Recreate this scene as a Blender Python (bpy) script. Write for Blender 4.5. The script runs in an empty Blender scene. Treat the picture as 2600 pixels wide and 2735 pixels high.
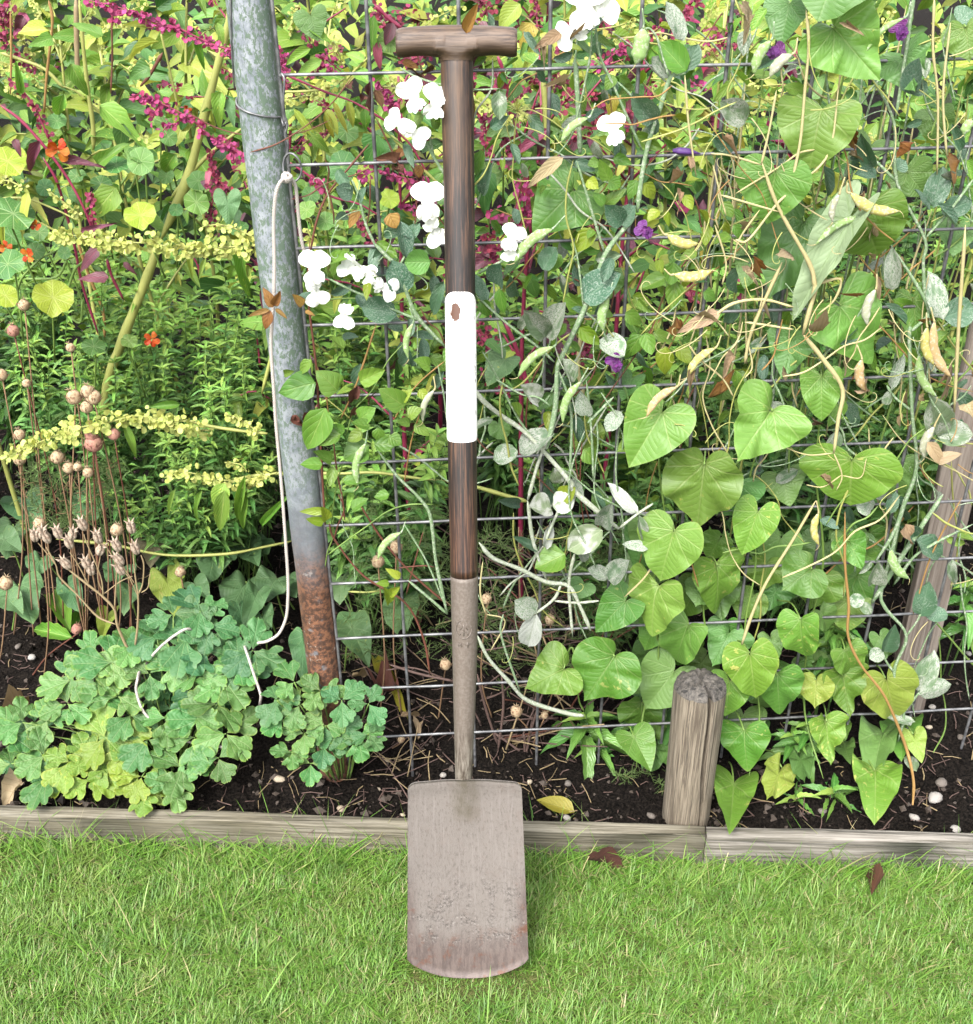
import bpy, math, random
import numpy as np
from mathutils import Vector, Matrix
random.seed(7); rng = np.random.default_rng(7)
R = math.radians
scene = bpy.context.scene

# ------------------------------------------------------------------ camera, sky, sun, exposure
F = 3200.0; PW, PH = 2600.0, 2735.0; PITCH = R(33.27); HCAM = 1.45
cam_d = bpy.data.cameras.new('camera'); cam = bpy.data.objects.new('camera', cam_d)
scene.collection.objects.link(cam); scene.camera = cam
cam.location = (0, 0, HCAM); cam.rotation_euler = (math.pi/2 - PITCH, 0, 0)
cam_d.sensor_fit = 'HORIZONTAL'; cam_d.sensor_width = 36.0; cam_d.lens = F/PW*36.0
cam_d.clip_start = 0.05; cam_d.clip_end = 500

SUN_EL, SUN_AZ = R(52), R(205)       # high, from behind the camera and a little to the left
world = bpy.data.worlds.new('World'); scene.world = world; world.use_nodes = True
wn = world.node_tree; wn.nodes.clear()
sky = wn.nodes.new('ShaderNodeTexSky'); sky.sky_type = 'NISHITA'; sky.sun_disc = False
sky.sun_elevation = SUN_EL; sky.sun_rotation = SUN_AZ; sky.air_density = 1.0; sky.dust_density = 3.0; sky.ozone_density = 1.0
hs = wn.nodes.new('ShaderNodeHueSaturation'); hs.inputs['Saturation'].default_value = 0.18   # overcast: grey cloud light
bg = wn.nodes.new('ShaderNodeBackground'); bg.inputs['Strength'].default_value = 0.15
wo = wn.nodes.new('ShaderNodeOutputWorld')
wn.links.new(sky.outputs[0], hs.inputs['Color']); wn.links.new(hs.outputs[0], bg.inputs['Color']); wn.links.new(bg.outputs[0], wo.inputs['Surface'])
sun_d = bpy.data.lights.new('sun', 'SUN'); sun_d.energy = 1.5; sun_d.angle = R(20); sun_d.color = (1.0, 0.96, 0.9)
sun = bpy.data.objects.new('sun', sun_d); scene.collection.objects.link(sun)
sv = Vector((math.sin(SUN_AZ)*math.cos(SUN_EL), math.cos(SUN_AZ)*math.cos(SUN_EL), math.sin(SUN_EL)))
sun.rotation_euler = sv.to_track_quat('Z', 'Y').to_euler(); sun.location = sv*10
scene.view_settings.view_transform = 'Standard'; scene.view_settings.look = 'None'
scene.view_settings.gamma = 1.0; scene.view_settings.use_curve_mapping = False
scene.view_settings.exposure = 2.65
scene.render.engine = 'CYCLES'
scene.cycles.max_bounces = 8; scene.cycles.diffuse_bounces = 5; scene.cycles.transparent_max_bounces = 4

# ------------------------------------------------------------------ pixels of the photograph to places
CP, SP = math.cos(PITCH), math.sin(PITCH)
CAM = Vector((0, 0, HCAM))
def ray(px, py):
    a = (px-PW/2)/F; b = -(py-PH/2)/F
    return Vector((a, CP + b*SP, -SP + b*CP))
def PY(px, py, Y): d = ray(px, py); return CAM + d*(Y/d.y)
def PZ(px, py, z): d = ray(px, py); return CAM + d*((z-HCAM)/d.z)
def depth(p): return (p.y*CP) - (p.z-HCAM)*SP
def ppm(p): return F/depth(p)
# the wire panel: fitted to the crossings of its wires (0.1 m squares)
def _Rx(a): return Matrix.Rotation(a, 3, 'X')
def _Ry(a): return Matrix.Rotation(a, 3, 'Y')
def _Rz(a): return Matrix.Rotation(a, 3, 'Z')
RM = _Rx(-PITCH) @ _Rz(.0672) @ _Rx(.5808) @ _Ry(-.0468)
def camw(v): return CAM + _Rx(-PITCH) @ Vector(v)
M0 = camw((-.2290, 1.3230, .4832)); MX = RM @ Vector((1,0,0)); MN = RM @ Vector((0,-1,0)); MZ = RM @ Vector((0,0,1))
def PM(px, py, off=0.0):
    d = ray(px, py); o = M0 + MN*off
    return CAM + d*((o-CAM).dot(MN)/d.dot(MN))
def panel(i, j, off=0.0): return M0 + MX*(.1*j) - MZ*(.1*i) + MN*off

# ------------------------------------------------------------------ mesh helpers
COL = scene.collection
def lin(c): c /= 255.0; return c/12.92 if c <= .04045 else ((c+.055)/1.055)**2.4
K = 0.36                                     # photo brightness to reflectance (the picture is exposed bright)
def C(r, g, b, k=None): k = K if k is None else k; return (lin(r)*k, lin(g)*k, lin(b)*k, 1)

class Geo:
    def __init__(s): s.V=[]; s.Fc=[]; s.UV=[]; s.E=[]; s.Rn=[]; s.MI=[]; s.n=0
    def add(s, V, Fc, UV=None, E=None, rnd=0.0, mi=0):
        V = np.asarray(V, float); n = len(V)
        s.V.append(V); s.UV.append(np.zeros((n,2)) if UV is None else np.asarray(UV,float))
        s.E.append(np.zeros(n) if E is None else np.asarray(E,float)); s.Rn.append(np.full(n, rnd))
        s.Fc.extend([tuple(i+s.n for i in f) for f in Fc]); s.MI.extend([mi]*len(Fc)); s.n += n
        return s
    def mesh(s, name, mats, smooth=True):
        V = np.concatenate(s.V); UV = np.concatenate(s.UV); E = np.concatenate(s.E); Rn = np.concatenate(s.Rn)
        return mk_mesh(name, V, s.Fc, UV, E, Rn, mats, s.MI, smooth)
def mk_mesh(name, V, Fc, UV, E, Rn, mats, MI=None, smooth=True):
    me = bpy.data.meshes.new(name)
    nl = np.fromiter((len(f) for f in Fc), int, len(Fc)); lv = np.fromiter((i for f in Fc for i in f), int)
    me.vertices.add(len(V)); me.vertices.foreach_set('co', np.ascontiguousarray(V, dtype=np.float32).ravel())
    me.loops.add(len(lv)); me.loops.foreach_set('vertex_index', lv.astype(np.int32))
    me.polygons.add(len(Fc)); ls = np.concatenate([[0], np.cumsum(nl)[:-1]])
    me.polygons.foreach_set('loop_start', ls.astype(np.int32)); me.polygons.foreach_set('loop_total', nl.astype(np.int32))
    if MI is not None: me.polygons.foreach_set('material_index', np.asarray(MI, dtype=np.int32))
    me.polygons.foreach_set('use_smooth', np.full(len(Fc), smooth))
    me.update(calc_edges=True)
    uvl = me.uv_layers.new(name='UVMap'); uvl.data.foreach_set('uv', np.ascontiguousarray(UV[lv], dtype=np.float32).ravel())
    a = me.attributes.new('edge', 'FLOAT', 'POINT'); a.data.foreach_set('value', E.astype(np.float32))
    a = me.attributes.new('rnd', 'FLOAT', 'POINT'); a.data.foreach_set('value', Rn.astype(np.float32))
    for m in (mats if isinstance(mats, (list, tuple)) else [mats]): me.materials.append(m)
    return me
def catmull(P, n=6):
    P = [Vector(p) for p in P]
    if len(P) < 3: return P
    Q = [P[0]*2-P[1]] + P + [P[-1]*2-P[-2]]; out = []
    for i in range(1, len(Q)-2):
        a, b, c, d = Q[i-1], Q[i], Q[i+1], Q[i+2]
        for k in range(n):
            t = k/n; out.append(.5*((2*b) + (c-a)*t + (2*a-5*b+4*c-d)*t*t + (3*b-a-3*c+d)*t**3))
    out.append(P[-1]); return out
def tube(P, r, sides=6, cap=True):
    """V, F, UV of a tube; r is a number or a list (per point)"""
    P = [Vector(p) for p in P]; n = len(P)
    if not hasattr(r, '__len__'): r = [r]*n
    elif len(r) != n: r = list(np.interp(np.linspace(0,1,n), np.linspace(0,1,len(r)), r))
    V=[]; UV=[]; Fc=[]; L=0; u=None
    for i in range(n):
        t = (P[min(i+1,n-1)]-P[max(i-1,0)]);
        if t.length < 1e-9: t = Vector((0,0,1))
        t.normalize()
        if u is None:
            u = t.orthogonal().normalized()
        else:
            u = u - t*u.dot(t)
            if u.length < 1e-6: u = t.orthogonal()
            u.normalize()
        w = t.cross(u)
        if i: L += (P[i]-P[i-1]).length
        for k in range(sides):
            a = 2*math.pi*k/sides; V.append(P[i] + (u*math.cos(a)+w*math.sin(a))*r[i]); UV.append((k/sides, L))
    for i in range(n-1):
        for k in range(sides):
            a=i*sides+k; b=i*sides+(k+1)%sides; Fc.append((a,b,b+sides,a+sides))
    if cap: Fc.append(tuple(range(sides-1,-1,-1))); Fc.append(tuple(range((n-1)*sides, n*sides)))
    return [tuple(v) for v in V], Fc, UV

def new_obj(name, me): o = bpy.data.objects.new(name, me); COL.objects.link(o); return o
WM = {}
class Thing:
    """a top-level object: an Empty at its base that parents its parts"""
    def __init__(s, name, label, cat, base=(0,0,0), group=None, M=None, kind=None):
        s.root = new_obj(name, None); s.root.empty_display_size = .05
        s.M = M if M is not None else Matrix.Translation(Vector(base)); s.root.matrix_world = s.M; s.Mi = s.M.inverted()
        s.root['label'] = label; s.root['category'] = cat
        if group: s.root['group'] = group
        s.leaves = []
    def part(s, name, me, W=None, parent=None, local=False, kind=None, label=None):
        o = new_obj(name, me); W = Matrix.Identity(4) if W is None else W
        if local: W = s.M @ W
        if parent is None: o.parent = s.root; L = s.Mi @ W
        else: o.parent = parent; L = WM[parent.name].inverted() @ W
        o.matrix_parent_inverse = Matrix.Identity(4); o.matrix_local = L; WM[o.name] = W
        if kind: o['kind'] = kind
        if label: o['label'] = label
        return o
    def tube(s, name, P, r, mat, sides=6, smooth=6, parent=None, label=None):
        Q = catmull(P, smooth) if smooth else [Vector(p) for p in P]
        c = Q[0].copy(); V, Fc, UV = tube([q-c for q in Q], r, sides)
        me = Geo().add(V, Fc, UV, rnd=random.random()).mesh(name, mat)
        return s.part(name, me, Matrix.Translation(c), parent, label=label)
    def leaf(s, tpl, mat, W, name='leaf'): s.leaves.append((tpl, mat, W, name))
    def finish(s, limit=300, minpx=10):
        L = []
        for t in s.leaves:
            W = t[2]; d = depth(W.translation); sz = min(W.col[0].xyz.length, W.col[1].xyz.length)*F/max(d,.2)
            L.append((sz, t))
        L.sort(key=lambda q: -q[0])
        big = [t for sz, t in L if sz >= minpx][:limit]; nb = len(big)
        for tpl, mat, W, name in big: s.part(name, tmesh(tpl, mat), W)
        rest = [t for sz, t in L][nb:]
        if rest: join_leaves(s, rest)
        s.leaves = []
def join_leaves(s, rest, name='foliage'):
    mats = []; V=[]; Fc=[]; UV=[]; E=[]; Rn=[]; MI=[]; n=0
    for tpl, mat, W, nm in rest:
        if mat not in mats: mats.append(mat)
        v, f, uv, e = TPL[tpl]; A = np.array(s.Mi @ W)
        V.append(v @ A[:3,:3].T + A[:3,3]); UV.append(uv); E.append(e); Rn.append(np.full(len(v), random.random()))
        k = mats.index(mat)
        for q in f: Fc.append(tuple(i+n for i in q)); MI.append(k)
        n += len(v)
    me = mk_mesh(name, np.concatenate(V), Fc, np.concatenate(UV), np.concatenate(E), np.concatenate(Rn), mats, MI)
    return s.part(name, me, s.M, kind='stuff')
TPL = {}; _TM = {}
def tmesh(tpl, mat):
    k = (tpl, mat.name)
    if k not in _TM:
        v, f, uv, e = TPL[tpl]; _TM[k] = mk_mesh(tpl, v, f, uv, e, np.zeros(len(v)), mat)
    return _TM[k]
def single(name, me, label, cat, M=None, group=None, kind=None):
    o = new_obj(name, me)
    if M is not None: o.matrix_world = M
    if kind: o['kind'] = kind
    if label: o['label'] = label
    if cat: o['category'] = cat
    if group: o['group'] = group
    return o

# ------------------------------------------------------------------ material helpers
class NT:
    def __init__(s, name):
        s.m = bpy.data.materials.new(name); s.m.use_nodes = True; s.t = s.m.node_tree; s.t.nodes.clear()
        s.out = s.t.nodes.new('ShaderNodeOutputMaterial')
    def n(s, typ, ins=None, **props):
        nd = s.t.nodes.new('ShaderNode'+typ)
        for k, v in props.items(): setattr(nd, k, v)
        for k, v in (ins or {}).items(): s.set(nd.inputs[k], v)
        return nd
    def set(s, sock, v):
        if hasattr(v, 'is_output') or isinstance(v, bpy.types.NodeSocket): s.t.links.new(v, sock)
        elif isinstance(v, bpy.types.Node): s.t.links.new(v.outputs[0], sock)
        else: sock.default_value = v
    def math(s, op, a, b=0.0, c=None, clamp=False):
        nd = s.n('Math', operation=op, use_clamp=clamp); s.set(nd.inputs[0], a); s.set(nd.inputs[1], b)
        if c is not None: s.set(nd.inputs[2], c)
        return nd.outputs[0]
    def mix(s, f, a, b, blend='MIX'):
        nd = s.n('Mix', data_type='RGBA', blend_type=blend); s.set(nd.inputs[0], f); s.set(nd.inputs[6], a); s.set(nd.inputs[7], b)
        return nd.outputs[2]
    def ramp(s, f, lo, hi, a=0.0, b=1.0):
        nd = s.n('MapRange', clamp=True, interpolation_type='SMOOTHSTEP'); s.set(nd.inputs[0], f)
        nd.inputs[1].default_value=lo; nd.inputs[2].default_value=hi; nd.inputs[3].default_value=a; nd.inputs[4].default_value=b
        return nd.outputs[0]
    def noise(s, vec, scale, detail=3, rough=.55):
        nd = s.n('TexNoise', {'Scale': scale, 'Detail': detail, 'Roughness': rough}); 
        if vec is not None: s.set(nd.inputs['Vector'], vec)
        return nd.outputs['Fac']
    def coord(s, which='Object', scale=None, rot=None):
        tc = s.n('TexCoord'); v = tc.outputs[which]
        if scale is not None or rot is not None:
            mp = s.n('Mapping'); s.t.links.new(v, mp.inputs[0])
            if scale is not None: mp.inputs['Scale'].default_value = scale
            if rot is not None: mp.inputs['Rotation'].default_value = rot
            v = mp.outputs[0]
        return v
    def bump(s, h, strength=.5, dist=.002):
        b = s.n('Bump', {'Strength': strength, 'Distance': dist}); s.set(b.inputs['Height'], h); return b.outputs[0]
    def rand(s):
        oi = s.n('ObjectInfo'); at = s.n('Attribute', attribute_name='rnd')
        return s.math('FRACT', s.math('ADD', oi.outputs['Random'], at.outputs['Fac']))
    def rand2(s, r, k): return s.math('FRACT', s.math('MULTIPLY', r, k))
    def finish(s, col, rough=.6, spec=.3, normal=None, metal=0.0, transl=0.0, tcol=None, sheen=0):
        p = s.n('BsdfPrincipled'); s.set(p.inputs['Base Color'], col); s.set(p.inputs['Roughness'], rough)
        s.set(p.inputs['Specular IOR Level'], spec); s.set(p.inputs['Metallic'], metal)
        if normal is not None: s.set(p.inputs['Normal'], normal)
        sh = p.outputs[0]
        if transl:
            t = s.n('BsdfTranslucent'); s.set(t.inputs['Color'], tcol if tcol is not None else col)
            if normal is not None: s.set(t.inputs['Normal'], normal)
            mx = s.n('MixShader', {0: transl}); s.t.links.new(sh, mx.inputs[1]); s.t.links.new(t.outputs[0], mx.inputs[2]); sh = mx.outputs[0]
        s.t.links.new(sh, s.out.inputs['Surface']); return s.m

def leaf_mat(name, a, b, vein=None, edge=None, edge_lo=.8, spot=None, spot_lo=.6, kind='pinnate', rough=.5, transl=.3, veins=7, speck=None, speck_lo=.5, quilt=.5, spec=.3):
    n = NT(name); r = n.rand(); r2 = n.rand2(r, 17.3); r3 = n.rand2(r, 41.7)
    uv = n.n('UVMap', uv_map='UVMap'); sx = n.n('SeparateXYZ'); n.t.links.new(uv.outputs[0], sx.inputs[0]); u, v = sx.outputs[0], sx.outputs[1]
    seed = n.n('CombineXYZ', {0: n.math('MULTIPLY', r, 31.0), 1: n.math('MULTIPLY', r2, 17.0), 2: r3})
    vv = n.n('VectorMath', operation='ADD'); n.t.links.new(uv.outputs[0], vv.inputs[0]); n.t.links.new(seed.outputs[0], vv.inputs[1])
    vec = vv.outputs[0]
    col = n.mix(n.math('MULTIPLY', r2, 1.0), a, b)
    big = n.noise(vec, 2.2, 2); col = n.mix(n.ramp(big, .35, .7, 0, .55), col, n.mix(.5, a, b))
    fine = n.noise(vec, 14, 3)
    col = n.mix(n.ramp(fine, .3, .75, 0, .3), col, n.mix(1.0, col, (.7,.74,.6,1), 'MULTIPLY'))
    hgt = fine
    if spot: col = n.mix(n.math('MULTIPLY', n.ramp(n.noise(vec, 9, 2), spot_lo, spot_lo+.09, 0, .85), n.ramp(n.noise(vec, 1.7, 1), .42, .6)), col, spot)
    if speck: col = n.mix(n.math('MULTIPLY', n.ramp(n.noise(vec, 22, 5, .75), speck_lo, speck_lo+.1, 0, .9), n.ramp(n.math('ADD', n.noise(vec, 2.5, 1), n.math('MULTIPLY', r3, .3)), .45, .7)), col, speck)
    if kind == 'pinnate':
        au = n.math('ABSOLUTE', n.math('SUBTRACT', u, .5))
        mid = n.ramp(au, .012, .04, 1, 0)
        ph = n.math('PINGPONG', n.math('SUBTRACT', n.math('MULTIPLY', v, float(veins)), n.math('MULTIPLY', au, veins*.9)), .5)
        lat = n.ramp(ph, .02, .10, 1, 0)
        vm = n.math('MAXIMUM', mid, n.math('MULTIPLY', lat, .55)); hq = ph
    else:   # veins spread from where the stalk joins (uv origin)
        th = n.math('ARCTAN2', u, v); rr = n.math('SQRT', n.math('ADD', n.math('MULTIPLY', u, u), n.math('MULTIPLY', v, v)))
        st = 2*math.pi/veins
        ph = n.math('PINGPONG', th, st/2)
        lat = n.ramp(n.math('MULTIPLY', ph, rr), .004, .018, 1, 0)
        vm = n.math('MULTIPLY', lat, n.ramp(rr, .35, .62, 1, .45) if kind == 'palmate' else 1.0)
        ph2 = n.math('PINGPONG', n.math('SUBTRACT', n.math('MULTIPLY', rr, 9.0), n.math('MULTIPLY', ph, 5.0)), .5)
        vm = n.math('MAXIMUM', vm, n.math('MULTIPLY', n.ramp(ph2, .02, .09, 1, 0), .35)); hq = ph2
    if vein: col = n.mix(n.math('MULTIPLY', vm, .45), col, vein)
    if edge:
        e = n.n('Attribute', attribute_name='edge')
        ee = n.math('ADD', e.outputs['Fac'], n.math('MULTIPLY', n.math('SUBTRACT', big, .5), .35))
        col = n.mix(n.ramp(ee, edge_lo, edge_lo+.2, 0, .7), col, edge)
    # each leaf its own tone
    hsv = n.n('HueSaturation'); n.set(hsv.inputs['Color'], col); n.set(hsv.inputs['Hue'], n.math('ADD', n.math('MULTIPLY', r3, .035), .4825))
    n.set(hsv.inputs['Value'], n.math('ADD', n.math('MULTIPLY', r, .42), .8)); col = hsv.outputs[0]
    h = n.math('ADD', n.math('MULTIPLY', hq, quilt), n.math('SUBTRACT', n.math('MULTIPLY', fine, .3), n.math('MULTIPLY', vm, .4)))
    nm = n.bump(h, .55, .0018)
    tc = n.mix(.5, col, n.mix(1.0, col, (1.25,1.15,.45,1), 'MULTIPLY'))
    return n.finish(col, rough, spec, nm, 0, transl, tc)
def stem_mat(name, a, b, rough=.55, scale=60, streak=None):
    n = NT(name); r = n.rand(); v = n.coord('Object'); nz = n.noise(v, scale, 3)
    col = n.mix(nz, a, b); col = n.mix(n.math('MULTIPLY', r, .4), col, n.mix(1.0, col, (.7,.65,.6,1), 'MULTIPLY'))
    if streak: col = n.mix(n.ramp(n.noise(v, 260, 3, .7), .5, .62, 0, .8), col, streak)
    return n.finish(col, rough, .3, n.bump(nz, .4, .001))
# ------------------------------------------------------------------ materials
def wood_mat(name, axis, light, mid, dark, grain=90, stretch=.06, rough=.75, crack=.0, varnish=False, bumpd=.0015):
    n = NT(name); sc = [1,1,1]; sc[axis] = stretch
    v = n.coord('Object', tuple(sc)); g = n.noise(v, grain, 5, .65); g2 = n.noise(v, grain*3.2, 3, .6)
    sc2 = [1,1,1]; sc2[axis] = .35; bl = n.noise(n.coord('Object', tuple(sc2)), 14, 3, .6)
    col = n.mix(n.ramp(g, .36, .64), dark, light); col = n.mix(n.ramp(bl, .4, .7, 0, .75), col, n.mix(n.ramp(g2, .4, .6), dark, mid))
    h = n.math('ADD', g, n.math('MULTIPLY', g2, .5))
    if crack:
        ck = n.ramp(n.noise(n.coord('Object', tuple([c*.55 if i == axis else c for i, c in enumerate(sc)])), grain*.75, 2), .60, .66, 0, crack)
        col = n.mix(ck, col, (dark[0]*.25, dark[1]*.25, dark[2]*.25, 1)); h = n.math('SUBTRACT', h, ck)
    return n.finish(col, rough, .35 if not varnish else .5, n.bump(h, .6, bumpd))
M = {}; K = .25
M['board'] = wood_mat('weathered_board', 0, C(176,168,148), C(150,140,112), C(104,96,76), 230, .03, crack=.6)
M['board2'] = wood_mat('weathered_board_pale', 0, C(190,182,172), C(158,150,134), C(112,106,92), 210, .03, crack=.6)
M['peg'] = wood_mat('weathered_peg', 2, C(182,168,146), C(156,142,120), C(104,90,74), 420, .03, crack=.6, bumpd=.003)
M['pegtop'] = wood_mat('weathered_end_grain', 0, C(150,142,132), C(120,112,104), C(62,58,54), 160, .9, crack=.8, bumpd=.004)
M['stake'] = wood_mat('stake_wood', 2, C(178,164,150), C(158,142,128), C(126,110,98), 210, .02)
M['twig'] = stem_mat('dry_twig', C(150,122,112), C(92,66,58), .8, 120)
M['straw'] = stem_mat('straw', C(214,194,148), C(170,140,100), .7, 90)

def shaft_mat():
    n = NT('stained_shaft'); v = n.coord('Object', (1,1,.03)); g = n.noise(v, 430, 5, .7); v2 = n.coord('Object', (1,1,.2)); b = n.noise(v2, 22, 4, .65)
    sz = n.n('SeparateXYZ'); n.t.links.new(n.coord('Object'), sz.inputs[0])
    col = n.mix(n.ramp(g, .46, .64), C(50,32,28), C(158,114,86))
    worn = n.math('MULTIPLY', n.ramp(b, .46, .62), n.ramp(sz.outputs[2], 1.0, 1.2))       # bare and pale near the grip
    col = n.mix(n.math('MULTIPLY', worn, .6), col, C(180,136,94))
    red = n.ramp(sz.outputs[2], .72, .64); col = n.mix(n.math('MULTIPLY', red, .35), col, n.mix(n.ramp(g, .4, .6), C(84,38,28), C(186,124,90)))
    low = n.ramp(sz.outputs[2], .52, .475); col = n.mix(n.math('MULTIPLY', low, .5), col, C(150,84,48))
    return n.finish(col, n.math('ADD', n.math('MULTIPLY', b, .25), .38), .4, n.bump(g, .4, .0008))
def handle_mat():
    n = NT('worn_handle_wood'); v = n.coord('Object', (.05,1,1)); g = n.noise(v, 330, 4, .65); b = n.noise(n.coord('Object'), 26, 4, .6)
    geo = n.n('NewGeometry'); s = n.n('SeparateXYZ'); n.t.links.new(n.coord('Object'), s.inputs[0])
    col = n.mix(n.ramp(g, .38, .62), C(104,78,64), C(196,164,140))
    col = n.mix(n.ramp(b, .5, .7, 0, .5), col, C(160,120,74))
    low = n.ramp(s.outputs[2], (zab+zh1)/2+.002, (zab+zh1)/2-.012); col = n.mix(n.math('MULTIPLY', low, n.ramp(g, .3, .6, .5, .9)), col, C(120,88,50))  # darker brown below mid-height: shade of the grip's underside put into the colour
    return n.finish(col, .6, .35, n.bump(g, .5, .0015))
def blade_mat():
    n = NT('worn_steel_blade'); co = n.coord('Object'); s = n.n('SeparateXYZ'); n.t.links.new(co, s.inputs[0])
    fine = n.noise(n.coord('Object', (1,1,.45)), 330, 5, .75); big = n.noise(co, 14, 4, .6); sp = n.noise(n.coord('Object', (1,1,.25)), 140, 4, .7)
    col = n.mix(big, C(170,158,150), C(190,179,171)); col = n.mix(n.ramp(fine, .5, .64, 0, .5), col, C(126,112,105)); col = n.mix(n.ramp(n.noise(n.coord('Object', (1,1,.04)), 420, 3, .6), .52, .66, 0, .35), col, C(206,194,188)); col = n.mix(n.ramp(n.noise(co, 210, 4, .8), .62, .68, 0, .45), col, C(96,84,80))
    z = n.math('ADD', s.outputs[2], n.math('MULTIPLY', n.math('SUBTRACT', big, .5), .09))
    edge = n.math('ADD', n.ramp(z, .095, .035), n.math('MULTIPLY', n.ramp(n.math('ABSOLUTE', s.outputs[0]), .060, .080), n.ramp(z, .20, .10)), clamp=True)
    col = n.mix(n.math('MULTIPLY', edge, .75), col, n.mix(n.ramp(sp, .4, .6), C(112,88,82), C(150,126,118)))
    band = n.math('MULTIPLY', n.ramp(z, .19, .12), n.ramp(z, .035, .075)); blot = n.ramp(n.noise(co, 38, 3, .6), .42, .6); band = n.math('MULTIPLY', band, blot); pit = n.math('MULTIPLY', n.ramp(n.noise(co, 290, 4, .7), .48, .58), n.math('ADD', n.math('MULTIPLY', band, .85), n.math('MULTIPLY', blot, .12)))
    col = n.mix(n.math('MULTIPLY', pit, .6), col, C(86,74,70)); col = n.mix(n.math('MULTIPLY', n.ramp(n.noise(co, 300, 2), .6, .68), n.math('MULTIPLY', band, .8)), col, C(214,204,196))
    rust = n.math('MULTIPLY', n.ramp(n.noise(co, 34, 4, .7), .52, .66), n.math('ADD', n.math('MULTIPLY', edge, .8), .08)); col = n.mix(rust, col, C(150,98,72))
    gr = n.math('MULTIPLY', n.ramp(n.math('ABSOLUTE', s.outputs[0]), .026, .004), n.ramp(s.outputs[2], .235, .262)); col = n.mix(n.math('MULTIPLY', gr, n.ramp(sp, .3, .7, .3, .8)), col, C(128,116,92))
    h = n.math('SUBTRACT', fine, n.math('MULTIPLY', pit, .5))
    return n.finish(col, .62, .45, n.bump(h, .5, .0012), .25)
def socket_mat():
    n = NT('worn_steel_socket'); co = n.coord('Object'); s = n.n('SeparateXYZ'); n.t.links.new(co, s.inputs[0])
    g = n.noise(n.coord('Object', (1,1,.12)), 220, 4, .7); p = n.noise(co, 300, 3)
    z = n.math('ADD', s.outputs[2], n.math('MULTIPLY', n.math('SUBTRACT', n.noise(co, 30, 3), .5), .08))
    col = n.mix(n.ramp(z, .33, .40), n.mix(n.ramp(g, .4, .62), C(112,96,82), C(196,184,168)), n.mix(n.ramp(p, .4, .65), C(150,134,120), C(168,154,142)))
    return n.finish(col, .6, .4, n.bump(n.math('ADD', g, p), .4, .001), .2)
def white_mat():
    n = NT('white_paint'); co = n.coord('Object'); sc = n.ramp(n.noise(n.coord('Object', (1,1,.3)) , 190, 4, .8), .60, .63)
    s = n.n('SeparateXYZ'); n.t.links.new(co, s.inputs[0])
    col = n.mix(n.math('MULTIPLY', sc, .9), (.55,.545,.53,1), (.06,.05,.05,1))
    d = n.math('ADD', n.math('POWER', n.math('MULTIPLY', n.math('ADD', s.outputs[0], .0045), 1/.0065), 2.0), n.math('POWER', n.math('MULTIPLY', n.math('SUBTRACT', s.outputs[2], PATCH_Z), 1/.013), 2.0))
    d = n.math('ADD', d, n.math('MULTIPLY', n.math('SUBTRACT', n.noise(co, 150, 3), .5), 1.6))
    col = n.mix(n.ramp(d, .9, .6), col, C(150,96,66)); return n.finish(col, .45, .4)
def pipe_mat():
    n = NT('galvanised_rusting_pipe'); co = n.coord('Object'); s = n.n('SeparateXYZ'); n.t.links.new(co, s.inputs[0])
    st = n.noise(n.coord('Object', (1,1,.35)), 120, 4, .7); bl = n.noise(co, 55, 4, .65); big = n.noise(n.coord('Object', (1,1,.3)), 9, 3)
    zinc = n.mix(n.ramp(bl, .4, .6), C(168,176,186), C(204,210,218)); zinc = n.mix(n.ramp(st, .52, .62, 0, .45), zinc, C(132,142,148))
    side = n.math('ADD', n.math('MULTIPLY', n.math('ABSOLUTE', n.math('ADD', s.outputs[0], .004)), 16.0), n.math('MULTIPLY', big, .6))
    alg = n.math('MULTIPLY', n.ramp(n.math('ADD', n.noise(n.coord('Object', (1,1,.55)), 210, 5, .75), n.math('MULTIPLY', side, .22)), .58, .64), n.ramp(s.outputs[2], .42, .75, .15, .95))
    col = n.mix(alg, zinc, n.mix(bl, C(100,128,108), C(126,148,118)))
    z = n.math('ADD', s.outputs[2], n.math('MULTIPLY', n.math('SUBTRACT', n.noise(co, 24, 4, .7), .5), .16))
    grey = n.ramp(z, ZRUST+.16, ZRUST+.06); col = n.mix(n.math('MULTIPLY', grey, .7), col, n.mix(st, C(120,126,136), C(150,152,158)))
    rf = n.ramp(z, ZRUST+.09, ZRUST-.05); rust = n.mix(n.ramp(n.noise(co, 130, 5, .75), .42, .6), C(84,56,44), C(160,108,78)); rust = n.mix(n.ramp(n.noise(co, 60, 4, .7), .62, .68), rust, C(196,178,166))
    col = n.mix(n.math('MULTIPLY', rf, n.ramp(n.noise(co, 48, 3, .6), .30, .42, .35, 1)), col, rust)
    h = n.math('ADD', n.math('MULTIPLY', alg, .5), n.math('MULTIPLY', n.noise(co, 160, 4), n.math('ADD', n.math('MULTIPLY', rf, 1.2), .4)))
    return n.finish(col, .6, .4, n.bump(h, .5, .0014), n.math('MULTIPLY', n.math('SUBTRACT', 1.0, n.math('MAXIMUM', alg, rf)), .25))
def wire_mat():
    n = NT('galvanised_wire'); co = n.coord('Object'); col = n.mix(n.ramp(n.noise(co, 60, 3), .35, .65), C(136,136,140), C(204,204,206)); return n.finish(col, .45, .5, None, .5)
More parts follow.
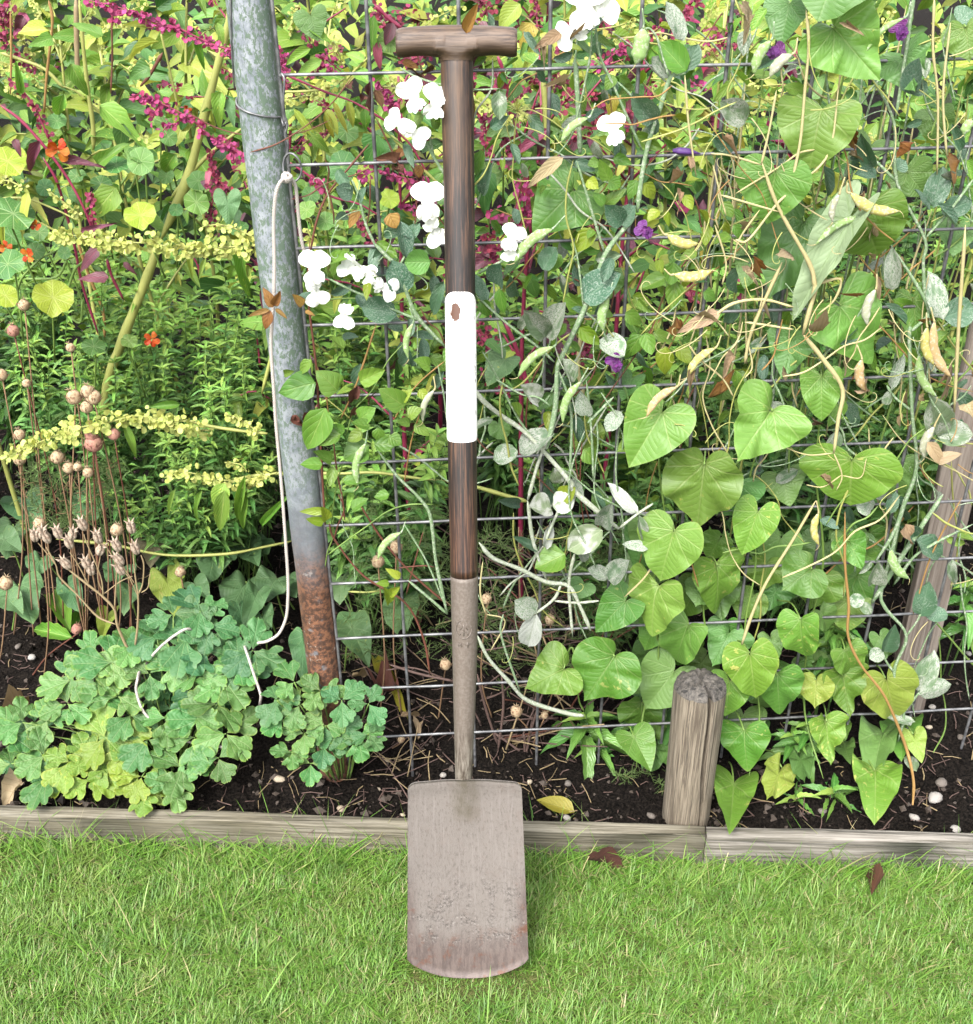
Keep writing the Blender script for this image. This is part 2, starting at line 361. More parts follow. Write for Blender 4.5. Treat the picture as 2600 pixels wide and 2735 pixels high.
def soil_mat():
    n = NT('dark_soil'); co = n.coord('Object'); a = n.noise(co, 40, 5, .7); b = n.noise(co, 220, 5, .75)
    col = n.mix(n.ramp(b, .35, .7), (.0014,.0012,.0011,1), (.017,.0135,.011,1)); col = n.mix(n.ramp(a, .58, .78, 0, .6), col, (.034,.026,.020,1))
    return n.finish(col, .95, .04, n.bump(n.math('ADD', a, b), 1.0, .01))
def grass_mat():
    n = NT('lawn_grass'); r = n.rand(); r2 = n.rand2(r, 13.7); uv = n.n('UVMap', uv_map='UVMap'); s = n.n('SeparateXYZ'); n.t.links.new(uv.outputs[0], s.inputs[0])
    col = n.mix(r2, C(106,168,48), C(154,206,80)); col = n.mix(n.ramp(n.rand2(r, 5.3), .6, .97, 0, .7), col, C(190,212,116))
    col = n.mix(n.ramp(n.rand2(r, 7.9), .90, .95, 0, .9), col, C(220,206,150))
    pt = n.noise(n.coord('Object'), 7, 4, .6); col = n.mix(n.ramp(pt, .5, .75, 0, .3), col, C(190,206,108)); col = n.mix(n.ramp(n.noise(n.coord('Object'), 16, 2), .55, .75, 0, .45), col, C(92,148,52))
    col = n.mix(n.ramp(s.outputs[1], .4, .0, 0, .5), col, C(206,200,136))
    hv = n.n('HueSaturation'); n.set(hv.inputs['Color'], col); n.set(hv.inputs['Value'], n.math('ADD', n.math('MULTIPLY', n.rand2(r, 29.1), .4), .75)); col = hv.outputs[0]
    return n.finish(col, .5, .35, None, 0, .3, col)
def thatch_mat():
    n = NT('lawn_thatch'); co = n.coord('Object'); a = n.noise(co, 18, 4, .65); b = n.noise(co, 380, 4, .7)
    col = n.mix(n.ramp(b, .3, .7), C(60,84,28), C(150,150,90)); col = n.mix(n.ramp(a, .4, .7, 0, .5), col, C(110,136,54))
    return n.finish(col, .9, .1, n.bump(b, 1, .006))
def rope_mat():
    n = NT('white_cord'); co = n.coord('Object'); b = n.noise(co, 500, 3); col = n.mix(b, C(180,168,158), C(228,220,212)); return n.finish(col, .85, .2, n.bump(b, .5, .0006))
def stone_mat(name, a, b):
    n = NT(name); co = n.coord('Object'); r = n.rand(); col = n.mix(n.noise(co, 90, 4), a, b); col = n.mix(n.math('MULTIPLY', r, .5), col, n.mix(1.0, col, (.7,.62,.55,1), 'MULTIPLY')); return n.finish(col, .8, .3, n.bump(n.noise(co, 200, 3), .4, .001))

LM = {}; K = .35
K = .262
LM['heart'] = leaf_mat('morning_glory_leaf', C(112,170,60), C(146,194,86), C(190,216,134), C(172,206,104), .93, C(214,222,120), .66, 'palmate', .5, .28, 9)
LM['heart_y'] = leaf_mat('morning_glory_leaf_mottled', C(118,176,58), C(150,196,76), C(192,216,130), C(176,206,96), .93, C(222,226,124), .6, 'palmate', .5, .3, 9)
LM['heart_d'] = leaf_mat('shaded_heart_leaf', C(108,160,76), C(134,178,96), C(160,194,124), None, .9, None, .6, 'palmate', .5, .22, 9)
LM['heart_b'] = leaf_mat('bluish_heart_leaf', C(92,140,88), C(126,166,108), C(150,186,130), C(150,186,110), .93, C(170,190,96), .64, 'palmate', .55, .2, 9)
LM['heart_p'] = leaf_mat('pale_leaf_underside', C(190,220,168), C(206,230,184), C(164,200,130), None, .9, None, .6, 'palmate', .6, .2, 9)
LM['heart_br'] = leaf_mat('browning_heart_leaf', C(130,124,96), C(150,138,104), C(170,170,110), None, .9, None, .6, 'palmate', .7, .15, 9)
LM['heart_lime'] = leaf_mat('lime_heart_leaf', C(160,190,76), C(176,200,84), C(200,212,120), None, .9, C(206,206,110), .6, 'palmate', .55, .25, 9)
K = .235
LM['colum'] = leaf_mat('columbine_leaf', C(92,160,80), C(136,188,98), C(190,214,150), C(168,208,84), .86, C(150,190,80), .62, 'fan', .55, .22, 16)
LM['colum_l'] = leaf_mat('columbine_leaf_lime', C(128,180,70), C(166,204,66), C(200,220,130), C(196,216,84), .86, C(196,214,80), .58, 'fan', .55, .28, 16)
LM['colum_d'] = leaf_mat('columbine_leaf_blue', C(78,144,84), C(110,168,96), C(160,196,130), C(140,190,90), .9, None, .6, 'fan', .55, .2, 16)
K = .365
LM['nast'] = leaf_mat('nasturtium_leaf', C(74,132,66), C(122,168,74), C(190,214,150), C(140,180,90), .93, C(180,200,80), .64, 'radial', .5, .28, 9)
LM['nast_y'] = leaf_mat('nasturtium_leaf_yellowing', C(160,190,56), C(186,206,66), C(216,226,130), C(150,186,70), .93, C(212,216,90), .6, 'radial', .5, .3, 9)
LM['orach'] = leaf_mat('green_orach_leaf', C(100,154,48), C(150,190,78), C(196,216,130), C(176,204,90), .9, C(206,214,90), .62, 'pinnate', .5, .3, 7)
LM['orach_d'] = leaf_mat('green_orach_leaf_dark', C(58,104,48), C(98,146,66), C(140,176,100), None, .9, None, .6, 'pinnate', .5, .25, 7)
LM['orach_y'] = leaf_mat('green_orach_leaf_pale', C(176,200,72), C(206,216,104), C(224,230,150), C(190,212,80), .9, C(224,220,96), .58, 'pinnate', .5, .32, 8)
LM['redl'] = leaf_mat('red_orach_leaf', C(92,58,66), C(134,72,90), C(166,60,96), None, .9, C(120,120,70), .66, 'pinnate', .45, .18, 7)
LM['redp'] = leaf_mat('red_orach_leaf_pink', C(170,74,104), C(196,110,126), C(214,120,140), None, .9, None, .6, 'pinnate', .5, .3, 7)
LM['herb'] = leaf_mat('bushy_herb_leaf', C(92,150,68), C(138,188,96), C(170,206,130), None, .9, None, .6, 'pinnate', .45, .3, 6)
LM['herb_l'] = leaf_mat('bushy_herb_leaf_tip', C(140,196,80), C(176,216,104), C(190,216,130), None, .9, None, .6, 'pinnate', .45, .3, 6)
LM['mint'] = leaf_mat('serrate_leaf', C(90,152,62), C(132,186,86), C(170,206,120), None, .9, None, .6, 'pinnate', .4, .28, 8, quilt=1.0, spec=.45)
K = .25
LM['clem'] = leaf_mat('clematis_leaf', C(112,166,60), C(150,194,76), C(180,210,110), C(166,202,80), .92, None, .6, 'pinnate', .45, .3, 4)
LM['clem_l'] = leaf_mat('clematis_leaf_lime', C(158,196,50), C(188,212,76), C(206,222,110), None, .92, None, .6, 'pinnate', .45, .32, 4)
LM['clem_o'] = leaf_mat('clematis_leaf_orange', C(176,120,60), C(206,160,84), C(150,90,50), C(130,60,40), .8, None, .6, 'pinnate', .6, .25, 4)
LM['dead'] = leaf_mat('withered_brown_leaf', C(104,60,44), C(150,100,72), C(70,40,30), None, .9, None, .6, 'pinnate', .8, .1, 5)
LM['dry'] = leaf_mat('dry_tan_leaf', C(196,160,116), C(226,204,166), C(160,120,84), None, .9, None, .6, 'pinnate', .8, .2, 5)
LM['yel'] = leaf_mat('yellow_leaf', C(218,206,66), C(232,216,100), C(200,196,96), C(150,180,60), .92, C(110,96,40), .62, 'pinnate', .5, .3, 7)
LM['mil'] = leaf_mat('mildewed_pea_leaf', C(112,152,108), C(146,176,130), C(176,198,156), C(176,194,150), .9, None, .6, 'pinnate', .7, .18, 5, speck=C(232,236,222), speck_lo=.42)
LM['mil_w'] = leaf_mat('white_mildewed_pea_leaf', C(140,166,120), C(170,190,150), C(196,208,176), None, .9, None, .6, 'pinnate', .75, .18, 5, speck=C(244,246,238), speck_lo=.36)
LM['pea'] = leaf_mat('blue_green_pea_leaf', C(84,134,100), C(116,158,122), C(150,184,150), C(150,186,140), .92, None, .6, 'pinnate', .55, .22, 5, speck=C(190,208,190), speck_lo=.5)
K = .3
LM['petal'] = leaf_mat('white_petal', (.42,.44,.41,1), (.52,.52,.51,1), None, None, .9, None, .6, 'pinnate', .6, .3, 5, quilt=.1)
LM['purple'] = leaf_mat('purple_petal', C(96,22,104), C(146,50,160), C(206,150,214), None, .9, None, .6, 'pinnate', .5, .25, 6)
LM['violet'] = leaf_mat('violet_bud', C(96,60,150), C(130,92,176), C(190,170,216), None, .9, None, .6, 'pinnate', .5, .2, 6)
LM['orange'] = leaf_mat('orange_petal', C(236,86,24), C(246,120,34), C(250,190,60), None, .9, None, .6, 'pinnate', .5, .3, 5)
K = .39
LM['gdisc'] = leaf_mat('green_seed_bract', C(206,218,104), C(234,238,146), C(240,240,166), C(200,218,100), .8, None, .6, 'radial', .55, .35, 4, quilt=.2)
LM['rdisc'] = leaf_mat('magenta_seed_bract', C(176,44,108), C(216,92,152), C(226,140,176), C(150,30,86), .8, None, .6, 'radial', .5, .3, 4, quilt=.2)
LM['rdisc_d'] = leaf_mat('dark_red_seed_bract', C(120,30,62), C(176,58,96), C(190,96,120), None, .8, None, .6, 'radial', .55, .2, 4, quilt=.2)
K = .30
M['g_stem'] = stem_mat('green_stem', C(150,182,88), C(116,156,70))
M['y_stem'] = stem_mat('yellow_green_stem', C(206,208,120), C(176,186,92))
M['pea_stem'] = stem_mat('winged_pea_stem', C(128,164,116), C(158,186,138), .7, 80, C(210,218,196))
M['pea_stem_w'] = stem_mat('mildewed_pea_stem', C(176,190,156), C(206,212,190), .8, 80, C(232,234,224))
M['dry_stem'] = stem_mat('dry_pea_stem', C(230,220,166), C(208,194,132), .75, 60)
M['r_stem'] = stem_mat('magenta_stem', C(150,34,74), C(186,66,104), .5)
M['br_stem'] = stem_mat('brown_vine_stem', C(110,58,44), C(140,84,60), .7)
M['or_stem'] = stem_mat('tan_vine_stem', C(198,160,92), C(172,126,70), .7, 90)
M['herb_stem'] = stem_mat('herb_stem', C(120,160,80), C(96,136,66))
M['pod'] = stem_mat('green_pea_pod', C(150,190,106), C(176,208,132), .75, 70, C(216,226,196))
M['pod_y'] = stem_mat('yellow_pea_pod', C(206,200,100), C(222,210,124), .75, 70, C(232,226,186))
M['pod_t'] = stem_mat('tan_pea_pod', C(208,172,116), C(226,196,140), .75, 50, C(232,216,190))
M['pod_g'] = stem_mat('grey_pea_pod', C(176,186,146), C(206,206,180), .8, 60, C(226,224,210))
M['calyx'] = stem_mat('pale_calyx', C(196,212,128), C(170,196,106))
M['seed'] = stem_mat('papery_seed_head', C(236,216,178), C(196,160,120), .8, 150, C(150,104,76))
M['seed_p'] = stem_mat('pink_papery_seed_head', C(206,128,124), C(196,166,132), .8, 110, C(150,80,76))
M['colpod'] = stem_mat('dry_columbine_pod', C(230,212,190), C(186,160,138), .8, 160, C(140,110,92))
M['thread'] = stem_mat('dry_thread_bract', C(190,152,112), C(136,102,74), .85)
M['feather'] = stem_mat('feathery_foliage', C(92,120,58), C(120,148,76), .7)
M['soil'] = soil_mat(); K = .30; M['grass'] = grass_mat(); M['thatch'] = thatch_mat(); K = .36; M['rope'] = rope_mat(); K = .2; M['wire'] = wire_mat(); K = .26
M['clod'] = stone_mat('brown_soil_crumb', (.012,.009,.007,1), (.045,.034,.026,1)); M['pebble'] = stone_mat('pale_pebble', C(176,168,160), C(226,222,216)); M['pebble_d'] = stone_mat('grey_pebble', C(120,112,106), C(160,150,140))
M['shell'] = stone_mat('cream_snail_shell', C(206,184,150), C(236,224,204))

# ------------------------------------------------------------------ leaf templates (stalk at 0,0; tip at 0,1; z is the upper side)
def grid_leaf(key, wf, nv=7, nu=4, droop=.12, fold=.12, ripple=.0, seed=0, serr=0, tw=0.0):
    rg = random.Random(seed); V=[]; UV=[]; E=[]; Fc=[]; ph = rg.random()*6
    for i in range(nv+1):
        v = i/nv; w = wf(v)*(1 + (serr*(1 if i % 2 else -1) if 0 < i < nv else 0))
        for k in range(nu+1):
            q = k/nu*2-1; x = .5*q*w; z = -droop*v*v*1.2 + fold*abs(x) + ripple*math.sin(v*9+ph)*abs(q)*q + ripple*.5*math.sin(v*14+ph)*(abs(q)**2)
            a = tw*v; V.append((x*math.cos(a), v, z + x*math.sin(a))); UV.append((.5+.5*q, v)); E.append(max(abs(q), abs(2*v-1)**6))
    for i in range(nv):
        for k in range(nu): a = i*(nu+1)+k; Fc.append((a, a+1, a+nu+2, a+nu+1))
    TPL[key] = (np.array(V), Fc, np.array(UV), np.array(E))
def polar_leaf(key, half, c=(0,.3), rings=(.42,.78,1.0), sub=3, droop=.15, fold=.15, ripple=.02, seed=0, full=None):
    P = [(x, y, 0) for x, y in half]; Q = [(p.x, p.y) for p in catmull(P, sub)]
    out = Q + [(-x, y) for x, y in Q[-2:0:-1]] if full is None else full
    n = len(out); rg = random.Random(seed); ph = rg.random()*6; V=[(c[0], c[1], 0)]; E=[0.0]; Fc=[]
    for s in rings:
        for (x, y) in out: V.append((c[0]+(x-c[0])*s, c[1]+(y-c[1])*s, 0)); E.append(s)
    for k in range(n): Fc.append((0, 1+k, 1+(k+1) % n))
    for j in range(len(rings)-1):
        for k in range(n): a=1+j*n+k; b=1+j*n+(k+1)%n; Fc.append((a, a+n, b+n, b))
    V = np.array(V); x, y = V[:,0], V[:,1]; E = np.array(E)
    th = np.arctan2(x-c[0], y-c[1]); UV = np.stack([x, y], -1).copy()
    V[:,2] = -droop*np.maximum(y,0)**2 + fold*np.abs(x) - .6*fold*np.maximum(-y,0) + ripple*np.sin(th*5+ph)*E**2 + ripple*.6*np.sin(th*9+ph*2)*E**3
    area = sum(out[i][0]*out[(i+1)%n][1]-out[(i+1)%n][0]*out[i][1] for i in range(n))
    if area < 0: Fc = [tuple(reversed(f)) for f in Fc]
    TPL[key] = (V, Fc, UV, E)
HEART = [(0,.02),(.06,-.10),(.17,-.20),(.31,-.22),(.43,-.13),(.5,.06),(.49,.25),(.42,.46),(.30,.66),(.15,.83),(.05,.93),(0,1.0)]
HEART2 = [(0,.02),(.05,-.13),(.16,-.25),(.32,-.27),(.45,-.16),(.5,.03),(.46,.24),(.36,.46),(.25,.66),(.14,.82),(.04,.94),(0,1.0)]
for i in range(6):
    polar_leaf('heart%d' % i, [(x*(1+.10*math.sin(i*2.1+y*4)), y+.03*math.sin(i*1.3+x*9)*(0 < x)) for x, y in (HEART if i % 2 else HEART2)], (0,.28), (.42,.78,1.0), 3, (.10,.30,.02,.18,-.08,.4)[i], (.25,.05,.4,.12,.3,.5)[i], (.035,.05,.025,.07,.09,.05)[i], i)
COLU = [(0,0),(.10,.14),(.27,.30),(.42,.40),(.50,.52),(.47,.62),(.40,.655),(.41,.72),(.34,.80),(.25,.80),(.19,.76),(.19,.88),(.10,.97),(.045,.94),(0,.975)]
COLU2 = [(0,0),(.08,.12),(.22,.24),(.38,.32),(.49,.46),(.50,.58),(.42,.63),(.34,.60),(.25,.56),(.27,.70),(.23,.84),(.12,.93),(.06,.90),(0,.96)]
for i in range(4):
    polar_leaf('colum%d' % i, COLU if i % 2 else COLU2, (0,.46), (.5,.85,1.0), 2, (.05,.2,-.05,.12)[i], (.15,.3,.06,.2)[i], (.05,.03,.06,.04)[i], i+9)
STD = [(0,0),(.10,.08),(.30,.16),(.47,.38),(.50,.62),(.42,.83),(.25,.97),(.08,.93),(0,.86)]
for i in range(3): polar_leaf('std%d' % i, [(x*(1+.08*math.sin(i*3+y*5)), y) for x, y in STD], (0,.45), (.5,.85,1.0), 2, (.1,-.25,.3)[i], (.2,-.3,.4)[i], (.07,.1,.08)[i], i+4)
def ring_out(n, f): return [(.5*f(t)*math.sin(t), .5*f(t)*math.cos(t)) for t in [2*math.pi*k/n for k in range(n)]]
for i in range(3):
    polar_leaf('nast%d' % i, [(0,0),(1,1),(2,2)], (0,0), (.45,.8,1.0), 1, .0, (.05,.2,.0)[i], (.03,.05,.06)[i], i, ring_out(27, lambda t, i=i: 1-.045*abs(math.sin(t*4.5+i))+.03*math.sin(2*t+i)))
polar_leaf('disc', [(0,0),(1,1),(2,2)], (0,.5), (1.0,), 1, .1, .25, .04, 5, [(x, y+.5) for x, y in ring_out(8, lambda t: 1)])
pw = lambda v, a, b, m: (max(v,0)**a)*(max(1-v,0)**b)/m
def wf_lance(v): return max(.04, pw(v, .55, .9, .47)) if v < 1 else .0
def wf_ovate(v): return max(.05, pw(v, .42, .85, .50)) if v < 1 else .0
def wf_tri(v): return max(.05, (min(1, v*6)**.8)*(1-v)**.75*1.06) if v < 1 else .0
def wf_ell(v): return max(.04, (4*v*(1-v))**.55)
def wf_obo(v): return max(.06, (v**.8)*((1-v)**.32)*1.55) if v < 1 else .25
for i in range(3):
    grid_leaf('lance%d' % i, wf_lance, 7, 4, (.15,.45,.3)[i], (.4,.2,.5)[i], (.01,.03,.02)[i], i)
    grid_leaf('ovate%d' % i, wf_ovate, 7, 4, (.1,.3,-.08)[i], (.3,.1,.45)[i], (.02,.03,.015)[i], i+5, 0, (0,.4,-.3)[i])
    grid_leaf('tri%d' % i, wf_tri, 8, 4, (.15,.5,.3)[i], (.25,.5,.1)[i], (.04,.06,.05)[i], i+7, .06, (0,.5,-.4)[i])
    grid_leaf('pea%d' % i, wf_ell, 7, 4, (.1,.25,-.1)[i], (.4,.15,.6)[i], (.03,.05,.02)[i], i+3, 0, (.1,-.4,.3)[i])
    grid_leaf('serr%d' % i, wf_lance, 10, 4, (.2,.5,.35)[i], (.5,.3,.6)[i], (.02,.04,.03)[i], i+8, .10)
    grid_leaf('petal%d' % i, wf_obo, 6, 6, (.25,-.2,.1)[i], (-.35,.3,-.1)[i], (.06,.09,.05)[i], i+2)
    grid_leaf('curl%d' % i, wf_ovate, 8, 4, (.5,-.6,.3)[i], (1.2,1.6,.9)[i], (.16,.2,.12)[i], i+1, .05, (1.2,-2.0,2.4)[i])
grid_leaf('small', wf_lance, 3, 2, .25, .4, 0, 1)
grid_leaf('smallo', wf_ovate, 3, 2, .2, .3, 0, 2)

def frame(a, b, nrm, w):
    """matrix of a leaf with its stalk at a and tip at b, upper side towards nrm, width w"""
    y = b-a; L = y.length; y = y/L; x = y.cross(nrm)
    if x.length < 1e-5: x = y.orthogonal()
    x.normalize(); z = x.cross(y)
    return Matrix(((x.x*w, y.x*L, z.x*L, a.x), (x.y*w, y.y*L, z.y*L, a.y), (x.z*w, y.z*L, z.z*L, a.z), (0,0,0,1)))
def rv(s=1.0): return Vector((random.uniform(-s,s), random.uniform(-s,s), random.uniform(-s,s)))
def leaf_px(th, tpl, mat, p, t, w, f, tilt=.02, name='leaf', jit=.3, up=.35):
    """p, t: pixels of stalk and tip, w: width in pixels, f: pixel -> place"""
    a = f(*p); b = f(*t); vd = (CAM-b).normalized(); b = b + vd*tilt
    nrm = (CAM-a).normalized() + Vector((0,0,up)) + rv(jit)
    th.leaf(tpl, mat, frame(a, b, nrm, w/ppm((a+b)/2)*1.04), name); return a, b
K = .19
# ------------------------------------------------------------------ ground: soil of the bed, lawn, edging boards
BA, BB = PZ(0, 2149, .07), PZ(2600, 2226, .07)          # back top edge of the edging boards
BD = (BB-BA).normalized(); BD.z = 0; BD.normalize(); BNrm = Vector((BD.y, -BD.x, 0))     # towards the lawn
def board_y(x): return BA.y + (x-BA.x)*BD.y/BD.x
SOIL = .045
def nz(x, y, s=0):
    return (np.sin(x*7.1+s)*np.sin(y*6.3+s*2) + .6*np.sin(x*17.3+y*9.1+s) + .4*np.sin(y*23.7-x*11.9+s*3))
def soil_h(x, y):
    x = np.asarray(x, float); y = np.asarray(y, float); near = np.clip((5-y)/3, 0, 1)
    return SOIL + near*(.006*nz(x, y) + .004*nz(x*3.1, y*3.3, 2) + .0025*nz(x*9, y*8.7, 5)) + .02*np.clip((y-1.45)/.6, 0, 1)
def sheet(name, xs, ys, hf, mat, kind='structure'):
    X, Y = np.meshgrid(xs, ys); Z = hf(X, Y); V = np.stack([X, Y, Z], -1).reshape(-1, 3); nx = len(xs)
    if name == 'soil': V[:nx,1] = board_y(V[:nx,0])-.004
    if name == 'lawn': V[-nx:,1] = board_y(V[-nx:,0])-.012
    Fc = [(j*nx+i, j*nx+i+1, (j+1)*nx+i+1, (j+1)*nx+i) for j in range(len(ys)-1) for i in range(nx-1)]
    me = mk_mesh(name, V, Fc, V[:,:2], np.zeros(len(V)), np.zeros(len(V)), mat); o = new_obj(name, me); o['kind'] = kind; return o
xs = np.concatenate([[-60,-20,-8,-4], np.linspace(-2.2,2.2,190), [4,8,20,60]])
sheet('soil', xs, np.concatenate([[1.25], np.linspace(1.335,3.2,110), [3.6,4.2,5,7,12,25,60]]), soil_h, M['soil'])
sheet('lawn', np.concatenate([[-60,-20,-5], np.linspace(-2,2,40), [5,20,60]]), np.concatenate([[-60,-20,-5,-1], np.linspace(0,1.2,26), [1.26]]), lambda x, y: .003*nz(x, y, 1)*np.clip((3-np.abs(x)),0,1), M['thatch'])

def bevel_box(L, W, H, nx=40, rb=.004, wob=.0012, seed=0):
    """a board along x: L long, W thick (y), H high (z), rounded arrises and a little warp; x starts at 0"""
    sec = []
    for cx, cy, a0 in ((W/2-rb, H-rb, 0), (-W/2+rb, H-rb, 90), (-W/2+rb, rb, 180), (W/2-rb, rb, 270)):
        for k in range(4): a = R(a0+30*k); sec.append((cx+rb*math.cos(a), cy+rb*math.sin(a)))
    m = len(sec); V=[]; Fc=[]; UV=[]
    for i in range(nx+1):
        x = L*i/nx
        for k, (y, z) in enumerate(sec):
            q = wob*(math.sin(x*9+k+seed)+.6*math.sin(x*31+k*2+seed)); V.append((x, y+q*.7, z+q)); UV.append((x, k/m))
    for i in range(nx):
        for k in range(m): a=i*m+k; b=i*m+(k+1)%m; Fc.append((a, a+m, b+m, b))
    Fc.append(tuple(range(m))); Fc.append(tuple(range((nx+1)*m-1, nx*m-1, -1)))
    return Geo().add(V, Fc, UV)
ang = math.atan2(BD.y, BD.x); BT = .019; BH = .135
JX = PZ(1888, 2222, .07).x                              # where the two boards meet
def board(name, x0, x1, mat, label, seed, dz):
    L = (x1-x0)/math.cos(ang); me = bevel_box(L, BT, BH, 60, .004, .0013, seed).mesh(name, mat)
    p = Vector((x0, board_y(x0), .07+dz-BH)) + BNrm*(BT/2)
    single(name, me, label, 'board', Matrix.Translation(p) @ Matrix.Rotation(ang, 4, 'Z'))
board('edging_board', -2.6, JX-.0012, M['board'], 'long olive-grey weathered edging board running behind the spade blade', 0, 0)
board('edging_board', JX+.0012, 2.4, M['board2'], 'paler grey edging board with white lichen, starting at the round wooden peg', 3, .001)

# ------------------------------------------------------------------ lawn grass
def blades(n, xr, yr, hr, wr, seed, board_tuft=False):
    g = np.random.default_rng(seed); x = g.uniform(*xr, n); y = g.uniform(*yr, n)
    lim = BA.y + (x-BA.x)*BD.y/BD.x - BT - .004
    if board_tuft: y = lim - np.abs(g.normal(0, .022, n))
    ok = y < lim; x, y = x[ok], y[ok]; n = len(x); lim = lim[ok]
    clump = .5+.5*np.sin(x*37+3*np.sin(y*29))*np.sin(y*41+2*np.sin(x*23))
    h = g.uniform(*hr, n)*(.65+.6*clump)*(1+.25*np.exp(-(lim-y)/.05)); w = g.uniform(*wr, n)
    fp = PZ(1250, 2612, .01); h *= 1-.6*np.exp(-((np.maximum(np.abs(x-fp.x)-.085, 0))/.02)**2)*((y < fp.y+.012+.35*np.abs(x-fp.x)**1.6) & (y > fp.y-.03))
    az = g.uniform(0, 2*np.pi, n); lean = g.uniform(.15, 1.0, n)*(1.1-.35*clump); bend = g.uniform(.1, 1.0, n)
    d = np.stack([np.cos(az), np.sin(az)], -1)
    if board_tuft: d[:,1] = np.abs(d[:,1])*.6
    s = np.stack([-d[:,1], d[:,0]], -1)
    V = np.zeros((n, 7, 3)); UV = np.zeros((n, 7, 2)); base = np.stack([x, y], -1)
    for k, t in enumerate((0, .4, .75, 1.0)):
        run = h*(lean*t + bend*t*t*.7); up = h*(t*(1-.25*lean) - .38*bend*t*t); c = base + d*run[:,None]
        ww = w*(1, .95, .65, 0)[k]*.5
        if k < 3:
            V[:,2*k,:2] = c - s*ww[:,None]; V[:,2*k+1,:2] = c + s*ww[:,None]; V[:,2*k,2] = V[:,2*k+1,2] = up - .002; UV[:,2*k,1] = UV[:,2*k+1,1] = t; UV[:,2*k+1,0] = 1
        else: V[:,6,:2] = c; V[:,6,2] = up; UV[:,6] = (.5, 1)
    o = np.arange(n)[:,None]*7
    q1 = o + np.array([[0,1,3,2]]); q2 = o + np.array([[2,3,5,4]]); t3 = o + np.array([[4,5,6]])
    Fc = [tuple(r) for r in q1.tolist()] + [tuple(r) for r in q2.tolist()] + [tuple(r) for r in t3.tolist()]
    rnd = np.repeat(g.uniform(0, 1, n), 7)
    return V.reshape(-1, 3), Fc, UV.reshape(-1, 2), rnd
def grass_obj(parts):
    V=[]; Fc=[]; UV=[]; Rn=[]; n=0
    for v, f, uv, r in parts: V.append(v); Fc += [tuple(i+n for i in q) for q in f]; UV.append(uv); Rn.append(r); n += len(v)
    V = np.concatenate(V); me = mk_mesh('grass', V, Fc, np.concatenate(UV), np.zeros(len(V)), np.concatenate(Rn), M['grass'])
    o = new_obj('grass', me); o['kind'] = 'stuff'; o['label'] = 'short mown green grass with straw blades covering the lawn'; o['category'] = 'grass'
grass_obj([blades(95000, (-.72,.72), (.84,1.27), (.012,.029), (.0008,.0015), 1), blades(26000, (-1.5,1.5), (.35,1.27), (.018,.038), (.0012,.0022), 2),
           blades(250, (-.9,.9), (.8,1.27), (.04,.075), (.0014,.0026), 4), blades(3600, (-1.1,1.1), (1.0,1.27), (.02,.056), (.0012,.0024), 3, True), blades(420, (-1.1,1.1), (1.0,1.27), (.06,.10), (.0012,.0024), 3, True)])

# ------------------------------------------------------------------ wire panel: every wire a part
base = panel(12.6, 3.5); fence = Thing('wire_fence', 'grey welded square-mesh wire panel standing behind the spade', 'wire fence', (base.x, base.y, .04))
def wire(a, b, name, r=.0023):
    n = 14; P = [a.lerp(b, i/n) + rv(.0005) for i in range(n+1)]; fence.tube(name, P, r, M['wire'], 6, 3)
for i in range(-5, 11): wire(panel(i, 0, .0025), panel(i, 10.2, .0025), 'horizontal_wire', .0021)
for j in range(0, 11): wire(panel(-5.3, j, -.0025), panel(13.6, j, -.0025), 'vertical_wire')

# ------------------------------------------------------------------ galvanised post with tie wire
pa, pb = PM(868, 1810, -.012), PM(665, 20, -.012)
zax = (pb-pa).normalized(); pa = pa - zax*((pa.z-.0)/zax.z)
def axis_matrix(o, z, xh=Vector((1,0,0))):
    z = z.normalized(); x = (xh - z*xh.dot(z)).normalized(); y = z.cross(x); Mx = Matrix.Identity(4)
    for r_ in range(3): Mx[r_][0]=x[r_]; Mx[r_][1]=y[r_]; Mx[r_][2]=z[r_]; Mx[r_][3]=o[r_]
    return Mx
post = Thing('galvanised_post', 'leaning round galvanised steel post with rusty foot and green algae', 'post', M=axis_matrix(pa, zax))
ZRUST = (post.Mi @ PM(848, 1540, .012)).z; PR = .0242; ns = 32; V=[]; Fc=[]; Lp = 1.75; nz_ = 60
for i in range(nz_+1):
    for k in range(ns):
        a = 2*math.pi*k/ns; rr = PR + .0003*math.sin(i*1.7+k*.8)*(1+2.5*(i < 12)); V.append((rr*math.cos(a), rr*math.sin(a), -.15+Lp*i/nz_))
for k in range(ns): V.append(((PR-.003)*math.cos(2*math.pi*k/ns), (PR-.003)*math.sin(2*math.pi*k/ns), -.15+Lp))
for k in range(ns): V.append(((PR-.003)*math.cos(2*math.pi*k/ns), (PR-.003)*math.sin(2*math.pi*k/ns), .9))
for i in range(nz_+2):
    for k in range(ns): a=i*ns+k; b=i*ns+(k+1)%ns; Fc.append((a, b, b+ns, a+ns))
K = .27; post.part('pipe', Geo().add(V, Fc).mesh('pipe', pipe_mat()), local=True); K = .19
def pipe_local(px, py): return post.Mi @ PM(px, py, .012)
def on_pipe(t, ang_, r=PR+.0016): return post.M @ Vector((r*math.sin(ang_), -r*math.cos(ang_), t))
zt = pipe_local(660, 335).z
P = [on_pipe(zt+.012-.02*(a_/math.pi), a_) for a_ in np.linspace(-2.9, 1.2, 14)] + [PM(758, 338, .004), PM(765, 325, .006), PM(760, 315, -.004)]
post.tube('tie_wire', P, .0012, M['wire'], 6, 2)
z0 = pipe_local(618, 120).z
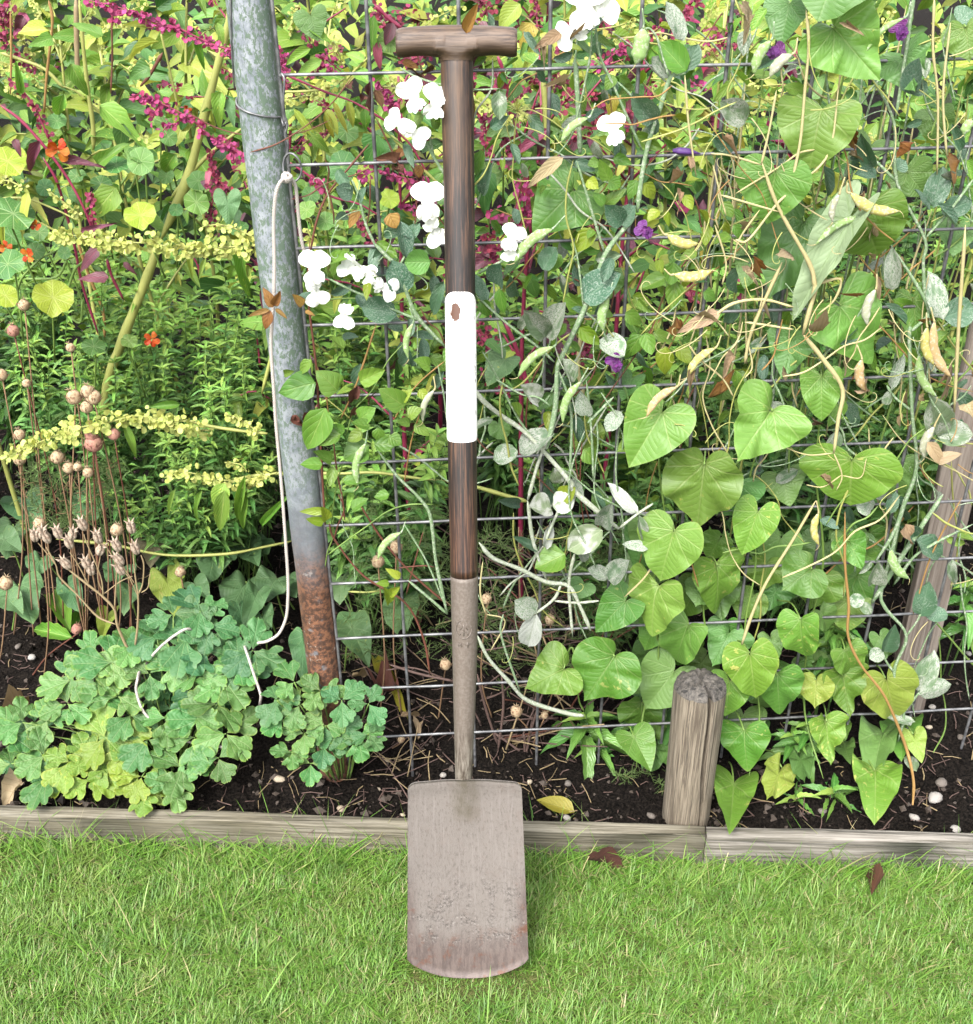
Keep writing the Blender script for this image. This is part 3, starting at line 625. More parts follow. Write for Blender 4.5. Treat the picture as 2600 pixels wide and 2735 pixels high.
P = [on_pipe(z0 + .25*(k/12)**1.1 - .05, -1.3 + 1.7*k/12) for k in range(13)]; post.tube('tie_wire', P, .0010, M['wire'], 6, 2)
P = [PM(752, 195, .004), PM(760, 215, .007), PM(757, 290, .008), PM(768, 330, .007), PM(762, 360, .006), PM(770, 385, .005), PM(765, 420, .005)]
post.tube('tie_wire', P, .0013, M['wire'], 6, 4)

# ------------------------------------------------------------------ ring and white cord
rc = PM(781, 447, .012); P = [rc + MX*(.0105*math.cos(a)) + MZ*(.0165*math.sin(a)) + MN*.003*math.sin(a*2) for a in np.linspace(0, 2*math.pi*2, 34)]
V, Fc, UV = tube([p-rc for p in P], .0012, 6)
single('wire_ring', Geo().add(V, Fc, UV).mesh('wire_ring', M['wire']), 'thin steel wire ring twisted round the panel beside the post', 'ring', Matrix.Translation(rc))
def cord_strand(th, P, r=.0021, name='strand'):
    Q = catmull(P, 10); L = [0]
    for i in range(1, len(Q)): L.append(L[-1]+(Q[i]-Q[i-1]).length)
    n = max(8, int(L[-1]/.0016)); tt = np.linspace(0, L[-1], n); A = np.array([tuple(q) for q in Q]); X = np.stack([np.interp(tt, L, A[:,k]) for k in range(3)], -1)
    c = Vector(X[0]); g = Geo()
    for s3 in range(3):
        pts = []
        for i in range(n):
            t = Vector(X[min(i+1, n-1)]-X[max(i-1, 0)]).normalized(); u = t.cross(Vector((.13,.9,.4))).normalized(); w = t.cross(u); a = tt[i]/.0105*2*math.pi + s3*2.094
            pts.append(Vector(X[i]) - c + (u*math.cos(a)+w*math.sin(a))*r*.52)
        v, f, uv = tube(pts, r*.62, 5); g.add(v, f, uv)
    return th.part(name, g.mesh(name, M['rope']), Matrix.Translation(c))
cord = Thing('cord', 'thin white twisted cord tied to the wire ring, hanging down the post', 'cord', tuple(PZ(700, 1715, .1)))
knot = PM(766, 474, .034)
F1 = lambda px, py, o=.040: PM(px, py, o)
cord_strand(cord, [knot, F1(748,487,.044), F1(736,525,.044), F1(731,600,.042), F1(733,700,.042), F1(731,800,.043), F1(727,860,.044), F1(724,930), F1(732,1050), F1(737,1130), F1(748,1250), F1(757,1360), F1(764,1460), F1(769,1540), F1(769,1600), F1(764,1650), F1(745,1692), F1(715,1712), PY(690,1717,1.37)])
cord_strand(cord, [knot, F1(778,478,.03), F1(790,500,.024), F1(796,560,.02), F1(803,625,.016), F1(812,670,.012), F1(820,700,.004)])
cord_strand(cord, [PY(560,1700,1.53), PY(505,1680,1.47), PY(470,1695,1.46), PY(440,1718,1.45), PY(415,1742,1.44), PY(390,1775,1.49)])
cord_strand(cord, [PY(650,1715,1.50), PY(660,1745,1.44), PY(678,1800,1.42), PY(692,1840,1.41), PY(697,1862,1.40), PY(690,1900,1.46)])
cord_strand(cord, [PY(375,1785,1.46), PY(368,1812,1.40), PY(364,1845,1.395), PY(380,1895,1.385), PY(410,1930,1.38), PY(452,1965,1.37), PY(500,1980,1.365), PY(560,1990,1.36), PY(605,1997,1.355), PY(640,2000,1.42)])
kg = Geo()
for k in range(5):
    a0 = rv(1).normalized(); b0 = a0.orthogonal().normalized(); c0 = a0.cross(b0)
    v, f, uv = tube([(b0*math.cos(t)+c0*math.sin(t))*.0048 + rv(.0006) for t in np.linspace(0, 2*math.pi, 13)], .0021, 6); kg.add(v, f, uv)
cord.part('knot', kg.mesh('knot', M['rope']), Matrix.Translation(knot))

# ------------------------------------------------------------------ round peg and flat stake
pgb = PY(1830, 2195, board_y(PZ(1830,2195,.05).x)+.036); pgb.z = .045
# top of the peg: solve its height along the ray
pgt = PY(1871, 1838, pgb.y + .03)
pz = (pgt-pgb); Lpg = pz.length; PM_ = axis_matrix(pgb, pz); peg = Thing('wooden_peg', 'short round weathered wooden peg with a long crack beside the edging board', 'peg', M=PM_)
r0, r1 = 62/ppm(pgb), 70/ppm(pgt); ns = 56; V=[]; Fc=[]; zs = np.concatenate([[-.12], np.linspace(0, Lpg, 34)]); rg = random.Random(4)
wob = [rg.uniform(-1, 1) for _ in range(ns)]
def peg_r(a, t, k):
    r = r0 + (r1-r0)*max(0, t); r *= 1 + .012*math.sin(3*a+1) + .008*wob[k]*(.6+.4*t)
    ck = R(-76) + .22*(1-t) + .04*math.sin(t*9)                   # the long crack on the front right
    da = abs((a-ck+math.pi) % (2*math.pi) - math.pi); r -= .026*max(0, 1-da/.12)**.7*min(1, t*4+.3); 
    ck2 = R(-118)+.05*math.sin(t*7); da = abs((a-ck2+math.pi) % (2*math.pi) - math.pi); r -= .004*max(0, 1-da/.06)
    return r
angs = [2*math.pi*k/ns for k in range(ns)]
angs = sorted(angs + [R(-76)+.22*q % (2*math.pi) if False else (R(-76)+d_) % (2*math.pi) for d_ in np.linspace(-.1, .32, 24) for q in (0,)])
ns = len(angs); wob = [rg.uniform(-1, 1) for _ in range(ns)]
for z in zs:
    t = z/Lpg
    for k, a in enumerate(angs): r = peg_r(a, t, k); V.append((r*math.cos(a), r*math.sin(a), z))
nr = len(zs)
for i in range(nr-1):
    for k in range(ns): a=i*ns+k; b=i*ns+(k+1)%ns; Fc.append((a, b, b+ns, a+ns))
peg.part('shaft', Geo().add(V, Fc).mesh('shaft', M['peg']), local=True)
V=[]; Fc=[]; rings = (1.0, .95, .84, .66, .45, .22)
for j, s in enumerate(rings):
    for k, a in enumerate(angs):
        r = peg_r(a, 1.0, k)*s; dz = (0, .006, .011, .014, .015, .014)[j] + (.0025*math.sin(a*5+s*9)+.002*math.sin(a*11+s*23))*(j > 0); V.append((r*math.cos(a), r*math.sin(a), Lpg+dz))
V.append((0, 0, Lpg+.013)); n = len(rings)
for j in range(n-1):
    for k in range(ns): a=j*ns+k; b=j*ns+(k+1)%ns; Fc.append((a, b, b+ns, a+ns))
for k in range(ns): Fc.append(((n-1)*ns+k, (n-1)*ns+(k+1)%ns, n*ns))
peg.part('weathered_top', Geo().add(V, Fc).mesh('weathered_top', M['pegtop']), local=True)

sa, sb = PY(2388, 2005, 1.50), PY(2620, 1000, 1.66)
sz = (sb-sa); sb = sa + sz*1.2; sa = sa - sz.normalized()*.12; L = (sb-sa).length
me = bevel_box(L, .020, .062, 30, .003, .0006, 5).mesh('wooden_stake', None); me.materials.clear(); me.materials.append(M['stake'])
xax = (sb-sa).normalized(); zf = Vector((1,0,0)) - xax*xax.x; zf.normalize(); yf = zf.cross(xax)
MS = Matrix(((zf.x, yf.x, xax.x, 0), (zf.y, yf.y, xax.y, 0), (zf.z, yf.z, xax.z, 0), (0,0,0,1))); MS.translation = sa - zf*.031
me.transform(Matrix(((0,0,1,0),(0,1,0,0),(1,0,0,0),(0,0,0,1)))); me.flip_normals()
single('wooden_stake', me, 'flat sawn wooden stake leaning behind the wire panel among the pea stems', 'stake', MS)

# ------------------------------------------------------------------ the spade
foot = PZ(1250, 2612, .010)
ttop = PM(1220, 185, .0024+.0024+.0195)                # the shaft rests on the top wire
zs_ = (ttop-foot).normalized(); SM = axis_matrix(foot, zs_); SMi = SM.inverted()
spade = Thing('spade', 'old garden spade with wooden T handle and steel blade leaning on wire panel', 'spade', M=SM)
def sxz(px, py):
    """place on the spade's own front plane (x across, z along the shaft)"""
    d = SMi.to_3x3() @ ray(px, py); o = SMi @ CAM; k = -o.y/d.y; return o.x + d.x*k, o.z + d.z*k
# blade
xl, ztl = sxz(1090, 2088); xr_, ztr = sxz(1394, 2078); xlb, _ = sxz(1089, 2560); xrb, zrb = sxz(1412, 2553); _, zlb = sxz(1090, 2566)
zt_ = (ztl+ztr)/2; zside = (zrb+zlb)/2; nx, nzb = 26, 26; rc_ = .011
def blade_pt(u, v, back):
    w0, w1 = xl + (xlb-xl)*(1-v), xr_ + (xrb-xr_)*(1-v); x = w0 + (w1-w0)*u; q = 2*u-1
    zb = zside*(1-(1-abs(q)**2.3)) + .0; zt = zt_ + .004*math.exp(-(x/.03)**2)
    e = (1-abs(q))*(w1-w0)/2
    if e < rc_: zt -= rc_ - math.sqrt(max(0, rc_**2-(rc_-e)**2))
    if e < .006: zb += .004*(1-e/.006)
    z = zb + (zt-zb)*v
    y = -.006*(q*q) + .010*(1-v)*(1-v)*0 + .012*(v*(1-v)) - .002*math.exp(-(x/.02)**2)*max(0, (v-.72)/.28)*3
    if v > .97: y -= .0016
    return (x, y + (.0026 if back else 0) - .0013, z)
g = Geo(); us = np.linspace(0, 1, nx+1); us = .5-.5*np.cos(us*math.pi)*(1); vs = np.concatenate([np.linspace(0, .95, nzb-3), [.975, .99, 1.0]])
V=[]; Fc=[]; n1 = len(us)
for bk in (0, 1):
    for v in vs:
        for u in us: V.append(blade_pt(u, v, bk))
nn = len(us)*len(vs)
for j in range(len(vs)-1):
    for i in range(n1-1):
        a = j*n1+i; Fc.append((a, a+1, a+n1+1, a+n1)); a += nn; Fc.append((a, a+n1, a+n1+1, a+1))
bd = [j*n1 for j in range(len(vs))]; 
def strip(ids):
    for a, b in zip(ids[:-1], ids[1:]): Fc.append((a, a+nn, b+nn, b))
m_ = len(vs); strip([i for i in range(n1)][::-1]); strip([j*n1 for j in range(m_)]); strip([(m_-1)*n1+i for i in range(n1)]); strip([j*n1+n1-1 for j in range(m_)][::-1])
spade.part('blade', g.add(V, Fc).mesh('blade', blade_mat()), local=True)
# socket, shaft, white band
def prof(rows): return [(((sxz(a, y)[0]+sxz(b, y)[0])/2), (sxz(b, y)[0]-sxz(a, y)[0])/2, sxz(a, y)[1]) for a, b, y in rows]
SOC = prof([(1222,1256,2165),(1217,1260,2125),(1216,1262,2080),(1215,1264,2010),(1212,1270,1900),(1209,1275,1760),(1206,1277,1640),(1204,1278,1560),(1203,1277.5,1536)])
SHF = prof([(1203.5,1277,1536),(1202,1276,1450),(1199,1275,1330),(1196,1274,1180),(1193,1272,980),(1190,1270,770),(1185,1268,480),(1180,1266,300),(1177,1264,165)])
SHF.append((SHF[-1][0], SHF[-1][1]*.95, SHF[-1][2]+.012))
def lathe_path(rows, sides, name, mat, yoff=None, cap=True):
    V=[]; Fc=[]; UV=[]
    zz = np.array([r_[2] for r_ in rows]); zi = np.linspace(zz[0], zz[-1], 60); xc = np.interp(zi, zz, [r_[0] for r_ in rows]); rr = np.interp(zi, zz, [r_[1] for r_ in rows])
    for i in range(60):
        yo = yoff(zi[i]) if yoff else 0; sq = 1.0
        for k in range(sides): a = 2*math.pi*k/sides; V.append((xc[i]+rr[i]*math.cos(a), yo+rr[i]*sq*math.sin(a), zi[i])); UV.append((k/sides, zi[i]))
    for i in range(59):
        for k in range(sides): a=i*sides+k; b=i*sides+(k+1)%sides; Fc.append((a, b, b+sides, a+sides))
    if cap: Fc.append(tuple(range(sides-1, -1, -1))); Fc.append(tuple(range(59*sides, 60*sides)))
    return spade.part(name, Geo().add(V, Fc, UV).mesh(name, mat), local=True)
zbt = zt_
soc = lathe_path(SOC, 28, 'socket', socket_mat(), lambda z: .0 if z > zbt+.02 else .019*((zbt+.02-z)/.07)**1.3)
K = .14; lathe_path(SHF, 32, 'shaft', shaft_mat())
ztop_b, zbot_b = sxz(1232, 768)[1], sxz(1232, 1180)[1]; PATCH_Z = sxz(1228, 828)[1]
zz = [r_[2] for r_ in SHF]; V=[]; Fc=[]; na = 40; nzz = 30
for i in range(nzz+1):
    for k in range(na+1):
        fi = R(-92) + R(184)*k/na; zb_ = zbot_b
        rr = np.interp(zbot_b+(ztop_b-zbot_b)*i/nzz, zz, [r_[1] for r_ in SHF]); xx = abs(rr*math.sin(fi)); rcn = .011
        zt1 = ztop_b - (rcn - math.sqrt(max(0, rcn**2-max(0, xx-(rr-rcn))**2))); z = zb_ + (zt1-zb_)*i/nzz
        xc = np.interp(z, zz, [r_[0] for r_ in SHF]); r2 = rr+.0007 if 0 < i < nzz and 0 < k < na else rr-.0008
        V.append((xc+r2*math.sin(fi), -r2*math.cos(fi), z))
for i in range(nzz):
    for k in range(na): a = i*(na+1)+k; Fc.append((a, a+1, a+na+2, a+na+1))
spade.part('white_band', Geo().add(V, Fc).mesh('white_band', white_mat()), local=True, label='white painted band round the middle of the shaft, with a brown worn patch')
# maker's stamp on the socket: an oval ring with raised strokes
xm, zm = sxz(1240, 1668); rs = np.interp(zm, [r_[2] for r_ in SOC], [r_[1] for r_ in SOC]); g = Geo()
def on_soc(dx, dz, up=.0002): return Vector((xm+dx, -math.sqrt(max(0, (rs+up)**2-dx*dx)), zm+dz))
def stroke(pts, r=.0007):
    v, f, uv = tube([on_soc(*p) for p in pts], r, 5); g.add(v, f, uv)
for sc_ in (1.0,): stroke([(.0098*math.cos(a)*sc_, .0125*math.sin(a)*sc_) for a in np.linspace(0, 2*math.pi, 28)])
for pts in ([(-.005,.008),(-.002,.003),(-.005,-.001)], [(.005,.008),(.002,.003),(.005,-.001)], [(-.006,.003),(.006,.003)], [(0,.009),(0,-.009)], [(-.004,-.004),(.004,-.004)], [(-.004,-.004),(-.005,-.008)], [(.004,-.004),(.005,-.008)],
            [(-.007,-.018),(-.007,-.023),(-.003,-.018),(-.003,-.023)], [(.002,-.020),(.007,-.020)], [(.0045,-.017),(.0045,-.024)]): stroke(pts)
spade.part('maker_stamp', g.mesh('maker_stamp', soc.data.materials[0]), local=True, parent=soc)
# T handle
xh, zh0 = sxz(1220, 163); zh1 = sxz(1220, 66)[1]; hl, hr = sxz(1060, 110)[0], sxz(1381, 112)[0]; zab = sxz(1090, 156)[1]
r0n = SHF[-2][1]*1.03; K = .125; hmat = handle_mat(); zc = (zab+zh1)/2; ha = (zh1-zab)/2; da = .019; Rf = .019
xsn = np.unique(np.concatenate([np.linspace(hl, hr, 45), xh+np.linspace(-r0n-Rf, r0n+Rf, 40)])); V=[]; Fc=[]; nt = 18
fil_h = (zab - zh0) + .007
for x in xsn:
    dx = abs(x-xh); en = min(x-hl, hr-x); endr = 1 - .10*max(0, 1-en/.004)
    arch = -.0035*(dx/.07)**2; flare = .0022*(dx/.07)**2
    top = zc + ha*endr + arch; bot = zc - ha*endr - flare*.3 + .003*math.exp(-((dx-.04)/.02)**2)
    if dx <= r0n: low = zh0
    elif dx < r0n+Rf: q = (dx-r0n)/Rf; low = zh0 + fil_h*math.sqrt(max(0, 1-(1-q)**2))
    else: low = bot
    low = min(low, bot) if dx < r0n+Rf else bot
    sec = []
    for t in np.linspace(0, 1, nt):
        z = low + (top-low)*(.5-.5*math.cos(math.pi*t)); zm_ = (top+bot)/2; hh = (top-bot)/2
        ya = (da-.0015*max(0,1-en/.01))*max(0, 1-abs((z-zm_)/hh)**2.6)**(1/2.2) if z > bot else 0
        tt = min(1, max(0, (z-zh0)/fil_h)); rz = r0n + Rf*(1-math.sqrt(max(0, 1-tt*tt)))*.6
        yn = math.sqrt(max(0, rz*rz-dx*dx)) if z < zm_ else 0
        sec.append((max(ya, min(yn, da*1.06)), z))
    for y, z in sec: V.append((x, -y, z))
    for y, z in sec[::-1]: V.append((x, y, z))
m = 2*nt
for i in range(len(xsn)-1):
    for k in range(m): a=i*m+k; b=i*m+(k+1)%m; Fc.append((a, a+m, b+m, b))
Fc.append(tuple(range(m))); Fc.append(tuple(range(len(xsn)*m-1, (len(xsn)-1)*m-1, -1)))
spade.part('t_handle', Geo().add(V, Fc).mesh('t_handle', hmat), local=True)
# ------------------------------------------------------------------ planting helpers
def fm(o):
    def g_(px, py):
        p = PM(px, py, o); return p if p.z > .085 else PZ(px, py, .085)
    return g_
def fy(Y): return lambda px, py: PY(px, py, Y)
def fz(z): return lambda px, py: PZ(px, py, z)
def stem_px(th, pts, w, mat, f, name='stem', sides=6, jit=0):
    P = [f(*p) + rv(jit) for p in pts]; ws = w if hasattr(w, '__len__') else [w, w]; k = .5/ppm(P[0])
    return th.tube(name, P, [ws[0]*.2*k] + [(ws[0]+(ws[1]-ws[0])*t)*k*random.uniform(.82,1.15) for t in np.linspace(.06,.94,14)] + [ws[1]*.5*k], mat, sides, 5)
def ground(p): return float(soil_h(p.x, p.y))
def to_ground(p, dx=0, dy=0): q = Vector((p.x+dx, p.y+dy, 0)); q.z = ground(q)-.01; return q
def plant(name, label, px, Y, group=None, cat='plant'):
    x = PY(px, 1367, Y).x; b = Vector((x, Y, 0)); b.z = ground(b); return Thing(name, label, cat, b, group)
def pick(t, n=3): return '%s%d' % (t, random.randrange(n))
def spike(th, pts, w, f, disc, stemmat, dpx=17, dens=1.0, name='seed_spike', stem_w=6, sag=0, jag=1.0):
    P = catmull([f(*p) for p in pts], 8); g = Geo(); k = 1/ppm(P[0]); c = P[0].copy(); mats = [disc]
    L = sum((b-a).length for a, b in zip(P[:-1], P[1:])); n = max(6, int(L/k/dpx*w/dpx*2.6*dens)); v0, f0, uv0, e0 = TPL['disc']
    cum = np.cumsum([0]+[(b-a).length for a, b in zip(P[:-1], P[1:])]); A = np.array([tuple(p) for p in P])
    for q in range(n):
        t = random.random(); s = t*L; ctr = Vector([np.interp(s, cum, A[:,i]) for i in range(3)])
        ww = w*.5*k*(.35+.65*min(1, 2.2*(1-t)+.25))*(.7+.3*math.sin(s/k/16*jag))
        o = rv(1); 
        while o.length > 1: o = rv(1)
        p = ctr + o*ww - c; d = (o + rv(.6) + Vector((0,-.3,-.3))).normalized(); sz = dpx*k*random.uniform(.6, 1.15)
        nr = Vector((0,-.75,.55)) + rv(.8); W = np.array(frame(p, p+d*sz, nr, sz))
        g.add(v0 @ W[:3,:3].T + W[:3,3], f0, uv0, e0, random.random())
    th.part(name, g.mesh(name, mats), Matrix.Translation(c), kind='stuff')
    th.tube('stem', P, [stem_w*k*.5, stem_w*k*.25], stemmat, 5, 0)
    return P
def orach(px, Y, h, label, lm, stemmat, disc=None, nb=9, nl=9, zmin=.45, llen=(.035,.075), lean=(0,0), group=None, spikes=3, name='orach_plant', th=None):
    th = th or plant(name, label, px, Y, group, 'plant'); b = th.M.translation.copy(); top = b + Vector((lean[0], lean[1], h))
    ctl = [b+Vector((0,0,-.02)), b.lerp(top, .35)+rv(.02), b.lerp(top, .7)+rv(.025), top]; Q = catmull(ctl, 5)
    th.tube('stem', ctl, [.0055,.002], stemmat, 6, 5)
    for k in range(nb):
        t = zmin/h + (1-zmin/h)*((k+.5)/nb)**.9; t = min(.98, t); s = Q[min(len(Q)-1, int(t*(len(Q)-1)))]
        az = k*2.4 + random.random(); bl = random.uniform(.08, .22)*(1.15-t*.5); d = Vector((math.cos(az), math.sin(az)*.8, random.uniform(.3, .9)))
        e = s + d*bl; mid = s.lerp(e, .55) + Vector((0,0,.02)); th.tube('branch', [s, mid, e], [.0024,.0010], stemmat, 5, 3)
        for j in range(nl):
            u = (j+.6)/nl; p = s.lerp(mid, u*1.8) if u < .55 else mid.lerp(e, (u-.55)/.45); L = random.uniform(*llen)*(1.1-.4*u)
            dd = Vector((random.uniform(-1,1), random.uniform(-1,.6), random.uniform(-.55,.45))).normalized(); m = random.choice(lm); kd = random.choice(('tri','lance','ovate'))
            th.leaf(pick(kd), LM[m], frame(p, p+dd*L, Vector((0,-.5,.8))+rv(.6), L*{'tri':.62,'lance':.34,'ovate':.55}[kd]))
        if disc and k >= nb-spikes:
            q = e + d*random.uniform(.05, .12) + Vector((0,0,-.01)); spike(th, [e, e.lerp(q, .5)+Vector((0,0,.008)), q], 26, lambda *p: Vector(p), LM[disc], stemmat, 12, .8, stem_w=4)
    return th
def P3(v): return (v.x, v.y, v.z)
def herb(px, Y, label, tips, lm=('herb','herb','herb_l'), Lf=(.022,.036), wr=.33, gap=.016, group=None, name='bushy_herb', tpl='lance', lower=.45, stemmat='herb_stem'):
    th = plant(name, label, px, Y, group); b = th.M.translation.copy()
    for (tx, ty, tY) in tips:
        t = PY(tx, ty, tY); s = b + Vector((random.uniform(-.05,.05), random.uniform(-.04,.04), 0)); s.z = ground(s)-.006
        mid = s.lerp(t, .5) + Vector((random.uniform(-.02,.02), random.uniform(-.02,.02), .01)); ctl = [s, mid, t]; Q = catmull(ctl, 12); th.tube('stem', ctl, [.0016,.0007], M[stemmat], 5, 5)
        L = sum((q-p).length for p, q in zip(Q[:-1], Q[1:])); cum = np.cumsum([0]+[(q-p).length for p, q in zip(Q[:-1], Q[1:])]); A = np.array([P3(q) for q in Q])
        sdist = L*lower; kk = 0
        while sdist < L:
            p = Vector([np.interp(sdist, cum, A[:,i]) for i in range(3)]); az = (kk % 2)*math.pi/2 + random.uniform(-.5,.5) + tx; u = (sdist/L-lower)/(1-lower)
            for sg in (0, math.pi):
                l = random.uniform(*Lf)*(1.1-.45*u); d = Vector((math.cos(az+sg), math.sin(az+sg), random.uniform(-.15,.75)*(.5+.7*u))).normalized()
                th.leaf(pick(tpl), LM[lm[2] if u > .75 else random.choice(lm[:2])], frame(p, p+d*l, Vector((0,-.25,1))+rv(.35), l*wr))
            kk += 1; sdist += gap*random.uniform(.75, 1.2)
        for q in range(4):
            l = random.uniform(*Lf)*.6; d = Vector((math.cos(q*1.6), math.sin(q*1.6), .9)).normalized(); th.leaf('small', LM[lm[2]], frame(t, t+d*l, Vector((0,-.3,1))+rv(.3), l*wr))
    th.finish(); return th
def tips_in(x0, x1, y0, y1, n, Y0, Y1): return [(random.uniform(x0,x1), random.uniform(y0,y1), random.uniform(Y0,Y1)) for _ in range(n)]

# ------------------------------------------------------------------ far planting (reads as one mass)
far = Thing('far_planting', 'dense mixed green planting filling the back of the bed', 'plants', (0, 3.6, SOIL)); far.root['kind'] = 'stuff'
for k in range(5200):
    Y = random.uniform(3.1, 5.2); x = random.uniform(-2.4, 2.4)*Y/3.6; z = random.uniform(.1, .95)*(1 if Y > 3.5 else .9)
    p = Vector((x, Y, z)); L = random.uniform(.05, .11); d = Vector((random.uniform(-1,1), random.uniform(-1,.3), random.uniform(-.7,.3))).normalized()
    cl = math.sin(x*3.1)+math.sin(x*7.7+2); m = random.choice(('orach','orach_d','orach_d','orach','orach_y') if cl < .9 else ('redl','orach_d','rdisc_d','orach'))
    far.leaf(random.choice(('small','smallo')), LM[m], frame(p, p+d*L, Vector((0,-.6,.7))+rv(.6), L*random.uniform(.35,.6)))
far_o = join_leaves(far, far.leaves); far.leaves = []

# ------------------------------------------------------------------ rear row of orach
WHERE = ['past the nasturtium at the bed end', 'behind the yellowing nasturtium leaf', 'behind the magenta seed spikes', 'behind the thick cream stem', 'directly behind the galvanised post', 'behind the wire ring', 'between the post and the spade', 'directly behind the spade handle', 'behind the crimson stem by the spade', 'behind the big white pea flower', 'behind the violet bud', 'behind the withered pea vine', 'behind the topmost heart leaves', 'behind the purple pea flower', 'behind the blue-green pea vine', 'past the leaning stake']
for i, px in enumerate(range(-150, 2800, 190)):
    Y = random.uniform(2.2, 2.7); red = px in (800, 1180, 1370)
    lb = ('red-spiked' if red else 'tall green') + ' orach in the rear row ' + WHERE[i]
    orach(px+random.uniform(-40,40), Y, random.uniform(.95,1.12), lb, ('redl','orach','orach_d','orach_y') if red else ('orach','orach','orach_d','orach_y'), M['r_stem'] if red else M['y_stem'],
          'rdisc_d' if red else 'gdisc', 12, 11, .2, (.05,.095), (random.uniform(-.1,.1), 0), None, 6).finish()

# ------------------------------------------------------------------ middle row, seen through and beside the panel
def mid(px, Y, h, label, red, lean=(0,0), nb=12, nl=9, zmin=.4, lm=None, spikes=6):
    lm = lm or (('redl','orach','orach_y','orach_d','clem') if red else ('orach','orach','orach_y','orach_d')); return orach(px, Y, h, label, lm, M['r_stem'] if red else M['y_stem'], 'rdisc_d' if red else 'gdisc', nb, nl, zmin, (.028,.062), lean, None, spikes)
o1 = mid(60, 1.95, .98, 'green orach at the far end of the bed beside purple-leaved stems', False, zmin=.62)
o2 = mid(330, 2.0, 1.0, 'green orach with pale crossing stems behind the magenta seed spikes', False, (.05,0), zmin=.58)
o3 = mid(560, 1.9, .98, 'green orach with a thick cream stem next to the galvanised post', False, (-.06,0), zmin=.55)
o4 = mid(800, 1.8, 1.0, 'red orach tangled with brown clematis between post and spade handle', True, zmin=.35)
o5 = mid(960, 1.95, 1.0, 'green orach with fine yellow seed sprays between post and spade handle', False, zmin=.3)
o6 = mid(1110, 1.75, .98, 'red orach with crimson stems right behind the spade handle', True, zmin=.35)
o7 = mid(1400, 1.72, .98, 'red orach with thick crimson stem rising beside the spade shaft', True, (.02,0), zmin=.5)
o8 = mid(1600, 1.9, 1.0, 'red orach behind the white pea flower and pea pods', True, (.03,0), zmin=.55)
o9 = mid(1800, 2.0, 1.02, 'yellow-leaved orach behind the pea stems', False, zmin=.25, lm=('orach_y','orach','orach_d','yel'))
o10 = mid(2080, 2.1, 1.0, 'green orach hidden behind the heart-leaved vine', False, zmin=.2)
o11 = mid(2420, 2.0, .98, 'green orach behind the blue-green pea stems and leaning stake', False, zmin=.2)

# explicit stems, leaves and spikes of the orach
Y1 = 1.72
def sp(th, pts, w, Y, d, red, **k): return spike(th, pts, w, fy(Y), LM[d], M['r_stem'] if red else M['y_stem'], **k)
stem_px(o3, [(430,640),(500,480),(540,330),(575,200),(610,60),(625,-40)], [30,16], M['y_stem'], fy(1.78))
stem_px(o3, [(455,530),(530,440),(590,385),(650,340)], [14,8], M['y_stem'], fy(1.78))
stem_px(o3, [(430,640),(385,760),(330,900),(290,1010),(275,1120)], [28,30], M['y_stem'], fy(1.82))
stem_px(o2, [(250,400),(248,330),(235,240),(222,120),(212,0)], [14,10], M['y_stem'], fy(1.8)); stem_px(o2, [(208,215),(205,120),(203,0)], [16,16], M['straw'], fy(1.83))
stem_px(o1, [(0,140),(60,160),(120,185),(170,235)], [11,9], M['y_stem'], fy(1.78)); stem_px(o2, [(480,310),(460,215),(440,130),(430,90)], [8,6], M['y_stem'], fy(1.76))
stem_px(o1, [(0,530),(70,530),(150,560),(210,590)], [8,5], M['y_stem'], fy(1.74)); stem_px(o1, [(130,0),(140,60),(125,200),(118,300)], [9,9], M['or_stem'], fy(1.74)); stem_px(o1, [(28,30),(30,140),(28,250)], [7,7], M['or_stem'], fy(1.74))
r_l = plant('red_orach_plant', 'leaning red orach with bright magenta seed spikes at the open end of the bed', 200, 1.85)
sp(r_l, [(640,140),(580,122),(525,98),(470,72),(410,58),(350,30),(290,12),(235,0)], 36, 1.70, 'rdisc', True, dpx=15, dens=1.2)
sp(r_l, [(655,420),(600,385),(550,355),(520,325),(480,300),(440,280),(400,265),(345,258)], 38, 1.69, 'rdisc', True, dpx=15, dens=1.1)
sp(r_l, [(470,330),(450,335),(435,350)], 34, 1.69, 'rdisc', True, dpx=14); sp(r_l, [(420,285),(412,305),(405,322)], 28, 1.69, 'rdisc', True, dpx=14); sp(r_l, [(300,40),(302,55),(300,70)], 26, 1.70, 'rdisc', True, dpx=14)
sp(r_l, [(250,610),(245,560),(240,515)], 22, 1.7, 'rdisc_d', True, dpx=12); sp(r_l, [(130,370),(100,300),(60,240),(30,215)], 26, 1.72, 'rdisc_d', True, dpx=12, dens=.7); sp(r_l, [(600,530),(570,450),(560,400)], 30, 1.74, 'rdisc_d', True, dpx=13)
sp(r_l, [(20,120),(10,60),(25,10)], 60, 1.78, 'rdisc_d', True, dpx=14); sp(r_l, [(95,190),(70,160),(30,150)], 34, 1.8, 'rdisc_d', True, dpx=13); sp(r_l, [(560,600),(565,560),(570,520)], 26, 1.76, 'rdisc_d', True, dpx=13)
stem_px(r_l, [(0,280),(60,325),(130,405),(190,490),(235,580),(255,640)], [9,8], M['r_stem'], fy(1.70)); stem_px(r_l, [(115,420),(150,480),(175,560),(200,660),(220,760),(262,890)], [8,8], M['r_stem'], fy(1.80)); stem_px(r_l, [(205,640),(240,740),(275,830),(280,900)], [9,9], M['or_stem'], fy(1.9))
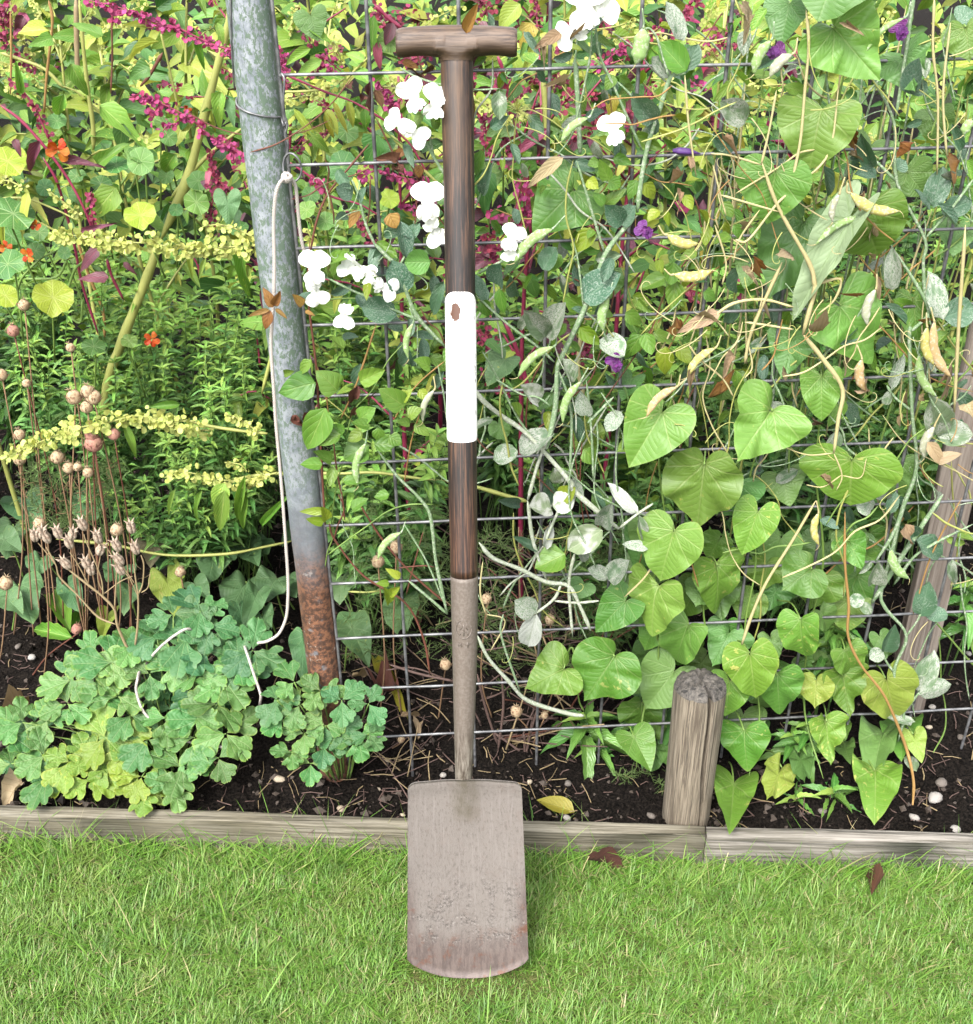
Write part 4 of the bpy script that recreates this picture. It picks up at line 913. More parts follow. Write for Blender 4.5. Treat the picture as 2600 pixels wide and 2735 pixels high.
stem_px(r_l, [(298,50),(300,150),(296,250)], [6,6], M['br_stem'], fy(1.74)); stem_px(r_l, [(435,140),(400,200),(375,230)], [12,8], M['br_stem'], fy(1.78)); stem_px(r_l, [(285,690),(300,740),(330,800)], [9,8], M['r_stem'], fy(1.85)); stem_px(r_l, [(490,660),(525,700),(535,740)], [7,7], M['r_stem'], fy(1.82)); stem_px(r_l, [(682,870),(690,930),(695,980)], [6,6], M['r_stem'], fy(1.85))
for p, t, w in [((105,375),(62,470),34),((160,425),(275,440),30),((60,40),(38,95),32),((265,660),(195,735),42),((290,740),(200,740),40),((330,700),(365,735),20),((545,480),(550,505),24),((40,370),(55,420),26),((215,620),(305,595),22)]:
    leaf_px(r_l, pick('tri'), LM['redl'], p, t, w, fy(1.69), .01)
leaf_px(r_l, 'tri0', LM['redp'], (70,35), (35,95), 36, fy(1.7)); leaf_px(r_l, 'tri0', LM['redp'], (560,455), (550,505), 22, fy(1.68)); r_l.finish()
for th, m, p, t, w in [(o2,'orach',(265,280),(400,390),72),(o2,'orach',(275,95),(185,55),40),(o2,'orach',(140,100),(80,120),44),(o3,'orach',(520,75),(545,190),26),(o3,'orach',(580,60),(600,110),26),(o2,'orach_y',(440,70),(320,62),26),(o2,'orach_y',(425,110),(320,145),24),
        (o2,'orach',(310,500),(230,600),80),(o2,'orach_d',(400,180),(340,200),60),(o3,'heart_b',(612,262),(625,340),34),(o3,'orach',(520,235),(470,250),40),(o1,'orach_y',(75,510),(45,660),34),(o1,'orach_y',(5,560),(8,680),18),(o3,'orach_y',(500,650),(515,745),20),(o3,'orach',(645,660),(650,810),34),(o3,'orach',(550,690),(530,745),16),
        (o1,'orach',(55,250),(45,170),26),(o2,'orach',(190,170),(230,260),50),(o1,'orach',(170,250),(140,330),44),(o2,'orach',(260,440),(330,380),46),(o3,'orach',(470,410),(420,470),56),(o3,'orach',(590,245),(575,340),44),(o2,'orach_d',(330,330),(310,420),60),(o3,'heart_b',(640,560),(625,600),26)]:
    leaf_px(th, pick('tri') if w > 30 else pick('lance'), LM[m], p, t, w, fy(1.71), random.uniform(-.01,.03))
leaf_px(o3, 'heart1', LM['heart_b'], (607,522), (612,602), 66, fy(1.66), .02)
# yellow-green seed spikes lying across
g1 = plant('green_orach_plant', 'green orach whose long pale seed spike droops across to the galvanised post', 520, 1.8)
sp(g1, [(700,655),(600,660),(500,665),(400,650),(300,645),(210,630),(140,628)], 62, 1.62, 'gdisc', False, dpx=18, dens=1.5); sp(g1, [(690,640),(640,615),(590,600),(540,605)], 30, 1.62, 'gdisc', False, dpx=15)
sp(g1, [(220,580),(170,540),(125,505)], 24, 1.68, 'gdisc', False, dpx=13); sp(g1, [(60,500),(30,485),(5,480)], 26, 1.66, 'gdisc', False, dpx=13); stem_px(g1, [(690,658),(720,680),(740,760),(735,900),(700,1050)], [9,12], M['y_stem'], fy(1.68)); g1.finish()
g2 = plant('green_orach_plant', 'green orach with a pale seed spike lying low above the bladder seed heads', 560, 1.72)
sp(g2, [(520,1125),(440,1122),(360,1112),(280,1130),(200,1145),(120,1175),(60,1200),(15,1215)], 62, 1.60, 'gdisc', False, dpx=18, dens=1.4); sp(g2, [(700,1160),(640,1120),(600,1105)], 34, 1.62, 'gdisc', False, dpx=15)
stem_px(g2, [(320,1125),(450,1115),(560,1138),(640,1150),(715,1158)], [9,10], M['y_stem'], fy(1.62)); sp(g2, [(560,1150),(500,1145),(420,1135)], 40, 1.63, 'gdisc', False, dpx=16)
sp(g2, [(740,1262),(660,1285),(580,1280),(500,1262),(440,1275)], 44, 1.62, 'gdisc', False, dpx=16, dens=1.2); sp(g2, [(660,1260),(640,1240),(600,1235)], 26, 1.62, 'gdisc', False, dpx=14)
stem_px(g2, [(620,1280),(700,1268),(800,1262),(900,1265),(1000,1262),(1100,1275),(1190,1285)], [9,8], M['y_stem'], fy(1.63)); stem_px(g2, [(1190,1285),(1270,1300),(1340,1320),(1410,1340)], [12,12], M['y_stem'], fy(1.65))
for p, t, w in [((330,1130),(375,1225),22),((600,1290),(575,1360),50),((655,1270),(625,1410),24),((540,1310),(500,1400),16),((470,1305),(445,1380),14),((480,1080),(400,1085),22),((660,1310),(640,1430),24),((700,1400),(760,1330),20)]: leaf_px(g2, pick('lance'), LM['orach'], p, t, w*1.2, fy(1.61))
leaf_px(g2, 'ovate0', LM['orach'], (600,1310), (585,1425), 46, fy(1.6)); g2.finish()
# spikes behind the panel
for th, pts, w, Y, d, dp in [(o4,[(830,110),(815,60),(800,20)],40,1.62,'rdisc_d',14),(o4,[(860,150),(880,165),(912,190)],44,1.6,'rdisc',14),(o4,[(750,190),(760,160),(740,130)],36,1.62,'rdisc',14),(o6,[(1060,330),(1040,270),(1010,215)],44,1.62,'rdisc',14),(o4,[(960,470),(1010,455),(1050,470)],36,1.6,'rdisc',14),
        (o6,[(1060,470),(1100,480),(1145,492)],34,1.6,'rdisc',15),(o4,[(830,465),(850,485),(865,505)],36,1.6,'rdisc',15),(o6,[(1150,560),(1100,555),(1070,550)],26,1.62,'rdisc',14),(o6,[(1150,130),(1120,150),(1080,165)],40,1.65,'rdisc_d',14),(o4,[(770,260),(765,220),(755,180)],30,1.66,'rdisc_d',13),(o4,[(1000,20),(1040,45),(1075,70)],36,1.66,'rdisc_d',14),
        (o7,[(1360,430),(1345,330),(1335,200)],44,1.60,'rdisc_d',15),(o7,[(1400,100),(1385,60),(1375,15)],40,1.60,'rdisc_d',15),(o7,[(1310,420),(1300,360),(1290,290)],40,1.62,'rdisc_d',14),(o7,[(1390,480),(1400,540),(1395,600)],56,1.58,'rdisc',16),(o7,[(1310,560),(1330,570),(1350,575)],40,1.58,'rdisc',16),(o7,[(1290,620),(1310,650),(1330,700)],60,1.6,'rdisc_d',15),(o7,[(1290,40),(1300,20),(1280,0)],44,1.62,'rdisc_d',14),
        (o8,[(1600,180),(1640,145),(1680,120)],50,1.65,'rdisc',14),(o8,[(1500,280),(1520,260),(1550,240)],44,1.65,'rdisc_d',14),(o8,[(1560,360),(1590,320),(1640,250)],34,1.65,'rdisc_d',14),(o8,[(1830,210),(1860,225),(1890,240)],30,1.68,'rdisc',13),(o8,[(1740,230),(1730,250),(1740,270)],34,1.68,'rdisc_d',13),(o8,[(1890,110),(1905,100),(1920,90)],26,1.7,'rdisc',13),
        (o7,[(1270,880),(1310,910),(1330,960)],60,1.62,'rdisc_d',14),(o7,[(1300,1000),(1330,1030),(1360,1050)],40,1.62,'rdisc_d',14),(o8,[(1540,960),(1560,940),(1580,900)],40,1.66,'rdisc_d',14),(o8,[(1840,740),(1845,770),(1850,800)],24,1.7,'rdisc_d',13),(o9,[(1985,740),(1980,770),(1975,800)],22,1.7,'rdisc',12),(o4,[(1130,1200),(1150,1230),(1140,1260)],40,1.75,'rdisc_d',13)]:
    sp(th, pts, w, Y, d, True, dpx=dp)
for th, pts, w, Y in [(o5,[(770,80),(785,50),(790,15)],36,1.62),(o5,[(890,110),(905,140),(915,175)],26,1.6),(o5,[(1010,230),(1050,235),(1080,260)],40,1.63),(o5,[(750,270),(800,260),(850,250)],36,1.64),(o5,[(920,210),(890,230),(860,240)],26,1.64),(o7,[(1265,262),(1310,290),(1362,325)],34,1.58),(o8,[(1640,110),(1660,80),(1690,60)],50,1.7),(o9,[(1890,60),(1900,30),(1910,5)],40,1.7),(o9,[(1870,120),(1900,140),(1920,160)],40,1.72),(o5,[(820,610),(835,640),(850,670)],24,1.62)]:
    sp(th, pts, w, Y, 'gdisc', False, dpx=13)
for th, pts, w, m in [(o4,[(745,190),(800,215),(870,245),(940,270),(1010,310),(1040,330)],[7,6],'r_stem'),(o4,[(770,430),(840,480),(880,522),(960,545),(1020,580)],[7,6],'r_stem'),(o6,[(1000,10),(1040,50),(1075,75)],[14,8],'r_stem'),(o4,[(880,120),(860,70),(925,20)],[6,4],'r_stem'),(o6,[(1150,480),(1100,390),(1040,320),(1090,240)],[7,5],'r_stem'),(o6,[(1120,60),(1110,120),(1160,300)],[6,4],'br_stem'),
        (o7,[(1420,640),(1408,500),(1400,430),(1370,330),(1355,240),(1345,190),(1330,150)],[16,10],'r_stem'),(o7,[(1300,380),(1330,310),(1350,250),(1365,210)],[8,5],'r_stem'),(o7,[(1400,360),(1420,300),(1440,240)],[7,5],'r_stem'),(o7,[(1420,1080),(1390,960),(1350,860)],[16,12],'r_stem'),(o7,[(1350,1020),(1330,980),(1325,960)],[8,6],'r_stem'),(o8,[(1560,270),(1600,220),(1640,180)],[6,5],'r_stem'),(o8,[(1730,700),(1715,740),(1700,780)],[7,5],'r_stem'),(o5,[(1045,360),(1100,420),(1190,510)],[11,8],'y_stem'),(o5,[(730,245),(800,244),(860,240)],[8,7],'y_stem'),(o8,[(1450,200),(1460,330),(1455,420)],[18,16],'y_stem'),(o9,[(1620,690),(1580,760),(1545,960),(1560,1060)],[14,12],'dry_stem')]:
    stem_px(th, pts, w, M[m], fy(1.62))
for th, tp, m, p, t, w in [(o4,'lance','orach',(820,70),(885,110),26),(o4,'lance','orach',(860,160),(785,195),34),(o4,'lance','orach',(830,130),(760,165),30),(o5,'lance','orach',(945,-20),(950,30),26),(o5,'lance','orach',(1000,40),(990,140),34),(o6,'lance','redp',(1010,110),(1012,185),28),(o6,'lance','redl',(1050,60),(1030,120),36),(o4,'heart','heart_d',(830,40),(850,110),90),(o4,'nast','nast',(1040,110),(1040,110),60),
        (o5,'lance','orach_y',(785,290),(850,380),22),(o5,'lance','orach_y',(870,290),(905,360),30),(o5,'lance','orach_y',(890,270),(930,355),18),(o5,'lance','orach_y',(930,270),(945,340),24),(o5,'lance','yel',(870,300),(890,370),22),(o5,'lance','orach',(975,290),(978,345),30),(o5,'lance','orach',(820,350),(880,400),34),(o5,'tri','orach_d',(1010,360),(980,440),80),
        (o7,'lance','redp',(1470,345),(1370,415),34),(o7,'lance','orach_y',(1390,10),(1330,70),60),(o7,'tri','yel',(1420,60),(1390,130),56),(o8,'tri','yel',(1640,240),(1630,320),46),(o8,'tri','yel',(1610,75),(1600,120),40),(o7,'tri','orach_d',(1370,320),(1300,360),80),(o7,'tri','orach_d',(1290,450),(1300,580),70),(o8,'lance','redl',(1580,290),(1530,275),30),(o8,'tri','redl',(1450,370),(1440,410),36)]:
    leaf_px(th, pick(tp, 3), LM[m], p, t if t != p else (p[0], p[1]+w), w*1.1, fy(1.59), .01)
for o in (o1,o2,o3,o4,o5,o6,o7,o8,o9,o10,o11): o.finish()

# ------------------------------------------------------------------ nasturtiums
def nast(th, px, py, w, Y, m='nast', nrm=None):
    c = PY(px, py, Y); r = w/ppm(c); n_ = (CAM-c).normalized()*.7 + Vector((0,0,.6)) + rv(.35); n_.normalize(); up = Vector((0,.3,1)); y = (up - n_*up.dot(n_)).normalized()
    a = random.uniform(-1,1); y = Matrix.Rotation(a, 3, n_) @ y; x = y.cross(n_); W = Matrix(((x.x*r,y.x*r,n_.x*r,c.x),(x.y*r,y.y*r,n_.y*r,c.y),(x.z*r,y.z*r,n_.z*r,c.z),(0,0,0,1)))
    th.leaf(pick('nast'), LM[m], W); q = c - n_*.03 + Vector((random.uniform(-.03,.03), .03, -random.uniform(.06,.14))); th.tube('leaf_stalk', [c - n_*.002, c-n_*.03, q], [.0013,.0016], M['g_stem'], 5, 3)
def nflower(th, px, py, w, Y):
    c = PY(px, py, Y); s = w/ppm(c); fl = th.tube('flower', [c+Vector((0,s*.5,0)), c+Vector((0,s*.2,-.002)), c], [s*.05, s*.12, s*.16], M['calyx'], 6, 2)
    for k in range(5):
        a = k*1.2566+random.uniform(-.3,.3); d = Vector((math.cos(a), -.35, math.sin(a))).normalized(); th.part('petal', tmesh(pick('petal'), LM['orange']), frame(c, c+d*s*.55, Vector((0,-1,.4))+rv(.3), s*.5), parent=fl)
n1 = plant('nasturtium', 'nasturtium with round leaves and orange flowers beneath the red orach', 240, 2.0)
for a in [(20,430,115,1.72,'nast_y'),(372,412,62,1.70,'nast_d'),(310,440,70,1.71,'nast'),(376,430,76,1.69,'nast'),(152,322,52,1.74,'nast'),(375,575,90,1.68,'nast_y'),(35,570,120,1.7,'nast'),(525,540,70,1.74,'nast'),(470,560,40,1.73,'nast'),(528,482,60,1.76,'nast'),(205,470,50,1.78,'nast'),(450,365,50,1.77,'nast'),(20,705,95,1.66,'nast'),(142,795,112,1.66,'nast_y'),(15,790,70,1.70,'nast_y'),(172,675,36,1.72,'nast'),(95,670,50,1.75,'nast'),(250,925,66,1.74,'nast'),(345,910,46,1.76,'nast'),(120,500,50,1.78,'nast'),(440,330,60,1.8,'nast'),(640,610,50,1.78,'nast'),(30,630,60,1.8,'nast'),(445,470,44,1.8,'nast'),(270,490,60,1.82,'nast'),(175,520,56,1.84,'nast'),(620,660,40,1.8,'nast'),(105,620,50,1.82,'nast')]:
    nast(n1, a[0], a[1], a[2], a[3], 'nast' if a[4] == 'nast_d' else a[4])
for a in [(155,400,60,1.68),(15,660,34,1.68),(75,680,40,1.66),(95,600,30,1.7),(405,905,40,1.74),(500,290,22,1.74)]: nflower(n1, *a)
for pts in [[(150,670),(110,690),(60,740),(45,780)],[(180,690),(150,740),(60,745)],[(220,800),(215,860),(190,850)],[(235,690),(200,720),(180,780)],[(340,470),(320,500),(330,520)],[(370,455),(350,500),(340,505)]]: stem_px(n1, pts, [7,7], M['g_stem'], fy(1.75))
n1.finish()
n2 = plant('nasturtium', 'nasturtium with a few round leaves low between post and spade handle', 900, 1.95)
for a in [(915,445,90,1.66,'nast'),(1040,530,58,1.6,'nast_y'),(925,350,70,1.7,'nast'),(1045,585,60,1.62,'nast'),(820,560,56,1.72,'nast'),(870,590,60,1.74,'nast'),(1020,380,80,1.72,'nast'),(1080,440,60,1.75,'nast'),(830,520,50,1.76,'nast'),(1300,470,90,1.7,'nast'),(1340,340,70,1.72,'nast'),(1290,350,60,1.74,'nast')]: nast(n2, *a)
n2.finish()

# ------------------------------------------------------------------ bushy herb mass on the near left
HB = ['bushy small-leaved green herb behind the drooping pale seed spike', 'bushy small-leaved herb next to the white cord and post', 'bushy small-leaved herb around the bladder seed heads', 'bushy small-leaved herb above the low heart-shaped leaves', 'sparse small-leaved herb standing over the bare black soil']
herb(520, 2.0, HB[0], tips_in(360, 720, 760, 1010, 34, 1.74, 1.98)); herb(640, 1.9, HB[1], tips_in(480, 730, 930, 1260, 32, 1.70, 1.88)); herb(330, 1.95, HB[2], tips_in(200, 480, 900, 1150, 22, 1.74, 1.9)); herb(480, 1.85, HB[3], tips_in(300, 730, 1160, 1400, 36, 1.70, 1.84)); herb(150, 2.05, HB[4], [(180,840,1.85),(90,920,1.8),(60,930,1.78),(130,960,1.8),(200,930,1.85),(40,1000,1.75),(110,1010,1.8),(190,1000,1.8),(280,690,1.85),(330,800,1.86),(250,860,1.86)])
herb(950, 1.95, 'bushy small-leaved herb seen through the panel behind the clematis', tips_in(840, 1200, 800, 1360, 36, 1.66, 1.9)); herb(1420, 2.1, 'thin small-leaved herb behind the mildewed pea leaves', tips_in(1290, 1750, 780, 1300, 22, 1.75, 2.0), gap=.02)
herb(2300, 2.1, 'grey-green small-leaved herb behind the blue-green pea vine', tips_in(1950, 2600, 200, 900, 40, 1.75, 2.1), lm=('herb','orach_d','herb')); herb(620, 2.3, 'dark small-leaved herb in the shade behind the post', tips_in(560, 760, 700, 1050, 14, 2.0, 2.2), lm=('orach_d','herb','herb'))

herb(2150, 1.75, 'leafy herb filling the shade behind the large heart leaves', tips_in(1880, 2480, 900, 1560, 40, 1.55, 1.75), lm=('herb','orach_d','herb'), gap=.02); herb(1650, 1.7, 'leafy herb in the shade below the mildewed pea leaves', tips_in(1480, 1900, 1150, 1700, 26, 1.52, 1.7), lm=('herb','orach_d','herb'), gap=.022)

for i, (px, Y, lb, tp) in enumerate([(700, 2.1, 'leafy green herb in the shade between post and magenta spikes', (560,860,640,1000)), (1000, 2.0, 'leafy green herb low behind the brown clematis stems', (820,1200,560,1000)), (1350, 2.05, 'leafy green herb low behind the spade shaft', (1230,1560,620,1100)), (1750, 1.95, 'leafy green herb low behind the purple pea flowers', (1560,1960,620,1120)), (90, 2.3, 'leafy green herb at the shaded bed end', (-60,220,640,880)), (2450, 1.9, 'leafy green herb low behind the leaning stake', (2300,2640,650,1150)), (2050, 1.85, 'leafy green herb low behind the withered pea vine', (1900,2350,560,1050)), (300, 2.35, 'leafy green herb behind the thick cream stem', (200,600,620,820)), (1000, 1.75, 'leafy green herb at the foot of the clematis', (800,1220,1150,1420))]):
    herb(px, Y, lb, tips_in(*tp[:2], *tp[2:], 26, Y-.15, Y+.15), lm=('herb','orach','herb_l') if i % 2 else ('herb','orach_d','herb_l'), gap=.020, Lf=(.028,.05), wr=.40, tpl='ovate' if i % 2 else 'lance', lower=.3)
for px, Y, lb in [(-330, 1.95, 'green orach past the open bed end next to the nasturtium'), (-640, 2.2, 'green orach farthest along the bed from the spade'), (2860, 2.0, 'green orach past the stake at the other bed end'), (3150, 2.2, 'green orach farthest past the leaning stake')]:
    orach(px, Y, .95, lb, ('orach','orach','orach_y','orach_d'), M['y_stem'], 'gdisc', 12, 10, .25, (.035,.075), (0,0), None, 5).finish()
herb(-200, 1.95, 'bushy small-leaved herb past the open bed end', tips_in(-380, -30, 800, 1250, 30, 1.8, 2.05)); herb(-600, 2.0, 'bushy small-leaved herb farthest along the bed', tips_in(-800, -420, 700, 1200, 26, 1.85, 2.1)); herb(2850, 1.9, 'bushy small-leaved herb past the leaning stake', tips_in(2680, 3050, 700, 1250, 26, 1.75, 2.0))
# ------------------------------------------------------------------ heart-leaved climber on the panel
mg = plant('morning_glory', 'heart-leaved climbing vine covering the panel behind the round peg', 2050, 1.45)
HL = [ # stalk px, tip px, width, offset from panel, kind
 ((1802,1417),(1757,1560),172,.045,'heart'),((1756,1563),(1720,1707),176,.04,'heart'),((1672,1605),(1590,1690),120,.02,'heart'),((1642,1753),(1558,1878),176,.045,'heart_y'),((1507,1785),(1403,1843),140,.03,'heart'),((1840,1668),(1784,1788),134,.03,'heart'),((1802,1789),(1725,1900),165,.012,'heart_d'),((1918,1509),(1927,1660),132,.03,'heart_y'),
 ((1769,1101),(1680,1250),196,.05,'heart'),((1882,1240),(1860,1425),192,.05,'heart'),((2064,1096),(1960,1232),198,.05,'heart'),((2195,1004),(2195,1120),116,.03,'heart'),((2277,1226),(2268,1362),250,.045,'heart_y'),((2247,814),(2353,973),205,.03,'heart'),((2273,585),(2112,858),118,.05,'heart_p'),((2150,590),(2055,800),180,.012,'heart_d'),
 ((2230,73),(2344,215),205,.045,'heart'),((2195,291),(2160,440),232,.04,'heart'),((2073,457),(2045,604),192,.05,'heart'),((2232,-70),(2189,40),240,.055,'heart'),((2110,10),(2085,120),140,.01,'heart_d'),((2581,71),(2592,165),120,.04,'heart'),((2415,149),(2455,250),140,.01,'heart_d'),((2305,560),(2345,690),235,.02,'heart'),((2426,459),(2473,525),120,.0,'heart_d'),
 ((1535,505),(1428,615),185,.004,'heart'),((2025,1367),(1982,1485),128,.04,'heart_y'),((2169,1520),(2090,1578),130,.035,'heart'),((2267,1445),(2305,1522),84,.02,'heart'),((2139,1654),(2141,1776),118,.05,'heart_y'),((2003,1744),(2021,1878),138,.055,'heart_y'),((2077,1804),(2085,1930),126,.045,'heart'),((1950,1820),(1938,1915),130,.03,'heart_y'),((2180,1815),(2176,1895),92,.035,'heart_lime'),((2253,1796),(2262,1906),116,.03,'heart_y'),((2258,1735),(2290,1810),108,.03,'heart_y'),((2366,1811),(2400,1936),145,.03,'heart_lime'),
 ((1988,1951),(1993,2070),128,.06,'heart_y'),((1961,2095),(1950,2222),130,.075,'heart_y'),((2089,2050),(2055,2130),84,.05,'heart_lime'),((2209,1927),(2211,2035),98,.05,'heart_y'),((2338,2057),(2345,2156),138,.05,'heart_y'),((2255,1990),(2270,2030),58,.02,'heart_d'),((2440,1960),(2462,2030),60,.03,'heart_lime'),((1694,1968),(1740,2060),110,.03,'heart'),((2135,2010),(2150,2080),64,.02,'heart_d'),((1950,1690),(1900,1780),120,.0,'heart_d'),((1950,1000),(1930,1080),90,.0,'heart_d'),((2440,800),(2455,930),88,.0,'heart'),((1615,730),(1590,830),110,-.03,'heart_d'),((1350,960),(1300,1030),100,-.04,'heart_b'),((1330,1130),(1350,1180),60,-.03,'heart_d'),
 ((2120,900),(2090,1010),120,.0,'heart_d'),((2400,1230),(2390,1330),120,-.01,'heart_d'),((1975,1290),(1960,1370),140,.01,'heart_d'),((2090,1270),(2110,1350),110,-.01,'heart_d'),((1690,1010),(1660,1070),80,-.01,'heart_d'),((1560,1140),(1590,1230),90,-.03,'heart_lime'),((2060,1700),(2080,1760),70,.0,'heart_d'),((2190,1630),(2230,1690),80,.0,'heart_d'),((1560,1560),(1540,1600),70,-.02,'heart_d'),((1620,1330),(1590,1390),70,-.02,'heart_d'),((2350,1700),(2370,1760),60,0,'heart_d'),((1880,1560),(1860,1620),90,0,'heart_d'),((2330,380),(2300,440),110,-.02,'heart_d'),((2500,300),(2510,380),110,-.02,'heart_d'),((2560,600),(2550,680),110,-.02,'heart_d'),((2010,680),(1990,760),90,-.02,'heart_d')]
for i, (p, t, w, off, m) in enumerate(HL):
    a, b = leaf_px(mg, 'heart%d' % (i % 6), LM[m], p, t, w, fm(off), random.uniform(.005,.04) if m != 'heart_p' else .0, jit=.4)
    if m != 'heart_p' and off > .005: q = a - MN*(off+.012) + Vector((random.uniform(-.02,.02), .01, -random.uniform(.02,.05))); mg.tube('leaf_stalk', [a, a.lerp(q, .4)+Vector((0,.004,.012)), q], [.0012,.0014], M['g_stem'], 5, 4)
for pts in [[(2258,1367),(2258,1505),(2268,1617),(2266,1699),(2299,1774),(2359,1852),(2396,1931),(2425,2010),(2441,2086),(2439,2150)]]: stem_px(mg, pts, [7,10], M['or_stem'], fm(.055))
for pts in [[(1700,2050),(1720,1900),(1760,1750),(1740,1600),(1780,1400)],[(1780,1400),(1760,1200),(1800,1050),(1860,900)],[(2000,2080),(2030,1900),(1990,1700),(2020,1500),(2000,1300),(2060,1100)],[(2200,2080),(2150,1900),(2160,1700),(2200,1500),(2180,1250),(2200,1000),(2150,800)],[(2150,800),(2180,600),(2160,400),(2210,200),(2200,0)],[(1890,1500),(1880,1640),(1900,1720)],[(1500,1790),(1530,1730),(1545,1860),(1560,1900)]]: stem_px(mg, pts, [6,5], M['g_stem'], fm(.004))
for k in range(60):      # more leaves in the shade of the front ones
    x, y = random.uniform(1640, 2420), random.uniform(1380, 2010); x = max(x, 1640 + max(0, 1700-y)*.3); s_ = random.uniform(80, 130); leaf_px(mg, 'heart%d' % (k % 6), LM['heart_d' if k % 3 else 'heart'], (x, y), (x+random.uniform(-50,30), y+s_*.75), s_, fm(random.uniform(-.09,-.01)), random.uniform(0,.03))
mg.finish()
# low heart-shaped leaves between columbine and herb
hb = plant('heart_leaf_trailer', 'low trailing plant with dull bluish heart-shaped leaves behind the columbine', 560, 1.75)
HB2 = [((60,1335),(100,1410),110),((35,1400),(10,1470),100),((10,1440),(60,1475),80),((255,1320),(215,1390),105),((245,1330),(280,1390),60),((460,1500),(430,1460),90),((455,1480),(475,1530),86),((575,1465),(560,1535),112),((660,1460),(690,1510),90),((657,1553),(615,1625),112),((700,1470),(650,1430),70),((740,1545),(700,1592),108),((760,1555),(790,1590),80),((938,1673),(900,1620),100),((940,1677),(985,1778),108),((1075,1600),(1060,1690),92),((930,1462),(985,1475),80),((915,1540),(905,1590),90),((1130,1440),(1180,1480),70),((815,1700),(800,1790),80),((520,1560),(560,1600),70),((180,1560),(210,1630),60),((320,1520),(290,1570),80),((350,1570),(330,1620),70),((640,1620),(650,1690),60),((50,1560),(80,1640),110),((20,1600),(60,1640),80),((110,1490),(90,1530),70),((700,1640),(720,1700),56),((690,1580),(660,1650),70),((1010,1560),(980,1600),60),((1140,1565),(1170,1590),56),((880,1760),(890,1800),50),((590,1400),(620,1440),60),((480,1420),(510,1450),60),((800,1400),(760,1440),60)]
for i, (p, t, w) in enumerate(HB2):
    z = .13 + .06*random.random(); m = 'heart_b'
    a, b = leaf_px(hb, 'heart%d' % (i % 6), LM[m], p, t, w, fz(z), .0, jit=.3, up=.9); g_ = to_ground(a, random.uniform(-.03,.03), .02); hb.tube('leaf_stalk', [a, a.lerp(g_, .4)+rv(.01), g_], [.0013,.0018], M['g_stem'], 5, 4)
leaf_px(hb, 'heart0', LM['heart_br'], (420,1440), (400,1505), 96, fz(.2), 0); leaf_px(hb, 'heart1', LM['heart_lime'], (440,1535), (470,1640), 92, fz(.17), 0); leaf_px(hb, 'heart2', LM['heart_lime'], (290,1640), (270,1710), 60, fz(.15), 0); leaf_px(hb, 'ovate0', LM['orach_d'], (490,1430), (560,1405), 34, fz(.25), 0)
stem_px(hb, [(150,1440),(300,1455),(440,1482),(600,1480),(700,1462),(780,1445)], [9,7], M['y_stem'], fz(.24)); stem_px(hb, [(930,1580),(980,1582),(1015,1578)], [6,5], M['y_stem'], fz(.2)); hb.finish()
dk = plant('dock_seedling', 'young plant with long toothed green leaves behind the dry columbine stalk', 170, 1.72)
for p, t, w in [((190,1690),(120,1540),66),((195,1705),(72,1670),52),((200,1690),(230,1600),30)]: leaf_px(dk, 'serr0', LM['orach'], p, t, w, fz(.1), 0, up=.8)
dk.finish()


# fine growth tangled over the panel
def tangle(th, x0, x1, y0, y1, n, mats, off, wpx=(3,5)):
    for k in range(n):
        x, y = random.uniform(x0, x1), random.uniform(y0, y1); L = random.uniform(150, 420); a = random.gauss(math.pi/2, .75); P = [(x, y)]; da = random.uniform(-.12, .12)
        for q in range(5): a += da + random.uniform(-.35,.35); P.append((P[-1][0]+math.cos(a)*L/5, P[-1][1]+math.sin(a)*L/5))
        stem_px(th, P, [random.uniform(*wpx), random.uniform(*wpx)], M[random.choice(mats)], fm(random.uniform(*off)), 'stem', 5, .002)
def sprinkle(th, x0, x1, y0, y1, n, tp, lms, size, ratio, off):
    for k in range(n):
        x, y = random.uniform(x0, x1), random.uniform(y0, y1); s_ = random.uniform(*size); a = random.gauss(math.pi/2, 1.0)
        leaf_px(th, pick(tp), LM[random.choice(lms)], (x, y), (x+math.cos(a)*s_, y+math.sin(a)*s_), s_*ratio*random.uniform(.8,1.2), fm(random.uniform(*off)), random.uniform(-.02,.03), jit=.6)
# ------------------------------------------------------------------ clematis
cl = plant('clematis', 'clematis with bright green leaves and brown stems beside the galvanised post', 880, 1.44)
CL1 = [((843,1023),(746,1042),78),((902,1045),(862,995),72),((962,1019),(1033,986),48),((1080,1085),(1015,1040),62),((870,1090),(818,1206),78),((921,1152),(870,1138),32),((910,1160),(843,1187),42),((988,1139),(936,1131),36),((969,1154),(930,1178),36),((1010,1143),(1014,1187),34),((1040,1165),(1074,1187),38),((861,1240),(801,1243),38),((887,1232),(831,1206),36),((890,1247),(880,1300),30),((985,1190),(920,1225),84),((917,1284),(981,1277),32),((1096,1131),(1059,1124),26),((1107,1135),(1148,1161),32),((1000,1185),(1060,1190),46),((960,1120),(1000,1090),50),((1090,1110),(1120,1090),40),((830,960),(800,1000),30),((920,930),(880,900),30),((1040,1320),(1000,1330),30),((940,1360),(980,1330),34),((1150,980),(1110,960),40),((760,1000),(790,990),20)]
for i, (p, t, w) in enumerate(CL1): leaf_px(cl, pick('ovate'), LM['clem'], p, t, w*1.1, fm(.03 + .025*random.random()), random.uniform(0,.015))
